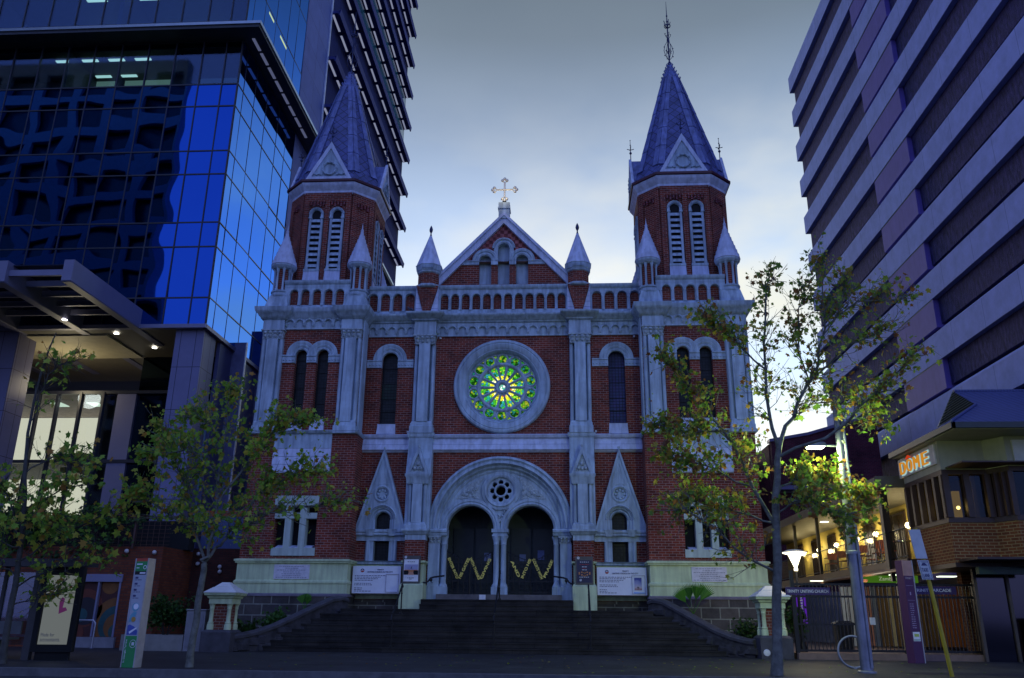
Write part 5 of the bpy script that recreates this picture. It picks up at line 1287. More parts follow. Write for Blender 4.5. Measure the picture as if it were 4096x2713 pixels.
# canopy beams reaching over the pavement
for bx, y1 in ((-14.82, 2.4), (-17.22, 6.6), (-19.9, 6.6), (-22.5, 6.6)):
    g = G(); g.rects([(11.98, bx-0.20, bx+0.12, -4.75, y1), (12.02, bx-0.22, bx+0.14, -4.8, y1), (12.80, bx-0.22, bx+0.14, -4.8, y1)]); g.obj('canopy_beam', [PANEL, WARMPANEL], tower_o)
g = G()
for k in range(6):
    y = -4.6+0.98*k; g.box(-26, -14.9, y-0.05, y+0.05, 12.28, 12.5)
g.obj('canopy_slat', [PANEL], tower_o)
g = G(); g.box(-26, -15, -4.5, 0.15, 12.72, 12.76); g.obj('canopy_glass', [mat('dark_canopy_glass', (0.02, 0.025, 0.05), 0.1)], tower_o)
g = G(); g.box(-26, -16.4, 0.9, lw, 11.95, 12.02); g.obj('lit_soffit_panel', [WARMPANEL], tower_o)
DOWN = emit('downlight', (1.0, 0.96, 0.85), 14.0)
g = G()
for x, y in ((-15.9, 0.7), (-17.1, -1.0), (-15.2, 2.6), (-19.0, 2.6)): g.lathe([(0.001, 11.965), (0.10, 11.965)], x, y, 14); 
g.obj('downlight', [DOWN], tower_o)
light('downlight', 'SPOT', (-15.9, 0.7, 11.9), 40, (1, 0.93, 0.8), 0.1, tower_o, aim=(-15.9, 0.7, 0), spot=rad(100))
light('lobby_light', 'POINT', (-19.2, 2.9, 10.4), 80, (1, 0.86, 0.55), 0.5, tower_o)
# side wall fins beside the church
g = G()
g.box(-12.2, -12.05, 2.0, 8, 0, 11.98)
g.obj('side_wall', [mat('blue_grey_side_wall', (0.10, 0.11, 0.24), 0.5, var=0.1)], tower_o)
for y in (3.3, 6.4):
    g = G(); g.box(-12.05, -11.45, y, y+0.10, 0, 12.4 if y < 4 else 14.0); g.m = 1; g.box(-11.47, -11.43, y-0.01, y+0.11, 0, 12.4 if y < 4 else 14.0); g.obj('blade_fin', [mat('grey_blue_blade', (0.13, 0.14, 0.27), 0.4), mat('white_metal_edge', (0.6, 0.65, 0.75), 0.35)], tower_o)

# pale building glimpsed behind between the tower and the church
g = G(); g.rects([(0, -11.8, -9.6, 30, 44), (25.2, -11.8, -9.6, 30, 44)]); 
bb = thing('rear_office_block', 'pale lilac flat topped block just visible behind the left spire', 'building', (-10.7, 37, 0))
g.obj('wall', [mat('lilac_render', (0.32, 0.30, 0.46), 0.7)], bb)
g = G(); g.box(-11.9, -9.5, 29.9, 44.1, 25.2, 25.5); g.obj('roof_edge', [PANEL], bb)

# ---------------------------------------------------------------- brick podium with planted pergola
ORANGE = brick('orange_brick', (0.20, 0.055, 0.025), (0.13, 0.035, 0.02), (0.09, 0.045, 0.035), ms=0.012)
pod = thing('brick_podium', 'orange brick podium wall with mural, ball lamps and planted mesh pergola above', 'building', (-14, -2, 0))
g = G(); g.prism(rect(-24, -11.4, 0, 3.28), -2.0, -1.6, [rect(-14.25, -12.7, 0.34, 2.1)]); g.box(-11.7, -11.4, -1.6, 2.5, 0, 3.28)
g.obj('wall', [ORANGE], pod)
g = G(); g.box(-11.4, -9.3, 0.4, 0.7, 0, 3.4); g.obj('rear_wall', [brick('dark_brown_brick', (0.08, 0.025, 0.018), (0.05, 0.018, 0.015), (0.04, 0.025, 0.02))], pod)
g = G(); g.box(-14.3, -12.6, -2.12, -1.95, 0, 0.33); g.obj('wall_base', [mat('pale_render_base', (0.22, 0.22, 0.24), 0.8)], pod)
def mural():
    g = G(); y = -1.90; x0, x1, z0, z1 = -14.25, -12.7, 0.34, 2.1
    g.box(x0, x1, y, y+0.05, z0, z1)
    def clip(pts): return [(min(max(a, x0), x1), min(max(b, z0), z1)) for a, b in pts]
    def blob(c, r, m, d, a0=0, a1=2*PI):
        g.m = m; g.prism(clip([(c[0]+r*math.cos(a0+(a1-a0)*i/28), c[1]+r*math.sin(a0+(a1-a0)*i/28)) for i in range(28)]), y-0.004*d, y+0.01)
    blob((-13.9, 1.25), 0.62, 1, 1); blob((-13.85, 1.15), 0.45, 2, 2); blob((-13.98, 1.02), 0.22, 3, 3)
    blob((-12.75, 0.75), 0.85, 4, 1); blob((-12.72, 0.72), 0.62, 3, 2); blob((-12.72, 0.66), 0.42, 4, 3); blob((-12.7, 0.5), 0.25, 5, 4)
    blob((-13.1, 2.0), 0.3, 4, 2); blob((-14.1, 0.45), 0.30, 1, 2)
    g.obj('mural', [mat('mural_dark_red', (0.06, 0.012, 0.01), 0.6), mat('mural_red', (0.14, 0.028, 0.012), 0.6), mat('mural_black', (0.015, 0.012, 0.02), 0.6), mat('mural_teal', (0.012, 0.07, 0.075), 0.6), mat('mural_orange', (0.19, 0.07, 0.012), 0.6), mat('mural_green', (0.02, 0.07, 0.06), 0.6)], pod)
    g = G()
    for x in (-14.25, -13.46, -12.72): g.box(x-0.03, x+0.03, -2.03, -1.88, 0.34, 2.12)
    g.box(-14.3, -12.66, -2.05, -1.88, 2.1, 2.35); g.obj('mural_frame', [PANEL], pod)
mural()
for p in [(-12.64, 3.11), (-11.66, 3.07), (-11.65, 2.72), (-11.65, 2.40)]:
    g = G(); g.ball((p[0], -2.08, p[1]), 0.075, 12); g.obj('ball_lamp', [mat('white_ball', (0.5, 0.48, 0.48), 0.4)], pod)
for p in [(-11.15, 3.2), (-11.14, 2.85), (-10.3, 2.75), (-10.28, 2.58), (-9.5, 2.98), (-9.48, 2.70), (-9.47, 2.38)]:
    g = G(); g.ball((p[0], 0.33, p[1]), 0.075, 12); g.obj('ball_lamp', [mat('white_ball', (0.5, 0.48, 0.48), 0.4)], pod)
g = G(); MESH = mat('rusty_mesh', (0.05, 0.018, 0.014), 0.6)
for x in [-24+0.20*k for k in range(64)]: g.tube([(x, -2.05, 3.28), (x, -2.05, 4.15), (x, -1.85, 4.32), (x, -0.6, 4.36)], 0.009, 4)
for z in [3.32+0.13*k for k in range(7)]: g.tube([(-24, -2.05, z), (-11.2, -2.05, z)], 0.008, 4)
for y in (-1.6, -1.2, -0.8): g.tube([(-24, y, 4.35), (-11.2, y, 4.35)], 0.008, 4)
g.tube([(-12.45, -2.1, 3.2), (-12.45, -2.1, 4.1), (-12.6, -2.08, 4.3), (-13.2, -2.0, 4.34)], 0.045, 8)
g.obj('pergola_mesh', [MESH], pod)
g = G(); g.box(-24, -11.2, -0.5, 0.0, 3.28, 4.3); g.obj('pergola_back', [BLACK], pod)
# blue and orange hoarding behind the tree
h = thing('hoarding', 'blue hoarding with orange top strip beside the left tower', 'hoarding', (-10.9, 2.4, 0))
g = G(); g.box(-11.95, -9.4, 2.2, 2.3, 0, 4.78); g.obj('panel', [mat('blue_panel', (0.09, 0.13, 0.28), 0.6, var=0.15)], h)
g = G(); g.box(-11.95, -9.4, 2.17, 2.32, 4.78, 5.0); g.obj('top_strip', [mat('orange_strip', (0.45, 0.10, 0.02), 0.6)], h)

# planter, shrub box, cabinet
pl = thing('planter', 'low grey concrete planter wall holding the round shrub left of the gate pier', 'planter', (-10.3, -3.7, 0))
g = G(); g.prism(rect(-11.31, -9.36, 0, 0.46), -4.2, -4.05); g.box(-11.31, -11.16, -4.05, -3.0, 0, 0.46); g.box(-9.51, -9.36, -4.05, -3.0, 0, 0.46); g.box(-11.31, -9.36, -3.0, -2.85, 0, 0.46); g.obj('planter_wall', [mat('grey_concrete', (0.24, 0.235, 0.22), 0.8, var=0.2)], pl)
g = G(); g.box(-11.16, -9.51, -4.05, -3.0, 0, 0.40); g.obj('soil', [BLACK], pl)
cb = thing('service_cabinet', 'pale grey service cabinet standing behind the leaning tree trunk', 'cabinet', (-9.0, -3.9, 0))
g = G(); g.rects([(0.0, -9.33, -8.74, -4.2, -3.7), (1.15, -9.33, -8.74, -4.2, -3.7), (1.20, -9.36, -8.71, -4.23, -3.67), (1.22, -9.33, -8.74, -4.2, -3.7)]); g.obj('body', [mat('grey_cabinet_paint', (0.26, 0.26, 0.28), 0.5, var=0.1)], cb)
g = G(); g.box(-9.28, -8.79, -4.215, -4.2, 0.12, 1.10); g.box(-8.86, -8.83, -4.24, -4.21, 0.55, 0.70); g.obj('door', [mat('grey_cabinet_door', (0.23, 0.23, 0.25), 0.5, var=0.1)], cb)
br = thing('bike_rail', 'silver tubular bike rail in front of the mural', 'bike rail', (-13.35, -2.75, 0))
g = G(); g.tube([(-13.68, -2.75, 0), (-13.68, -2.75, 0.78), (-13.60, -2.75, 0.86), (-13.05, -2.75, 0.86), (-12.97, -2.75, 0.78), (-12.97, -2.75, 0)], 0.028, 8); g.obj('hoop', [mat('galvanised_tube', (0.40, 0.40, 0.44), 0.35, metal=0.7)], br)
g = G(); [g.lathe([(0.06, 0), (0.06, 0.015), (0.03, 0.02)], x, -2.75, 10) for x in (-13.68, -12.97)]; g.obj('foot_plate', [PANEL], br)

# ---------------------------------------------------------------- bus shelter with lit advertisement
sh_ = thing('bus_shelter', 'dark bus shelter with lit advertising panel behind the far left tree', 'bus shelter', (-10.6, -10.4, 0))
DARKMETAL = mat('dark_grey_metal', (0.04, 0.042, 0.05), 0.4, metal=0.4, var=0.15)
g = G(); g.box(-13.2, -9.35, -10.9, -9.7, 2.13, 2.22); g.box(-13.2, -9.3, -10.95, -10.85, 2.08, 2.26); g.obj('roof', [DARKMETAL], sh_)
for x in (-13.0, -11.6): 
    g = G(); g.box(x-0.04, x+0.04, -9.85, -9.77, 0, 2.13); g.obj('post', [DARKMETAL], sh_)
g = G(); g.box(-13.0, -10.1, -9.82, -9.80, 0.3, 2.0); g.obj('back_glass', [clear_glass('shelter_glass', (0.75, 0.8, 0.8), 0.1)], sh_)
g = G(); g.box(-12.8, -10.9, -10.35, -9.95, 0.43, 0.48); g.box(-12.5, -12.42, -10.3, -10.0, 0, 0.43); g.box(-11.3, -11.22, -10.3, -10.0, 0, 0.43); g.box(-12.8, -10.9, -9.95, -9.90, 0.55, 0.85); g.obj('bench', [mat('grey_bench_slats', (0.12, 0.13, 0.14), 0.6)], sh_)
g = G(); g.M = Matrix.Translation((-9.62, -10.65, 0)) @ Matrix.Rotation(rad(10), 4, 'Z')
g.prism(rect(-0.46, 0.46, 0.18, 2.08), -0.10, 0.10, [rect(-0.34, 0.34, 0.34, 1.9)]); g.box(-0.46, 0.46, 0.0, 0.10, 0.3, 1.95); g.m = 1; g.box(-0.62, -0.46, -0.10, 0.10, 0.0, 2.1); g.m = 0; g.box(-0.35, 0.4, -0.05, 0.05, 0, 0.2)
af = g.obj('panel_frame', [BLACK, DARKMETAL], sh_)
g = G(); g.M = Matrix.Translation((-9.62, -10.65, 0)) @ Matrix.Rotation(rad(10), 4, 'Z')
g.box(-0.335, 0.335, -0.03, -0.005, 0.345, 1.895)
g.m = 1; g.prism([(0.02, 1.02), (0.20, 1.10), (0.16, 1.17), (0.09, 1.16), (0.11, 1.36), (0.05, 1.40), (0.0, 1.30)], -0.034, -0.03)
g.m = 2
put_text(g, 'Made for', (-0.29, -0.035, 0.52), (1, 0, 0), (0, 0, 1), height=0.075, width=0.30, thick=0.003)
put_text(g, 'accountants.', (-0.29, -0.035, 0.41), (1, 0, 0), (0, 0, 1), height=0.07, width=0.44, thick=0.003)
g.obj('advertisement', [emit('backlit_poster', (0.72, 0.80, 0.80), 0.17), emit('magenta_print', (0.45, 0.10, 0.45), 0.15), mat('grey_print', (0.12, 0.13, 0.16), 0.6)], af)

# ---------------------------------------------------------------- green and white bus stop totem
to = thing('bus_stop_totem', 'green and white bus stop totem with route plates on the left pavement', 'bus stop sign', (-6.5, -13.05, 0))
T = Matrix.Translation((-6.5, -13.05, 0)) @ Matrix.Rotation(rad(-14), 4, 'Z')
GREEN = mat('green_vinyl', (0.02, 0.26, 0.07), 0.5, var=0.06); TWHITE = mat('totem_white', (0.38, 0.42, 0.48), 0.5, var=0.05)
def tbox(name, m, z0, z1, mats, w=0.15, d=0.10):
    g = G(); g.M = T; g.box(-w, w, -d, d, z0, z1); return g.obj(name, mats, to)
tbox('base_panel', 0, 0.0, 0.60, [GREEN])
tbox('picture_panel', 0, 0.60, 1.25, [TWHITE]); tbox('route_panel', 0, 1.25, 1.80, [TWHITE]); tbox('black_band', 0, 1.80, 1.87, [IRON]); tbox('header', 0, 1.87, 2.07, [GREEN]); tbox('top_strip', 0, 2.07, 2.13, [mat('red_strip', (0.45, 0.06, 0.03), 0.5)])
g = G(); g.M = T
for x in (-0.155, 0.155): g.box(x-0.012, x+0.012, -0.108, 0.108, 0, 2.13)
g.obj('edge_trim', [mat('aluminium_trim', (0.45, 0.46, 0.5), 0.4, metal=0.5)], to)
g = G(); g.M = T; r = random.Random(8)
g.m = 0; put_text(g, 'St Georges Terrace', (-0.075, -0.106, 0.09), (0, 0, 1), (-1, 0, 0), height=0.05, width=0.44, thick=0.004)
g.rev_y([(0.07, -0.102), (0.07, -0.106), (0.078, -0.106), (0.078, -0.102)], 0.06, 0.45, n=24); g.box(0.03, 0.09, -0.106, -0.10, 0.42, 0.48)
g.box(-0.12, 0.02, -0.104, -0.10, 2.0, 2.025); g.box(-0.12, -0.05, -0.104, -0.10, 1.93, 1.945); g.rev_y([(0.03, -0.1), (0.03, -0.104), (0.042, -0.104), (0.042, -0.1)], 0.09, 1.95, n=16); g.box(-0.02, 0.12, -0.104, -0.10, 1.82, 1.85)
g.m = 1
for i in range(4): g.box(-0.11, -0.04, -0.104, -0.10, 1.72-0.12*i, 1.76-0.12*i); scribble(g, -0.11, 0.05, 1.69-0.12*i, 0.012, -0.104, r)
g.obj('lettering', [WHITEINK, INK], to)
g = G(); g.M = T; y = -0.105
g.m = 0; g.prism(circ(0.0, 1.16, 0.085, 20), y, -0.10); g.prism([(-0.12, 0.86), (0.0, 0.9), (0.05, 1.06), (-0.02, 1.07), (-0.10, 1.0)], y, -0.10)
g.m = 1; g.prism(circ(0.01, 1.17, 0.06, 18), y-0.003, -0.10); g.m = 2; g.prism(circ(-0.01, 0.92, 0.05, 16), y-0.004, -0.10)
g.m = 3; g.prism([(-0.13, 0.62), (0.12, 0.62), (0.12, 0.70), (0.03, 0.78), (-0.08, 0.82), (-0.13, 0.80)], y, -0.10); g.m = 1; g.prism([(-0.06, 0.64), (0.10, 0.74), (0.10, 0.77), (-0.08, 0.68)], y-0.003, -0.10)
g.obj('picture', [mat('sky_blue_print', (0.12, 0.35, 0.45), 0.5), WHITEINK, mat('ochre_print', (0.45, 0.25, 0.04), 0.5), mat('royal_blue_print', (0.05, 0.09, 0.35), 0.5)], to)

# ================================================================ RIGHT: BANDED TOWER
XR = 24.0
band = thing('banded_office_tower', 'tall office tower with pale concrete bands and dark ribbed strips on the right', 'office tower', (34, 14, 0))
CONC = brick('pale_concrete_band', (0.37, 0.43, 0.78), (0.35, 0.41, 0.74), (0.21, 0.25, 0.50), bw=3.6, bh=40, ms=0.02, offset=0.0, rough=0.8, bump=0.15, dark=0.16)
def ribbed():
    m, nt, b = newmat('dark_textured_strip')
    tc = nd(nt, 'ShaderNodeTexCoord'); mp = nd(nt, 'ShaderNodeMapping'); mp.inputs[3].default_value = (1, 1.0, 0.35); nt.links.new(tc.outputs['Object'], mp.inputs[0])
    n1 = nd(nt, 'ShaderNodeTexNoise', i_Scale=4.5, i_Detail=7.0, i_Roughness=0.75); nt.links.new(mp.outputs[0], n1.inputs[0])
    c = ramp(nt, n1.outputs[0], [(0.32, (0.006, 0.006, 0.025)), (0.55, (0.045, 0.038, 0.14)), (0.72, (0.10, 0.085, 0.26))])
    nt.links.new(c, b.inputs['Base Color']); b.inputs['Roughness'].default_value = 0.9
    bp = nd(nt, 'ShaderNodeBump', i_Strength=0.9, i_Distance=0.08); nt.links.new(n1.outputs[0], bp.inputs['Height']); nt.links.new(bp.outputs[0], b.inputs['Normal'])
    return m
STRIP = ribbed()
PURPLE = mat('purple_panel', (0.135, 0.095, 0.40), 0.7, var=0.10, scale=1.2, streak=0.1)
HF, Y0, Y1 = 3.59, -10.0, 36.6
zt = 49.1                      # top of the highest fascia seen at the far corner
k = -1
levels = [zt+HF*j for j in range(0, -14, -1)]
for z in levels:
    if z < 3: continue
    g = G(); f = 1.58; pj = 0.34
    g.rects([(z-f, XR-pj, XR+30, Y0, Y1+pj), (z, XR-pj, XR+30, Y0, Y1+pj), (z+(0.30 if z < zt-1 else 0.05), XR+0.02, XR+30, Y0, Y1+0.02)])
    g.obj('concrete_band', [CONC], band)
    g = G()
    for a, b in ((Y0, 15.7), (21.3, Y1)): g.box(XR, XR+30, a, b, z-HF+0.5, z-f+0.05)
    g.obj('textured_strip', [STRIP], band)
    g = G(); g.box(XR-0.30, XR+0.5, 15.7, 21.3, z-HF+0.3, z-f+0.02)
    g.m = 1; g.box(XR-0.305, XR-0.2, 15.75, 21.25, z-f-0.06, z-f+0.0)
    g.obj('purple_panel', [PURPLE, MULL], band)

# ---------------------------------------------------------------- red brick building at the end of the lane
rb = thing('brick_lane_building', 'dark red brick building with sloping zinc parapet at the end of the lane', 'building', (18, 24, 0))
g = G()
W_ = [rect(17.5, 18.3, 7.4, 9.2), rect(19.2, 19.9, 7.5, 9.2)]
g.prism([(15.3, 0), (21.95, 0), (21.95, 13.42), (17.65, 12.2), (15.35, 11.78)], 22.0, 22.5, W_); g.box(15.3, 15.6, 22.5, 34, 0, 11.7); g.box(21.65, 21.95, 22.5, 34, 0, 13.2)
g.obj('wall', [brick('dark_plum_brick', (0.13, 0.024, 0.04), (0.08, 0.017, 0.03), (0.12, 0.07, 0.09), dark=0.4)], rb)
g = G(); ZINC = mat('zinc_capping', (0.17, 0.15, 0.28), 0.5, var=0.15)
g.prism([(15.25, 11.76), (17.65, 12.18), (22.0, 13.42), (22.0, 13.6), (17.65, 12.36), (15.25, 11.94)], 21.9, 22.6); g.obj('parapet_capping', [ZINC], rb)
g = G(); g.box(15.4, 21.9, 21.3, 22.0, 8.7, 8.95); g.obj('ledge', [ZINC], rb)
for w in W_:
    g = G(); g.box(w[0][0], w[1][0], 22.3, 22.35, w[0][1], w[2][1]); g.obj('window', [DARKGLASS], rb)
g = G(); g.box(9.5, 15.3, 26, 26.5, 0, 10.9); g.box(9.5, 15.3, 25.8, 26.6, 10.9, 11.1); g.obj('rear_wall', [mat('plum_wall', (0.08, 0.02, 0.035), 0.8), ZINC], rb)

# ---------------------------------------------------------------- cafe building with veranda
cafe = thing('cafe_building', 'brick cafe with corner bay, cream fascia, blue metal roof and lit veranda', 'cafe', (16, 0, 0))
CBR = brick('cafe_brick', (0.17, 0.055, 0.02), (0.11, 0.034, 0.016), (0.24, 0.16, 0.08), ms=0.012)
CREAMF = mat('cream_fascia', (0.22, 0.22, 0.18), 0.6, var=0.08, streak=0.1)
DKTIMB = mat('dark_brown_joinery', (0.03, 0.015, 0.014), 0.5, var=0.25)
ROOFB = brick('blue_corrugated_roof', (0.085, 0.10, 0.24), (0.085, 0.10, 0.24), (0.055, 0.065, 0.17), bw=0.09, bh=30, ms=0.018, offset=0, rough=0.45, bump=0.6, dark=0.1)
A, B, C_, D_, E_ = (13.2, -3.2), (13.2, -5.9), (14.45, -5.9), (14.78, -6.5), (24.0, -6.5)
PLAN = [A, B, C_, D_, E_]
def plan_wall(g, z0, z1, off=0.0, thick=0.25, pts=PLAN):
    """wall following the bay plan; off pushes it outwards"""
    P = [Vector((x, y)) for x, y in pts]; N = []
    for i in range(len(P)):
        ns = []
        for a, b in ((i-1, i), (i, i+1)):
            if a < 0 or b >= len(P): continue
            d = (P[b]-P[a]).normalized(); ns.append(Vector((d.y, -d.x))*-1)
        n = sum(ns, Vector((0, 0)))/len(ns); n = n/n.length_squared; N.append(-n if False else n)
    vs = []; fs = []
    for p, n in zip(P, N):
        o = p-n*off if False else p+n*(-off)
        q = o+n*thick
        vs += [(o.x, o.y, z0), (o.x, o.y, z1), (q.x, q.y, z1), (q.x, q.y, z0)]
    for i in range(len(P)-1):
        for k in range(4): a = 4*i+k; b = 4*i+(k+1) % 4; fs.append((a, b, b+4, a+4))
    fs += [(0, 1, 2, 3), tuple(4*(len(P)-1)+k for k in range(4))]
    g.add(vs, fs)
g = G(); plan_wall(g, 2.62, 3.72); g.obj('brick_spandrel', [CBR], cafe)
g = G(); plan_wall(g, 2.50, 2.62, 0.02, 2.6); g.obj('bay_soffit', [DKTIMB], cafe)
g = G(); plan_wall(g, 5.22, 6.06, 0.03, 0.25); g.obj('fascia', [CREAMF], cafe)
g = G(); g.box(12.98, 25, -7.5, -3.0, 6.06, 6.12); g.obj('eaves_soffit', [CREAMF], cafe)
g = G(); g.box(12.9, 25, -7.62, -7.48, 6.08, 6.24); g.box(12.88, 13.0, -7.62, -2.95, 6.08, 6.24); g.obj('roof_gutter', [mat('dark_green_gutter', (0.012, 0.02, 0.025), 0.4)], cafe)
g = G(); plan_wall(g, 3.72, 3.86, 0.03, 0.2); plan_wall(g, 5.08, 5.22, 0.03, 0.2)
def posts(p, q, ts, w=0.07):
    p = Vector(p); q = Vector(q)
    for t in ts:
        c = p.lerp(q, t); g.box(c.x-w, c.x+w, c.y-w, c.y+w, 3.86, 5.08)
posts(A, B, [0.02, 0.2, 0.4, 0.6, 0.8, 0.98]); posts(B, C_, [0.03, 0.5, 0.97], 0.085); posts(C_, D_, [0.35, 0.68, 0.97]); posts(D_, E_, [0.1, 0.2, 0.3, 0.4])
wf = g.obj('window_frame', [DKTIMB], cafe)
g = G(); plan_wall(g, 3.86, 5.08, -0.06, 0.02); g.obj('window_glazing', [clear_glass('cafe_glass', (0.55, 0.50, 0.36), 0.025)], wf)
# interior of the bay
g = G(); g.box(14.4, 14.5, -5.0, -2.8, 2.7, 5.2); g.box(14.5, 24, -3.0, -2.9, 2.7, 6); g.m = 1; g.box(13.3, 24, -7, -2.9, 5.24, 5.28); g.box(13.3, 24, -7, -2.9, 2.64, 2.70); g.m = 2; g.box(13.85, 14.05, -4.9, -4.8, 3.6, 4.75); g.box(16.2, 16.4, -5.4, -5.3, 3.6, 4.7)
g.obj('bay_interior', [mat('dim_cafe_wall', (0.16, 0.13, 0.07), 0.8), DKTIMB, emit('lit_yellow_column', (0.75, 0.58, 0.16), 0.45)], cafe)
BULB = emit('warm_bulb', (1.0, 0.86, 0.50), 9.0)
g = G(); g.ball((13.82, -5.2, 4.22), 0.055, 10); g.obj('wall_lamp', [BULB], cafe); light('wall_lamp', 'POINT', (13.65, -5.3, 4.22), 9, (1, 0.8, 0.4), 0.06, cafe)
# roof: main slope with louvred gablet
g = G()
g.add([(12.9, -7.62, 6.24), (25, -7.62, 6.24), (25, -2.6, 8.42), (15.45, -2.6, 8.42), (15.0, -4.85, 7.40), (14.75, -2.65, 7.20), (12.9, -2.95, 6.24)],
      [(0, 1, 2, 3, 4), (0, 4, 5, 6)])
g.add([(25, -2.6, 8.42), (15.45, -2.6, 8.42), (14.75, -2.65, 7.20), (12.9, -2.95, 6.24), (25, 1.5, 6.24), (15.4, 1.5, 6.24)], [(0, 1, 4), (1, 2, 3, 5), (1, 5, 4)])
g.tube([(15.45, -2.6, 8.43), (25, -2.6, 8.43)], 0.06, 8); g.tube([(12.9, -7.62, 6.26), (15.0, -4.85, 7.42)], 0.04, 6)
mr = g.obj('metal_roof', [ROOFB], cafe)
g = G(); Vv = [Vector((15.42, -2.66, 8.40)), Vector((14.72, -2.75, 7.16)), Vector((14.96, -4.88, 7.38))]
def lerp3(t): return Vv[0].lerp(Vv[1], t), Vv[0].lerp(Vv[2], t)
for i in range(11):
    a, b = lerp3((i+0.35)/11); c, d = lerp3((i+1.0)/11); o = Vector((-0.06, -0.05, 0.0))
    g.add([a, b, d+o, c+o, a+Vector((0, 0, 0.02)), b+Vector((0, 0, 0.02)), d+o+Vector((0, 0, 0.02)), c+o+Vector((0, 0, 0.02))], [(0, 1, 2, 3), (4, 5, 6, 7), (0, 1, 5, 4), (1, 2, 6, 5), (2, 3, 7, 6), (3, 0, 4, 7)])
o = Vector((0.12, 0.10, -0.02)); g.m = 1; g.add([p+o for p in Vv], [(0, 1, 2)]); g.m = 0
g.tube([Vv[1], Vv[2]], 0.05, 6); g.tube([Vv[0], Vv[1]], 0.04, 6)
g.obj('roof_vent', [mat('dark_green_louvre', (0.012, 0.03, 0.035), 0.5), BLACK], mr)
# lit sign on the fascia over the lane
g = G(); g.box(13.13, 13.17, -5.75, -3.0, 5.42, 6.0); sb = g.obj('sign_board', [mat('pale_sign_board', (0.42, 0.40, 0.44), 0.5)], cafe)
g = G()
dom = [('D', -3.28), ('O', -3.80), ('M', -4.36), ('E', -4.98)]
for ch, y in dom:
    g = G(); put_text(g, ch, (13.122, y+0.03, 5.46), (0, -1, 0), (0, 0, 1), width=0.47, height=0.44, thick=0.015, bold=0.02); hl = g.obj('letter_halo', [emit('white_halo_light', (0.55, 0.90, 0.88), 0.6)], sb)
    g = G(); put_text(g, ch, (13.10, y, 5.50), (0, -1, 0), (0, 0, 1), width=0.40, height=0.37, thick=0.05, bold=-0.01); g.obj('sign_letter', [emit('amber_letters', (1.0, 0.40, 0.03), 0.55)], sb)
g = G(); g.M = Matrix.Translation((13.07, -4.0, 5.90)) @ Matrix.Rotation(PI/2, 4, 'Z'); g.prism([(-0.17, 0.0), (0, 0.10), (0.17, 0.0), (0.11, 0.0), (0, 0.05), (-0.11, 0.0)], -0.03, 0.03); g.M = None
g.obj('sign_accent', [emit('red_accent', (1.0, 0.08, 0.02), 0.5)], sb)
# plaque on the front fascia
g = G(); g.box(14.95, 16.8, -6.58, -6.52, 5.35, 5.95); g.obj('fascia_sign', [mat('grey_fascia_sign', (0.36, 0.37, 0.40), 0.5)], cafe)
g = G(); [g.box(15.5-0.10*(i % 2), 16.1, -6.60, -6.58, 5.70-0.09*i, 5.72-0.09*i) for i in range(3)]; g.obj('sign_lines', [INK], cafe)

# veranda along the lane
g = G(); g.box(13.0, 15.2, -3.15, 20, 2.72, 2.90); g.box(12.96, 13.04, -3.15, 20, 2.66, 2.93); vf = g.obj('veranda_floor', [DKTIMB], cafe)
g = G(); g.box(12.7, 15.4, -2.0, 20, 5.30, 5.36); g.box(12.66, 12.74, -2.05, 20, 5.28, 5.62); g.box(12.7, 15.4, -2.1, -2.0, 5.28, 5.66); g.obj('veranda_roof', [mat('grey_veranda_eaves', (0.09, 0.085, 0.08), 0.6)], cafe)
YW = mat('yellow_wall', (0.58, 0.46, 0.13), 0.7, var=0.08)
g = G(); g.box(15.2, 15.4, -3.0, 20, 2.7, 5.4); g.box(13.3, 15.3, -3.15, -3.05, 2.9, 5.3); g.obj('veranda_wall', [YW], cafe)
for y in (-2.6, 0.2, 2.2, 3.5, 5.6, 8.2, 10.8, 13.6, 16.5):
    g = G(); g.box(15.14, 15.2, y, y+1.2, 2.9, 5.05); d_ = g.obj('veranda_door', [DKTIMB], cafe)
    g = G(); g.box(15.12, 15.145, y+0.1, y+0.55, 3.05, 4.95); g.box(15.12, 15.145, y+0.65, y+1.1, 3.05, 4.95); g.obj('door_glass', [mat('brown_door_glass', (0.05, 0.035, 0.015), 0.15)], d_)
for y in (-1.6, 2.6, 6.2, 9.8, 13.4, 17.0): 
    g = G(); g.box(12.97, 13.09, y-0.06, y+0.06, 2.9 if y > -1 else 2.3, 5.3); g.obj('veranda_post', [IRON], cafe)
g = G(); g.box(12.9, 13.12, -1.75, -1.5, 2.55, 5.3); g.obj('corner_post', [IRON], cafe)
g = G()
for z in (3.0, 3.85): g.tube([(13.02, -3.1, z), (13.02, 20, z)], 0.02, 6)
for i in range(149): y = -3.05+0.155*i; g.box(13.012, 13.028, y-0.007, y+0.007, 3.0, 3.85)
g.obj('railing', [IRON], vf)
for y in (-1.0, 1.6, 5.0, 7.3, 10.2, 13.0, 15.8):
    g = G(); g.ball((15.0, y, 4.45), 0.11, 12); g.m = 1; g.tube([(15.2, y, 4.6), (15.05, y, 4.62), (15.0, y, 4.55)], 0.02, 6); g.obj('veranda_lamp', [BULB, IRON], cafe); light('veranda_lamp', 'POINT', (14.7, y, 4.4), 34, (1, 0.80, 0.36), 0.1, cafe)
g = G(); g.lathe([(0.001, 5.27), (0.2, 5.27)], 14.2, -1.2, 14); g.lathe([(0.001, 5.27), (0.2, 5.27)], 13.9, 8, 14); g.obj('ceiling_light', [emit('white_ceiling_disc', (1, 0.95, 0.8), 4)], cafe)
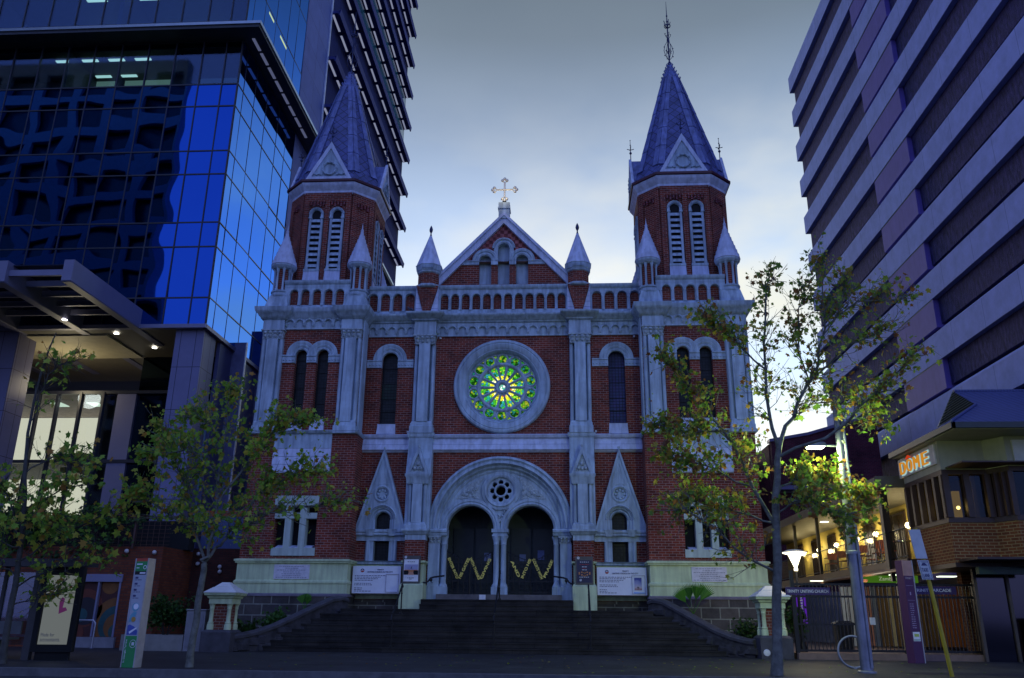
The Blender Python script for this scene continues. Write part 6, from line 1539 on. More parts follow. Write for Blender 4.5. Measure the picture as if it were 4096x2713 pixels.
for y in (6.3, 2.0):
    g = G(); g.tube([(12.9, y, 2.62), (12.9, y-1.0, 2.45), (12.9, y-1.4, 2.42)], 0.06, 8); g.obj('drain_pipe', [mat('copper_pipe', (0.28, 0.11, 0.05), 0.5)], cafe)
g = G(); g.tube([(12.93, -3.0, 2.62), (12.93, 20, 2.60)], 0.06, 8); g.obj('veranda_gutter', [mat('copper_gutter', (0.22, 0.10, 0.05), 0.5)], cafe)
# ground floor: shops under the veranda and the dark street front
g = G(); g.box(14.4, 24, -3.4, -3.1, 0, 2.55); g.box(15.9, 24, -6.9, -6.7, 0.0, 1.15); g.box(15.9, 24, -6.95, -6.65, 1.1, 1.18)
g.obj('ground_floor_wall', [CBR], cafe)
g = G(); g.box(16.3, 16.85, -6.94, -6.88, 0.15, 0.85); g.box(17.1, 17.65, -6.94, -6.88, 0.15, 0.85); g.obj('base_vent', [BLACK], cafe)
g = G(); g.box(14.0, 24, -5.05, -5.0, 0.0, 2.5); g.obj('shop_glazing', [mirror_glass('dark_shop_glass', (0.05, 0.05, 0.07), 0.08, 0.01)], cafe)
g = G(); [g.box(x-0.04, x+0.04, -5.12, -5.0, 0, 2.5) for x in (14.0, 14.9, 15.8, 16.7, 17.6)]; g.obj('shop_mullion', [mat('brown_shop_frame', (0.07, 0.055, 0.045), 0.5)], cafe)
g = G(); g.box(13.7, 15.6, -6.1, -5.9, 2.30, 2.5); g.obj('green_beam', [mat('dark_green_beam', (0.015, 0.045, 0.04), 0.5)], cafe)
for x, y, z in ((12.98, -4.3, 2.85), (15.35, -6.5, 2.95)):
    g = G(); g.lathe([(0.10, z+0.16), (0.10, z+0.02), (0.085, z), (0.001, z)], x-0.05, y-0.08, 14); g.m = 1; g.ball((x-0.05, y-0.08, z-0.005), 0.07, 12)
    tag(g.obj('security_camera', [mat('white_camera_housing', (0.5, 0.5, 0.55), 0.4), IRON], None, (x-0.05, y-0.08, z)), 'white dome security camera on the %s' % ('brick bay above the purple sign' if y > -5 else 'brick spandrel at the far right'), 'security camera')

# lane shops
lane = thing('lane_shop', 'lit lane shop with green sign and coloured panels behind the gates', 'shop', (13.5, 4, 0))
g = G(); g.box(17.4, 17.6, -3.0, 12, 0, 2.7)
g.obj('wall', [mat('lane_wall', (0.16, 0.12, 0.08), 0.7)], lane)
g = G(); g.box(9.4, 18, 19.5, 19.7, 0, 2.7); g.obj('end_wall', [mat('pale_end_wall', (0.30, 0.28, 0.25), 0.7)], lane)
LIT = [('white', (0.50, 0.52, 0.48)), ('grey', (0.14, 0.17, 0.24)), ('salmon', (0.45, 0.20, 0.13)), ('brown', (0.16, 0.09, 0.03)), ('cream', (0.50, 0.42, 0.24)), ('slate', (0.12, 0.15, 0.20))]
x = 12.7; r = random.Random(2)
g = G()
lm = [mat(n+'_shop_panel', c, 0.5, var=0.15) for n, c in LIT]
for i in range(14):
    g.m = [0, 0, 1, 2, 2, 1, 3, 4, 3, 5, 3, 4, 3, 3][i]; w = [0.25, 0.2, 0.3, 0.2, 0.15, 0.25, 0.4, 0.15, 0.3, 0.2, 0.25, 0.12, 0.3, 0.5][i]
    g.box(x, x+w-0.03, 3.0, 3.05, 0.2, 2.3); x += w
g.obj('coloured_panel', lm, lane)
g = G(); g.box(16.2, 17.3, 3.0, 3.05, 0.2, 2.35); g.obj('orange_timber_door', [mat('orange_timber', (0.32, 0.10, 0.03), 0.6, var=0.2, scale=5)], lane)
g = G(); g.box(13.55, 15.6, 2.9, 3.02, 2.46, 2.74); ls = g.obj('sign', [emit('lit_green_sign', (0.10, 0.28, 0.02), 0.40)], lane)
g = G(); put_text(g, 'Zambrero', (14.15, 2.89, 2.54), (1, 0, 0), (0, 0, 1), width=0.85, height=0.13, thick=0.01); g.obj('sign_lettering', [emit('pale_sign_letters', (0.7, 0.75, 0.5), 0.4)], ls)
g = G(); g.box(13.9, 14.4, 1.0, 1.15, 2.63, 2.66); g.box(15.7, 16.3, 1.2, 1.5, 2.6, 2.63); g.box(12.4, 12.9, 5.6, 5.8, 2.62, 2.65); g.obj('lane_light', [emit('lane_tube', (0.9, 1.0, 0.75), 2.5)], lane)
light('lane_light', 'POINT', (12.6, 0.4, 2.2), 26, (1, 0.9, 0.65), 0.2, lane)
light('lane_light', 'POINT', (15.6, 1.0, 2.2), 6, (1, 0.85, 0.5), 0.2, lane)
ban = thing('purple_banner', 'bright purple vertical banner seen through the arcade gates', 'banner', (10.55, 0.4, 0))
g = G(); g.box(10.30, 10.68, 0.38, 0.42, 0.95, 2.05); g.m = 1
rr = random.Random(9); put_text(g, 'WELCOME', (10.58, 0.375, 1.05), (0, 0, 1), (-1, 0, 0), width=0.85, height=0.14, thick=0.004) if False else [g.box(10.40+0.02*(i % 3), 10.56, 0.37, 0.38, 1.08+0.09*i, 1.13+0.09*i) for i in range(9)]
g.obj('cloth', [emit('glowing_violet_cloth', (0.20, 0.04, 0.80), 0.35), WHITEINK], ban)  # cloth emits its own violet glow, nothing lights it from behind
g = G(); g.tube([(10.49, 0.44, 0), (10.49, 0.44, 2.1)], 0.02, 6); g.tube([(10.28, 0.44, 2.08), (10.70, 0.44, 2.08)], 0.012, 6); g.lathe([(0.2, 0.0), (0.2, 0.03), (0.03, 0.06)], 10.49, 0.44, 14); g.obj('stand', [IRON], ban)

# ---------------------------------------------------------------- cafe tables and chairs on the veranda
def cafe_table(loc):
    t = thing('cafe_table', 'small round metal cafe table on the lit veranda', 'table', loc, 'cafe tables on the veranda'); x, y, z = loc
    g = G(); g.lathe([(0.001, z+0.74), (0.33, z+0.74), (0.33, z+0.715), (0.001, z+0.715)], x, y, 18); g.obj('tabletop', [mat('steel_tabletop', (0.5, 0.5, 0.48), 0.25, metal=0.9)], t)
    g = G(); g.lathe([(0.22, z), (0.22, z+0.02), (0.03, z+0.05), (0.025, z+0.72)], x, y, 12); g.obj('pedestal', [IRON], t)
    return t
ct = cafe_table((13.75, -1.0, 2.9))
for y, lab in ((1.2, 0), (3.9, 0), (6.9, 0)): dup(ct, (13.75, y, 2.9))
def cafe_chair(loc):
    x, y, z = loc; t = thing('cafe_chair', 'metal cafe chair with orange red backrest at a veranda table', 'chair', loc, 'cafe chairs on the veranda')
    ST = mat('chair_steel', (0.35, 0.35, 0.35), 0.3, metal=0.8); OR = mat('orange_red_chair_back', (0.40, 0.09, 0.04), 0.5)
    g = G(); g.box(x-0.2, x+0.2, y-0.2, y+0.2, z+0.44, z+0.47); g.obj('seat', [OR], t)
    for a in (-1, 1):
        for b in (-1, 1): g = G(); g.tube([(x+a*0.21, y+b*0.21, z), (x+a*0.18, y+b*0.18, z+0.44)], 0.013, 6); g.obj('leg', [ST], t)
    g = G()
    for a in (-1, 1): g.tube([(x+a*0.18, y+0.18, z+0.44), (x+a*0.18, y+0.24, z+0.86)], 0.013, 6)
    g.obj('back_frame', [ST], t)
    g = G(); g.rects([(z+0.60, x-0.19, x+0.19, y+0.195, y+0.225), (z+0.86, x-0.19, x+0.19, y+0.225, y+0.255)]); g.obj('backrest', [OR], t)
    return t
cc = cafe_chair((13.45, -0.35, 2.9))
for (x, y, rz) in ((13.45, 0.55, PI), (14.2, 1.9, 0.3), (13.4, 1.85, 0), (13.45, 3.2, PI), (13.5, 4.6, 0), (13.45, 6.2, PI), (14.3, 3.7, -PI/2)): dup(cc, (x, y, 2.9), None, rz)

# ---------------------------------------------------------------- arcade gates
gate = thing('arcade_gate', 'black steel arcade gates and fence with two purple name boards', 'gate', (11.5, -4.6, 0))
GY = -4.7
g = G(); g.box(8.90, 9.0, GY-0.045, GY+0.06, 0, 2.45); g.obj('gate_post', [IRON], gate)
for x in (10.85, 12.0, 14.1):
    g = G(); g.box(x-0.05, x+0.05, GY-0.05, GY+0.05, 0, 2.12); g.obj('gate_post', [IRON], gate)
for a, b in ((8.96, 10.8), (10.9, 11.95), (12.05, 14.05)):
    g = G()
    for z in (0.24, 1.72, 2.06): g.box(a, b, GY-0.02, GY+0.02, z-0.03, z+0.03)
    if a < 9: g.box(a, b, GY-0.02, GY+0.02, 0.93, 0.97)
    n = int((b-a)/0.105)
    for i in range(n): xx = a+(i+0.5)*(b-a)/n; g.box(xx-0.012, xx+0.012, GY-0.012, GY+0.012, 0.24, 2.06)
    g.obj('gate_leaf', [IRON], gate)
g = G(); g.box(11.05, 11.2, GY-0.06, GY, 0.95, 1.15); g.obj('lock_box', [mat('white_lock_box', (0.5, 0.5, 0.5), 0.5)], gate)
NAVYP = mat('dark_purple_board', (0.03, 0.012, 0.10), 0.5, var=0.05)
g = G(); g.box(8.74, 10.02, GY-0.05, GY-0.025, 1.76, 1.97); nb = g.obj('name_board', [NAVYP], gate); g = G(); put_text(g, 'TRINITY UNITING CHURCH', (8.78, GY-0.052, 1.82), (1, 0, 0), (0, 0, 1), width=1.18, height=0.085, thick=0.006); g.obj('lettering', [WHITEINK], nb)
g = G(); g.box(12.10, 13.60, GY-0.05, GY-0.025, 1.80, 2.02); nb = g.obj('name_board', [NAVYP], gate); g = G(); put_text(g, 'TRINITY ARCADE', (12.40, GY-0.052, 1.87), (1, 0, 0), (0, 0, 1), width=1.05, height=0.085, thick=0.006); g.rev_y([(0.03, GY-0.05), (0.03, GY-0.055), (0.042, GY-0.055), (0.042, GY-0.05)], 12.27, 1.91, n=16); g.obj('lettering', [WHITEINK], nb)
g = G(); g.box(8.9, 14.2, GY-0.25, 12, 0.0, 0.17); structure(g.obj('path', [mat('pink_lane_paving', (0.20, 0.13, 0.10), 0.7, var=0.25)]))

# lantern beside the church
lan = thing('lantern', 'glowing cone shaped lantern on a dark post behind the gates', 'lantern', (9.32, -3.9, 0))
g = G(); g.tube([(9.32, -3.9, 0.17), (9.32, -3.9, 2.5)], [0.05, 0.04], 8); g.lathe([(0.12, 0.17), (0.12, 0.3), (0.06, 0.45)], 9.32, -3.9, 12); g.obj('post', [IRON], lan)
g = G(); g.lathe([(0.05, 2.48), (0.06, 2.54), (0.04, 2.58), (0.20, 2.96), (0.34, 3.0), (0.36, 3.02)], 9.32, -3.9, 24); g.obj('glowing_shade', [emit('warm_lantern_glass', (1.0, 0.88, 0.62), 4.0)], lan)
g = G(); g.lathe([(0.36, 3.02), (0.37, 3.04), (0.2, 3.10), (0.001, 3.12)], 9.32, -3.9, 24); g.obj('lantern_cap', [mat('pale_lantern_cap', (0.5, 0.5, 0.45), 0.4)], lan)
light('lantern_light', 'POINT', (9.32, -4.4, 2.75), 45, (1, 0.82, 0.5), 0.25, lan)

# ---------------------------------------------------------------- street lamp, bike ring, totem, taxi sign
POLE = mat('galvanised_pole', (0.26, 0.28, 0.36), 0.4, metal=0.55, var=0.3, scale=2.5, streak=0.25)
sl = thing('street_lamp', 'silver street lamp pole with lit arm in front of the arcade gates', 'street lamp', (8.55, -11.6, 0))
g = G(); g.tube([(8.55, -11.6, 0), (8.55, -11.6, 2.42), (8.55, -11.6, 5.82)], [0.125, 0.115, 0.085], 14); g.lathe([(0.15, 2.40), (0.15, 2.46), (0.11, 2.48)], 8.55, -11.6, 14); g.lathe([(0.19, 0), (0.19, 0.03), (0.14, 0.05)], 8.55, -11.6, 14); g.obj('pole', [POLE], sl)
g = G(); g.tube([(8.62, -11.72, 0.1), (8.62, -11.72, 5.6)], 0.03, 6); g.obj('conduit', [POLE], sl)
g = G(); g.tube([(8.50, -11.6, 4.78), (8.15, -11.6, 4.80)], 0.025, 8); g.rects([(4.76, 7.80, 8.20, -11.72, -11.48), (4.83, 7.80, 8.20, -11.70, -11.50), (4.87, 7.9, 8.15, -11.66, -11.54)]); la = g.obj('lamp_arm', [POLE], sl)
g = G(); g.rects([(4.72, 7.82, 8.14, -11.70, -11.50), (4.765, 7.80, 8.18, -11.715, -11.485)]); g.obj('lamp_lens', [emit('white_lamp_lens', (0.85, 1.0, 0.80), 9)], la)
light('street_lamp_light', 'POINT', (7.95, -11.6, 4.62), 420, (0.80, 1.0, 0.42), 0.12, sl)
bk = thing('bike_ring', 'round silver bike parking hoop behind the street lamp pole', 'bike rack', (8.85, -9.9, 0))
g = G(); g.torus((8.85, -9.9, 0.36), 0.34, 0.025, n=36); g.obj('hoop', [POLE], bk)
g = G(); g.tube([(8.85, -9.9, 0), (8.85, -9.9, 0.04)], 0.05, 8); g.obj('foot', [POLE], bk)
pt = thing('arcade_totem', 'tall purple directory totem with silver edges in front of the gates', 'sign', (12.0, -5.6, 0))
T5 = Matrix.Translation((11.55, -6.45, 0)) @ Matrix.Rotation(rad(28), 4, 'Z')
VIOLET = mat('violet_panel', (0.10, 0.025, 0.32), 0.45, var=0.06); MAROON = mat('maroon_panel', (0.07, 0.02, 0.08), 0.45, var=0.06)
def tb(name, x0, x1, y0, y1, z0, z1, ms):
    g = G(); g.M = T5; g.box(x0, x1, y0, y1, z0, z1); return g.obj(name, ms, pt)
tb('body', -0.18, 0.18, -0.12, 0.12, 0, 2.62, [MAROON])
tb('pale_header', -0.185, 0.16, -0.125, -0.115, 2.22, 2.62, [mat('pale_pink_header', (0.42, 0.24, 0.22), 0.5)])
tb('side_panel', 0.18, 0.19, -0.10, 0.30, 0, 2.62, [VIOLET])
g = G(); g.M = T5; g.box(0.165, 0.20, -0.13, -0.10, 0, 2.63); g.box(0.165, 0.20, 0.29, 0.33, 0, 2.63); g.obj('silver_edge', [mat('silver_trim', (0.42, 0.43, 0.50), 0.35, metal=0.5)], pt)
g = G(); g.M = T5; r = random.Random(3)
put_text(g, 'TRINITY', (-0.155, -0.128, 2.13), (1, 0, 0), (0, 0, 1), width=0.28, height=0.055, thick=0.004)
for z in (1.96, 1.58): g.box(-0.15, 0.12, -0.124, -0.12, z, z+0.008)
g.box(-0.04, 0.0, -0.124, -0.12, 1.72, 1.80)
for i in range(12): scribble(g, -0.10, 0.04, 1.48-0.055*i, 0.02, -0.124, r)
g.obj('lettering', [mat('lilac_print', (0.35, 0.28, 0.42), 0.6)], pt)
g = G(); g.M = T5; g.box(-0.13, 0.12, -0.126, -0.118, 0.55, 0.78); g.m = 1; g.box(-0.09, 0.08, -0.128, -0.125, 0.66, 0.73); g.m = 2; g.box(-0.12, 0.11, -0.128, -0.125, 0.57, 0.59); g.obj('sticker', [WHITEINK, mat('lime_print', (0.4, 0.5, 0.1), 0.5), GREEN], pt)
bn = thing('litter_bin', 'black litter bin standing behind the arcade gates', 'bin', (10.75, -3.2, 0.17))
g = G(); g.rects([(0.2, 10.55, 10.95, -3.4, -3.0), (0.95, 10.5, 11.0, -3.45, -2.95)]); g.obj('body', [BLACK], bn)
g = G(); g.rects([(0.95, 10.48, 11.02, -3.47, -2.93), (1.0, 10.48, 11.02, -3.47, -2.93), (1.06, 10.6, 10.9, -3.35, -3.05)]); g.obj('lid', [IRON], bn)
tx = thing('taxi_lane_sign', 'leaning yellow pole with white taxi lane sign plates at the kerb', 'road sign', (9.84, -12.6, 0))
g = G(); g.tube([(9.84, -12.6, 0), (9.68, -12.6, 1.6), (9.53, -12.6, 2.85)], 0.04, 10); g.obj('pole', [mat('yellow_paint', (0.42, 0.33, 0.015), 0.5, var=0.2)], tx)
PL = mat('white_sign_plate', (0.50, 0.54, 0.55), 0.5, var=0.10, scale=5)
def plate(name, cx, z0, z1, w, mats, cut=False):
    g = G(); y = -12.67
    g.prism(rect(cx-w, cx+w, z0, z1), y, y+0.015); g.obj(name, mats, tx)
g = G(); sh = -0.128
def sk(x, z): return (9.56+x+sh*(z-2.2), z)
g.prism([sk(-0.115, 2.24), sk(0.115, 2.24), sk(0.115, 2.82), sk(-0.115, 2.82)], -12.665, -12.65); g.obj('upper_plate', [PL], tx)
g = G(); g.prism([sk(-0.10, 1.83), sk(0.12, 1.83), sk(0.12, 2.21), sk(-0.10, 2.21)], -12.665, -12.65)
g.m = 1; g.prism([sk(-0.085, 1.845), sk(0.105, 1.845), sk(0.105, 2.195), sk(-0.085, 2.195)], -12.668, -12.664, [[sk(-0.077, 1.853), sk(0.097, 1.853), sk(0.097, 2.187), sk(-0.077, 2.187)]])
g.prism([sk(-0.05, 2.10), sk(0.07, 2.10), sk(0.05, 2.135), sk(0.03, 2.155), sk(-0.01, 2.155), sk(-0.03, 2.135)], -12.669, -12.664); g.box(9.53, 9.67, -12.669, -12.664, 2.165, 2.172)
put_text(g, 'TAXI', (9.525, -12.668, 1.98), (1, 0, -0.0), (sh, 0, 1), width=0.12, height=0.075, thick=0.004, bold=0.01); put_text(g, 'LANE', (9.54, -12.668, 1.87), (1, 0, 0), (sh, 0, 1), width=0.13, height=0.075, thick=0.004, bold=0.01)
g.obj('lower_plate', [PL, INK], tx)

# ================================================================ TREES AND PLANTS
def leafmat(name, stops, trans=0.35):
    m, nt, b = newmat(name)
    ge = nd(nt, 'ShaderNodeNewGeometry')
    c = ramp(nt, ge.outputs['Random Per Island'], stops)
    nt.links.new(c, b.inputs['Base Color']); b.inputs['Roughness'].default_value = 0.55; b.inputs['Specular IOR Level'].default_value = 0.25
    tr = nd(nt, 'ShaderNodeBsdfTranslucent'); nt.links.new(c, tr.inputs[0])
    x = nd(nt, 'ShaderNodeMixShader'); x.inputs[0].default_value = trans+0.1
    nt.links.new(b.outputs[0], x.inputs[1]); nt.links.new(tr.outputs[0], x.inputs[2])
    o = [n for n in nt.nodes if n.type == 'OUTPUT_MATERIAL'][0]; nt.links.new(x.outputs[0], o.inputs[0])
    return m
LEAF = leafmat('plane_leaf', [(0.0, (0.13, 0.28, 0.04)), (0.45, (0.30, 0.50, 0.06)), (0.75, (0.48, 0.52, 0.07)), (0.9, (0.48, 0.34, 0.06)), (1.0, (0.40, 0.17, 0.04))])
LEAFA = leafmat('autumn_plane_leaf', [(0.0, (0.13, 0.27, 0.04)), (0.45, (0.32, 0.46, 0.06)), (0.66, (0.46, 0.38, 0.06)), (0.87, (0.40, 0.18, 0.04)), (1.0, (0.20, 0.09, 0.05))])
BARK = mat('mottled_plane_bark', (0.13, 0.135, 0.115), 0.85, var=0.5, scale=7, bump=0.6, bscale=18)
BARKD = mat('dark_bark', (0.055, 0.055, 0.05), 0.85, var=0.4, scale=7, bump=0.6, bscale=18)
def add_leaf(g, p, d, size, r):
    """one five-lobed leaf, folded along its midrib"""
    d = d.normalized(); n = Vector((r.gauss(0, 1), r.gauss(0, 1), r.gauss(0, 1)))
    s = d.cross(n)
    if s.length < 1e-3: s = d.orthogonal()
    s.normalize(); n = s.cross(d).normalized(); f = r.uniform(-0.25, 0.35)
    pts = [(0, 0), (0.42, 0.10), (0.28, 0.30), (0.55, 0.55), (0.22, 0.62), (0.0, 1.0), (-0.22, 0.62), (-0.55, 0.55), (-0.28, 0.30), (-0.42, 0.10)]
    vs = [p+s*(x*size)+d*(y*size)+n*(abs(x)*f*size-0.15*size*y*y) for x, y in pts]
    g.add(vs, [(0, 1, 2, 3, 4, 5), (0, 5, 6, 7, 8, 9)])
def smooth_path(P, r, jit=0.04, per=3):
    P = [Vector(p) for p in P]; out = []
    for i in range(len(P)-1):
        p0 = P[max(i-1, 0)]; p1 = P[i]; p2 = P[i+1]; p3 = P[min(i+2, len(P)-1)]
        for k in range(per):
            t = k/per
            q = 0.5*((2*p1)+(p2-p0)*t+(2*p0-5*p1+4*p2-p3)*t*t+(3*p1-p0-3*p2+p3)*t*t*t)
            if i+k > 0: q = q+Vector((r.gauss(0, jit), r.gauss(0, jit), r.gauss(0, jit)))
            out.append(q)
    out.append(P[-1]); return out
def tree(name, label, loc, trunk, r0, r1, limbs, leaf_m, bark_m, nleaf, seed, twigs=9, lsize=0.13, group='young plane trees along the kerb', spread=0.55, bare=()):
    r = random.Random(seed); t = thing(name, label, 'tree', loc, group)
    tg = G(); P = smooth_path(trunk, r, 0.012); k = len(P)-1
    tg.tube(P, [r0*(1.25 if i == 0 else 1)*(1-i/k)+r1*(i/k) for i in range(k+1)], 12); trunk_o = tg.obj('trunk', [bark_m], t)
    tips = []
    for li, (path, ra, dens) in enumerate(limbs):
        lg = G(); P = smooth_path(path, r, 0.035, 3); n = len(P)-1
        lg.tube(P, [ra*(1-i/n)+0.010*(i/n) for i in range(n+1)], 8)
        total = 0
        for j in range(int(twigs*len(path)*0.75)):
            u = 0.22+0.78*r.random(); i = min(int(u*n), n-1); p = P[i].lerp(P[i+1], u*n-i)
            d = (P[i+1]-P[i]).normalized()*0.7+Vector((r.gauss(0, 0.6), r.gauss(0, 0.6), r.gauss(0.25, 0.5))); d.normalize()
            L = r.uniform(0.35, 0.95)*spread/0.55*(1.15-0.45*u)
            q = [p]
            for s_ in range(3): d = (d+Vector((r.gauss(0, 0.25), r.gauss(0, 0.25), r.gauss(0.05, 0.2)))).normalized(); q.append(q[-1]+d*(L/3))
            lg.tube(q, [0.009, 0.007, 0.005, 0.003], 5); tips.append((q, dens))
            for h in range(2):
                d2 = (d+Vector((r.gauss(0, 0.7), r.gauss(0, 0.7), r.gauss(0, 0.5)))).normalized(); a = q[1+h]; b = a+d2*L*0.5
                lg.tube([a, b], [0.005, 0.002], 4); tips.append(([a, a.lerp(b, 0.5), b, b+d2*0.05], dens))
        tips.append((P[-4:], dens))
        lg.obj('branch', [bark_m], trunk_o)
    cg = G(); W_ = [w for _, w in tips]
    for q, w in r.choices(tips, weights=W_, k=nleaf):
        u = r.random()*(len(q)-1.001); i = int(u); p = Vector(q[i]).lerp(Vector(q[i+1]), u-i)
        p = p+Vector((r.gauss(0, 0.05), r.gauss(0, 0.05), r.gauss(0, 0.05)))
        d = Vector((r.gauss(0, 0.6), r.gauss(0, 0.6), r.gauss(-0.45, 0.5)))
        add_leaf(cg, p, d, lsize*r.choice((0.55, 0.75, 0.9, 1.1, 1.35, 1.6))*r.uniform(0.9, 1.1), r)
    cg.obj('crown', [leaf_m], t)
    return t
tree('plane_tree', 'young plane tree with thin autumn leaves on the right pavement', (6.37, -12.97, 0),
     [(6.37, -12.97, -0.02), (6.57, -12.97, 2.13), (6.66, -12.97, 3.43), (6.81, -12.97, 4.43)], 0.105, 0.062,
     [([(6.81, -12.97, 4.40), (7.22, -12.7, 5.24), (7.67, -12.7, 6.01), (8.13, -12.7, 7.21), (8.26, -12.7, 8.89)], 0.05, 0.55),
      ([(6.81, -12.97, 4.40), (6.66, -13.1, 5.14), (6.62, -13.1, 6.2), (6.79, -13.1, 7.7), (6.94, -13.1, 8.32)], 0.045, 0.45),
      ([(6.64, -12.97, 2.77), (6.24, -12.7, 3.74), (5.83, -12.6, 4.88), (5.14, -12.6, 5.86), (4.51, -12.6, 6.57)], 0.045, 0.9),
      ([(6.5, -12.97, 1.95), (5.99, -13.1, 2.2), (5.23, -13.2, 2.87), (4.55, -13.2, 3.13)], 0.03, 0.35),
      ([(6.78, -12.97, 4.27), (8.08, -13.3, 4.84), (8.6, -13.3, 5.41), (9.15, -13.3, 5.81), (9.92, -13.3, 6.59)], 0.035, 0.45),
      ([(8.16, -12.7, 7.25), (8.99, -12.6, 7.86), (9.91, -12.6, 7.95)], 0.022, 0.4),
      ([(7.58, -12.75, 5.93), (8.49, -13.0, 6.7), (9.37, -13.0, 7.09)], 0.024, 0.5),
      ([(6.7, -12.97, 3.5), (7.35, -12.5, 4.0), (8.0, -12.3, 3.9), (8.7, -12.2, 3.5)], 0.028, 1.9),
      ([(5.87, -12.6, 4.92), (5.12, -12.4, 4.93), (4.37, -12.4, 5.12)], 0.022, 1.2),
      ([(6.19, -12.7, 3.71), (5.37, -12.8, 4.09), (4.56, -12.8, 4.28)], 0.022, 1.1),
      ([(6.64, -13.1, 6.17), (5.96, -13.2, 6.86), (5.52, -13.2, 7.27)], 0.022, 0.9),
      ([(7.67, -12.7, 6.01), (7.4, -13.2, 7.0), (7.6, -13.3, 8.0)], 0.02, 0.6),
      ([(6.6, -12.97, 2.9), (5.9, -12.6, 3.15), (5.2, -12.5, 3.45), (4.7, -12.4, 3.5)], 0.022, 1.1),
      ([(6.64, -12.97, 3.1), (7.2, -13.3, 3.3), (7.9, -13.4, 3.0)], 0.02, 1.3),
      ([(7.22, -12.75, 5.24), (8.0, -12.3, 5.6), (8.7, -12.2, 5.6), (9.3, -12.2, 5.2)], 0.02, 0.6),
      ([(8.0, -12.7, 6.9), (8.6, -12.5, 7.8), (8.8, -12.4, 8.5)], 0.016, 0.4)],
     LEAFA, BARK, 8800, 21, twigs=17, lsize=0.085)
tree('plane_tree', 'young leaning plane tree with sparse green leaves beside the left gate pier', (-5.4, -12.78, 0),
     [(-5.4, -12.78, -0.02), (-5.37, -12.78, 0.95), (-5.34, -12.78, 1.81), (-5.33, -12.78, 2.06)], 0.075, 0.058,
     [([(-5.33, -12.78, 2.06), (-5.76, -12.6, 2.73), (-6.02, -12.6, 3.47), (-6.45, -12.6, 4.43), (-6.82, -12.6, 4.93)], 0.032, 1.0),
      ([(-5.33, -12.78, 2.05), (-5.25, -12.9, 2.38), (-5.17, -12.9, 3.28), (-5.19, -12.9, 4.86), (-5.13, -12.9, 5.75)], 0.04, 0.9),
      ([(-5.33, -12.78, 2.1), (-5.08, -12.7, 2.49), (-4.88, -12.7, 2.65), (-4.49, -12.7, 2.89), (-3.92, -12.7, 3.13), (-3.17, -12.7, 3.27), (-2.5, -12.7, 3.41)], 0.034, 0.45),
      ([(-5.17, -12.9, 3.27), (-4.52, -13.0, 4.3), (-3.91, -13.0, 4.9), (-3.3, -13.0, 5.1)], 0.024, 1.2),
      ([(-5.7, -12.6, 2.74), (-6.52, -12.5, 3.2), (-7.25, -12.5, 3.48)], 0.02, 1.0),
      ([(-4.96, -12.7, 2.66), (-4.43, -12.5, 3.5), (-3.69, -12.5, 4.0), (-3.1, -12.5, 4.06)], 0.022, 1.3),
      ([(-5.19, -12.9, 4.6), (-5.75, -12.6, 5.2), (-6.22, -12.5, 5.35)], 0.018, 0.9),
      ([(-5.18, -12.9, 3.9), (-5.9, -13.2, 4.4), (-6.6, -13.2, 4.3)], 0.018, 1.1)],
     LEAF, BARK, 4700, 33, twigs=16, lsize=0.088)
tree('plane_tree', 'dark bushy young plane tree at the far left before the bus shelter', (-9.62, -12.4, 0),
     [(-9.62, -12.4, -0.02), (-9.67, -12.4, 1.18), (-9.71, -12.4, 2.54), (-9.9, -12.4, 3.98), (-10.05, -12.4, 4.98), (-9.99, -12.4, 6.54), (-9.84, -12.4, 7.41)], 0.075, 0.012,
     [([(-9.71, -12.4, 2.09), (-8.87, -12.2, 2.76), (-7.66, -12.2, 3.24)], 0.024, 1.3),
      ([(-9.66, -12.4, 1.53), (-8.52, -12.6, 2.07), (-7.5, -12.6, 2.17)], 0.02, 0.8),
      ([(-9.71, -12.4, 2.54), (-10.21, -12.4, 3.49), (-10.76, -12.4, 4.18)], 0.022, 1.5),
      ([(-9.92, -12.4, 4.05), (-9.53, -12.0, 4.5), (-8.9, -12.0, 4.3)], 0.018, 0.9),
      ([(-9.66, -12.4, 1.18), (-9.33, -12.0, 1.37), (-8.9, -12.0, 1.5)], 0.015, 0.8),
      ([(-10.05, -12.4, 4.98), (-9.95, -12.4, 5.8), (-9.75, -12.35, 6.5), (-9.3, -12.3, 6.75)], 0.010, 0.5),
      ([(-9.75, -12.4, 3.15), (-8.9, -12.9, 3.5), (-8.1, -12.9, 3.7)], 0.02, 1.4),
      ([(-9.7, -12.4, 2.4), (-10.3, -12.7, 2.6), (-10.9, -12.7, 2.9)], 0.02, 1.6),
      ([(-9.7, -12.4, 2.8), (-9.2, -12.8, 3.0), (-8.5, -13.0, 2.7)], 0.02, 1.6),
      ([(-9.68, -12.4, 1.8), (-10.4, -12.6, 2.0), (-11, -12.5, 1.8)], 0.02, 1.0)],
     LEAF, BARKD, 1700, 44, twigs=13, lsize=0.115)

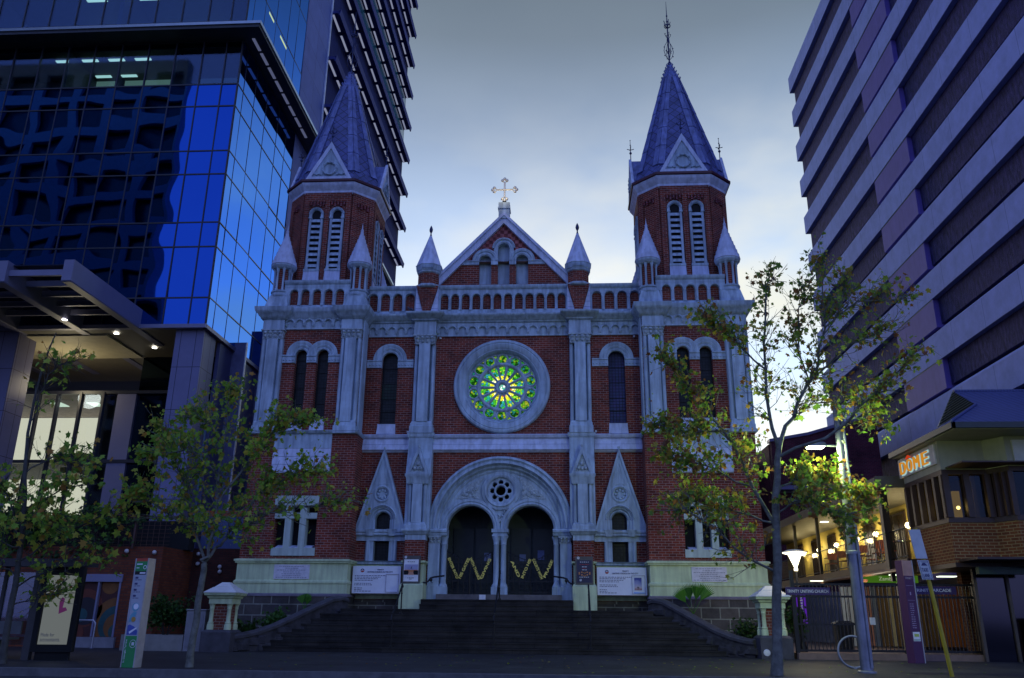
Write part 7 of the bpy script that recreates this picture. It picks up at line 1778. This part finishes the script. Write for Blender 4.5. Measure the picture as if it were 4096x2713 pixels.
GREENLEAF = leafmat('glossy_shrub_leaf', [(0.0, (0.015, 0.045, 0.010)), (0.6, (0.03, 0.085, 0.016)), (1.0, (0.06, 0.13, 0.02))], 0.2)
PALMLEAF = leafmat('bright_palm_leaf', [(0.0, (0.04, 0.15, 0.02)), (1.0, (0.10, 0.30, 0.03))], 0.3)
def shrub(name, label, c, rx, rz, n, seed, size=0.08, leaf=GREENLEAF, zmin=0.03):
    r = random.Random(seed); t = thing(name, label, 'shrub', (c[0], c[1], 0))
    sg_ = G(); lg = G()
    for k in range(16):
        a = r.uniform(0, 2*PI); e = r.uniform(0.2, 1.0)
        tip = Vector((c[0]+rx*0.85*math.cos(a)*e, c[1]+rx*0.8*math.sin(a)*e, c[2]+rz*r.uniform(0.0, 0.9)))
        b = Vector((c[0]+0.05*math.cos(a), c[1]+0.05*math.sin(a), zmin)); mid = b.lerp(tip, 0.5)+Vector((0, 0, 0.1*rz))
        sg_.tube([b, mid, tip], [0.012, 0.009, 0.004], 5)
        for j in range(n//16):
            p = mid.lerp(tip, r.random())+Vector((r.gauss(0, 0.16*rx), r.gauss(0, 0.16*rx), r.gauss(0, 0.16*rz)))
            p.z = max(p.z, zmin+0.05)
            add_leaf(lg, p, Vector((r.gauss(0, 1), r.gauss(0, 1), r.gauss(0.1, 0.7))), size*r.uniform(0.6, 1.3), r)
    sg_.obj('stem', [BARKD], t); lg.obj('foliage', [leaf], t); return t
shrub('round_shrub', 'round dark green shrub growing in the grey planter', (-10.25, -3.5, 1.0), 0.78, 0.75, 1500, 3, 0.10, zmin=0.42)
shrub('low_shrub', 'low dark shrub behind the left stair wall next to the gate pier', (-8.0, -2.75, 0.55), 0.48, 0.5, 600, 5, 0.09)
shrub('low_shrub', 'ferny green shrub in the middle of the left garden bed', (-7.2, -2.35, 0.85), 0.5, 0.42, 500, 6, 0.11, leafmat('fern_leaf', [(0, (0.03, 0.09, 0.015)), (1, (0.06, 0.16, 0.03))], 0.2))
shrub('low_shrub', 'low dark shrub behind the right stair wall next to the gate pier', (7.95, -2.6, 0.6), 0.55, 0.5, 700, 7, 0.09)
shrub('lane_shrub', 'dark leafy shrub seen through the arcade gates', (9.9, -1.2, 0.9), 0.5, 0.8, 700, 9, 0.10, zmin=0.17)
def palm(label, c, n, h, seed, spread):
    r = random.Random(seed); t = thing('fan_palm', label, 'palm', (c[0], c[1], 0), 'little palms behind the stair walls')
    g = G(); g.tube([(c[0], c[1], 0), (c[0], c[1], c[2])], [0.06, 0.05], 8); g.obj('trunk', [BARKD], t)
    lg = G()
    for k in range(n):
        a = (k/(n-1)-0.5)*spread; az = r.uniform(-0.5, 0.5)
        base_ = Vector((c[0], c[1], c[2])); d = Vector((math.sin(a), az*0.6, math.cos(a))).normalized(); L = h*r.uniform(0.85, 1.1)
        mid = base_+d*L*0.45; tip = base_+d*L*0.85+Vector((math.sin(a)*0.10*h, 0, -abs(math.sin(a))*0.15*h))
        lg.tube([base_, mid], [0.010, 0.006], 5)
        s = Vector((d.z, 0, -d.x)).normalized()
        for q in range(11):
            u = (q/10-0.5)*0.95; e = (d*math.cos(u)+s*math.sin(u)).normalized(); ln = L*0.58*(1-0.25*abs(u))
            w = d.cross(e).length*0.02+0.022; cr_ = e.cross(Vector((0, 1, 0))).normalized()*w; y = Vector((0, -0.02*q*0.1, 0))
            lg.add([mid-cr_*0.3, mid+e*ln*0.55-cr_+y, mid+e*ln+Vector((0, 0, -0.03))+y, mid+e*ln*0.55+cr_+y, mid+cr_*0.3], [(0, 1, 2, 3, 4)])
    lg.obj('fronds', [PALMLEAF], t)
palm('bright green little palm in front of the right tower plinth', (6.42, -2.1, 1.22), 4, 1.12, 4, 1.15)
palm('tiny palm with upright fronds in front of the left tower plinth', (-6.32, -2.0, 1.2), 4, 0.58, 5, 0.7)
# creepers over the pergola mesh: nobody could count these leaves
r = random.Random(12); lg = G()
for k in range(2600):
    x = -12.1-r.random()**0.8*7.0; zt_ = 4.45+0.25*math.sin(x*2.1)
    z = zt_-abs(r.gauss(0, 0.35)) if r.random() < 0.7 else r.uniform(2.9, 4.4)
    if x > -13.2 and z < 4.15 and r.random() < 0.8: continue
    add_leaf(lg, Vector((x, -2.1+r.gauss(0, 0.09) if z < 4.25 else r.uniform(-2.1, -0.9), z)), Vector((r.gauss(0, 0.6), -0.3, -0.5)), 0.14*r.uniform(0.6, 1.3), r)
tag(lg.obj('creeper_foliage', [GREENLEAF], None, (-15, -2, 3.3)), 'dark green creeper hanging over the pergola mesh', 'creeper', kind='stuff')
# fallen leaves on the pavement
lg = G(); r = random.Random(15)
for k in range(160):
    x, y = r.gauss(3, 6), r.uniform(-13.3, -5); lg.m = 0
    d = Vector((r.gauss(0, 1), r.gauss(0, 1), 0.05)).normalized(); s = Vector((-d.y, d.x, 0)); sz = r.uniform(0.05, 0.10); p = Vector((x, y, 0.008))
    lg.add([p, p+s*0.4*sz+d*0.4*sz+Vector((0, 0, 0.01)), p+d*sz, p-s*0.4*sz+d*0.4*sz+Vector((0, 0, 0.012))], [(0, 1, 2, 3)])
tag(lg.obj('fallen_leaves', [LEAFA], None, (0, 0, 0)), 'scattered fallen plane leaves on the dark pavement', 'leaves', kind='stuff')

# ---------------------------------------------------------------- office block across the street, seen mirrored in the blue glass
ob = thing('mirrored_office_block', 'dark concrete office block with deep window grid mirrored in the blue glass tower', 'office building', (-52, -48, 0))
g = G(); holes = []
for i in range(10):
    for j in range(14):
        x = -36.2-3.9*(i+1)+0.9; z = 5.2+3.6*j; holes.append(rect(x, x+2.9, z, z+2.5))
g.prism(rect(-76, -36, 0, 56), -40.5, -40.0, holes); g.box(-36.4, -36.0, -41.2, -40.5, 0, 56); g.obj('wall', [mat('blue_grey_concrete', (0.22, 0.27, 0.40), 0.8, var=0.12)], ob)
g = G(); g.box(-76, -36.4, -41.0, -40.9, 0, 55.8); g.obj('window', [mat('dark_block_glass', (0.03, 0.045, 0.085), 0.2)], ob)
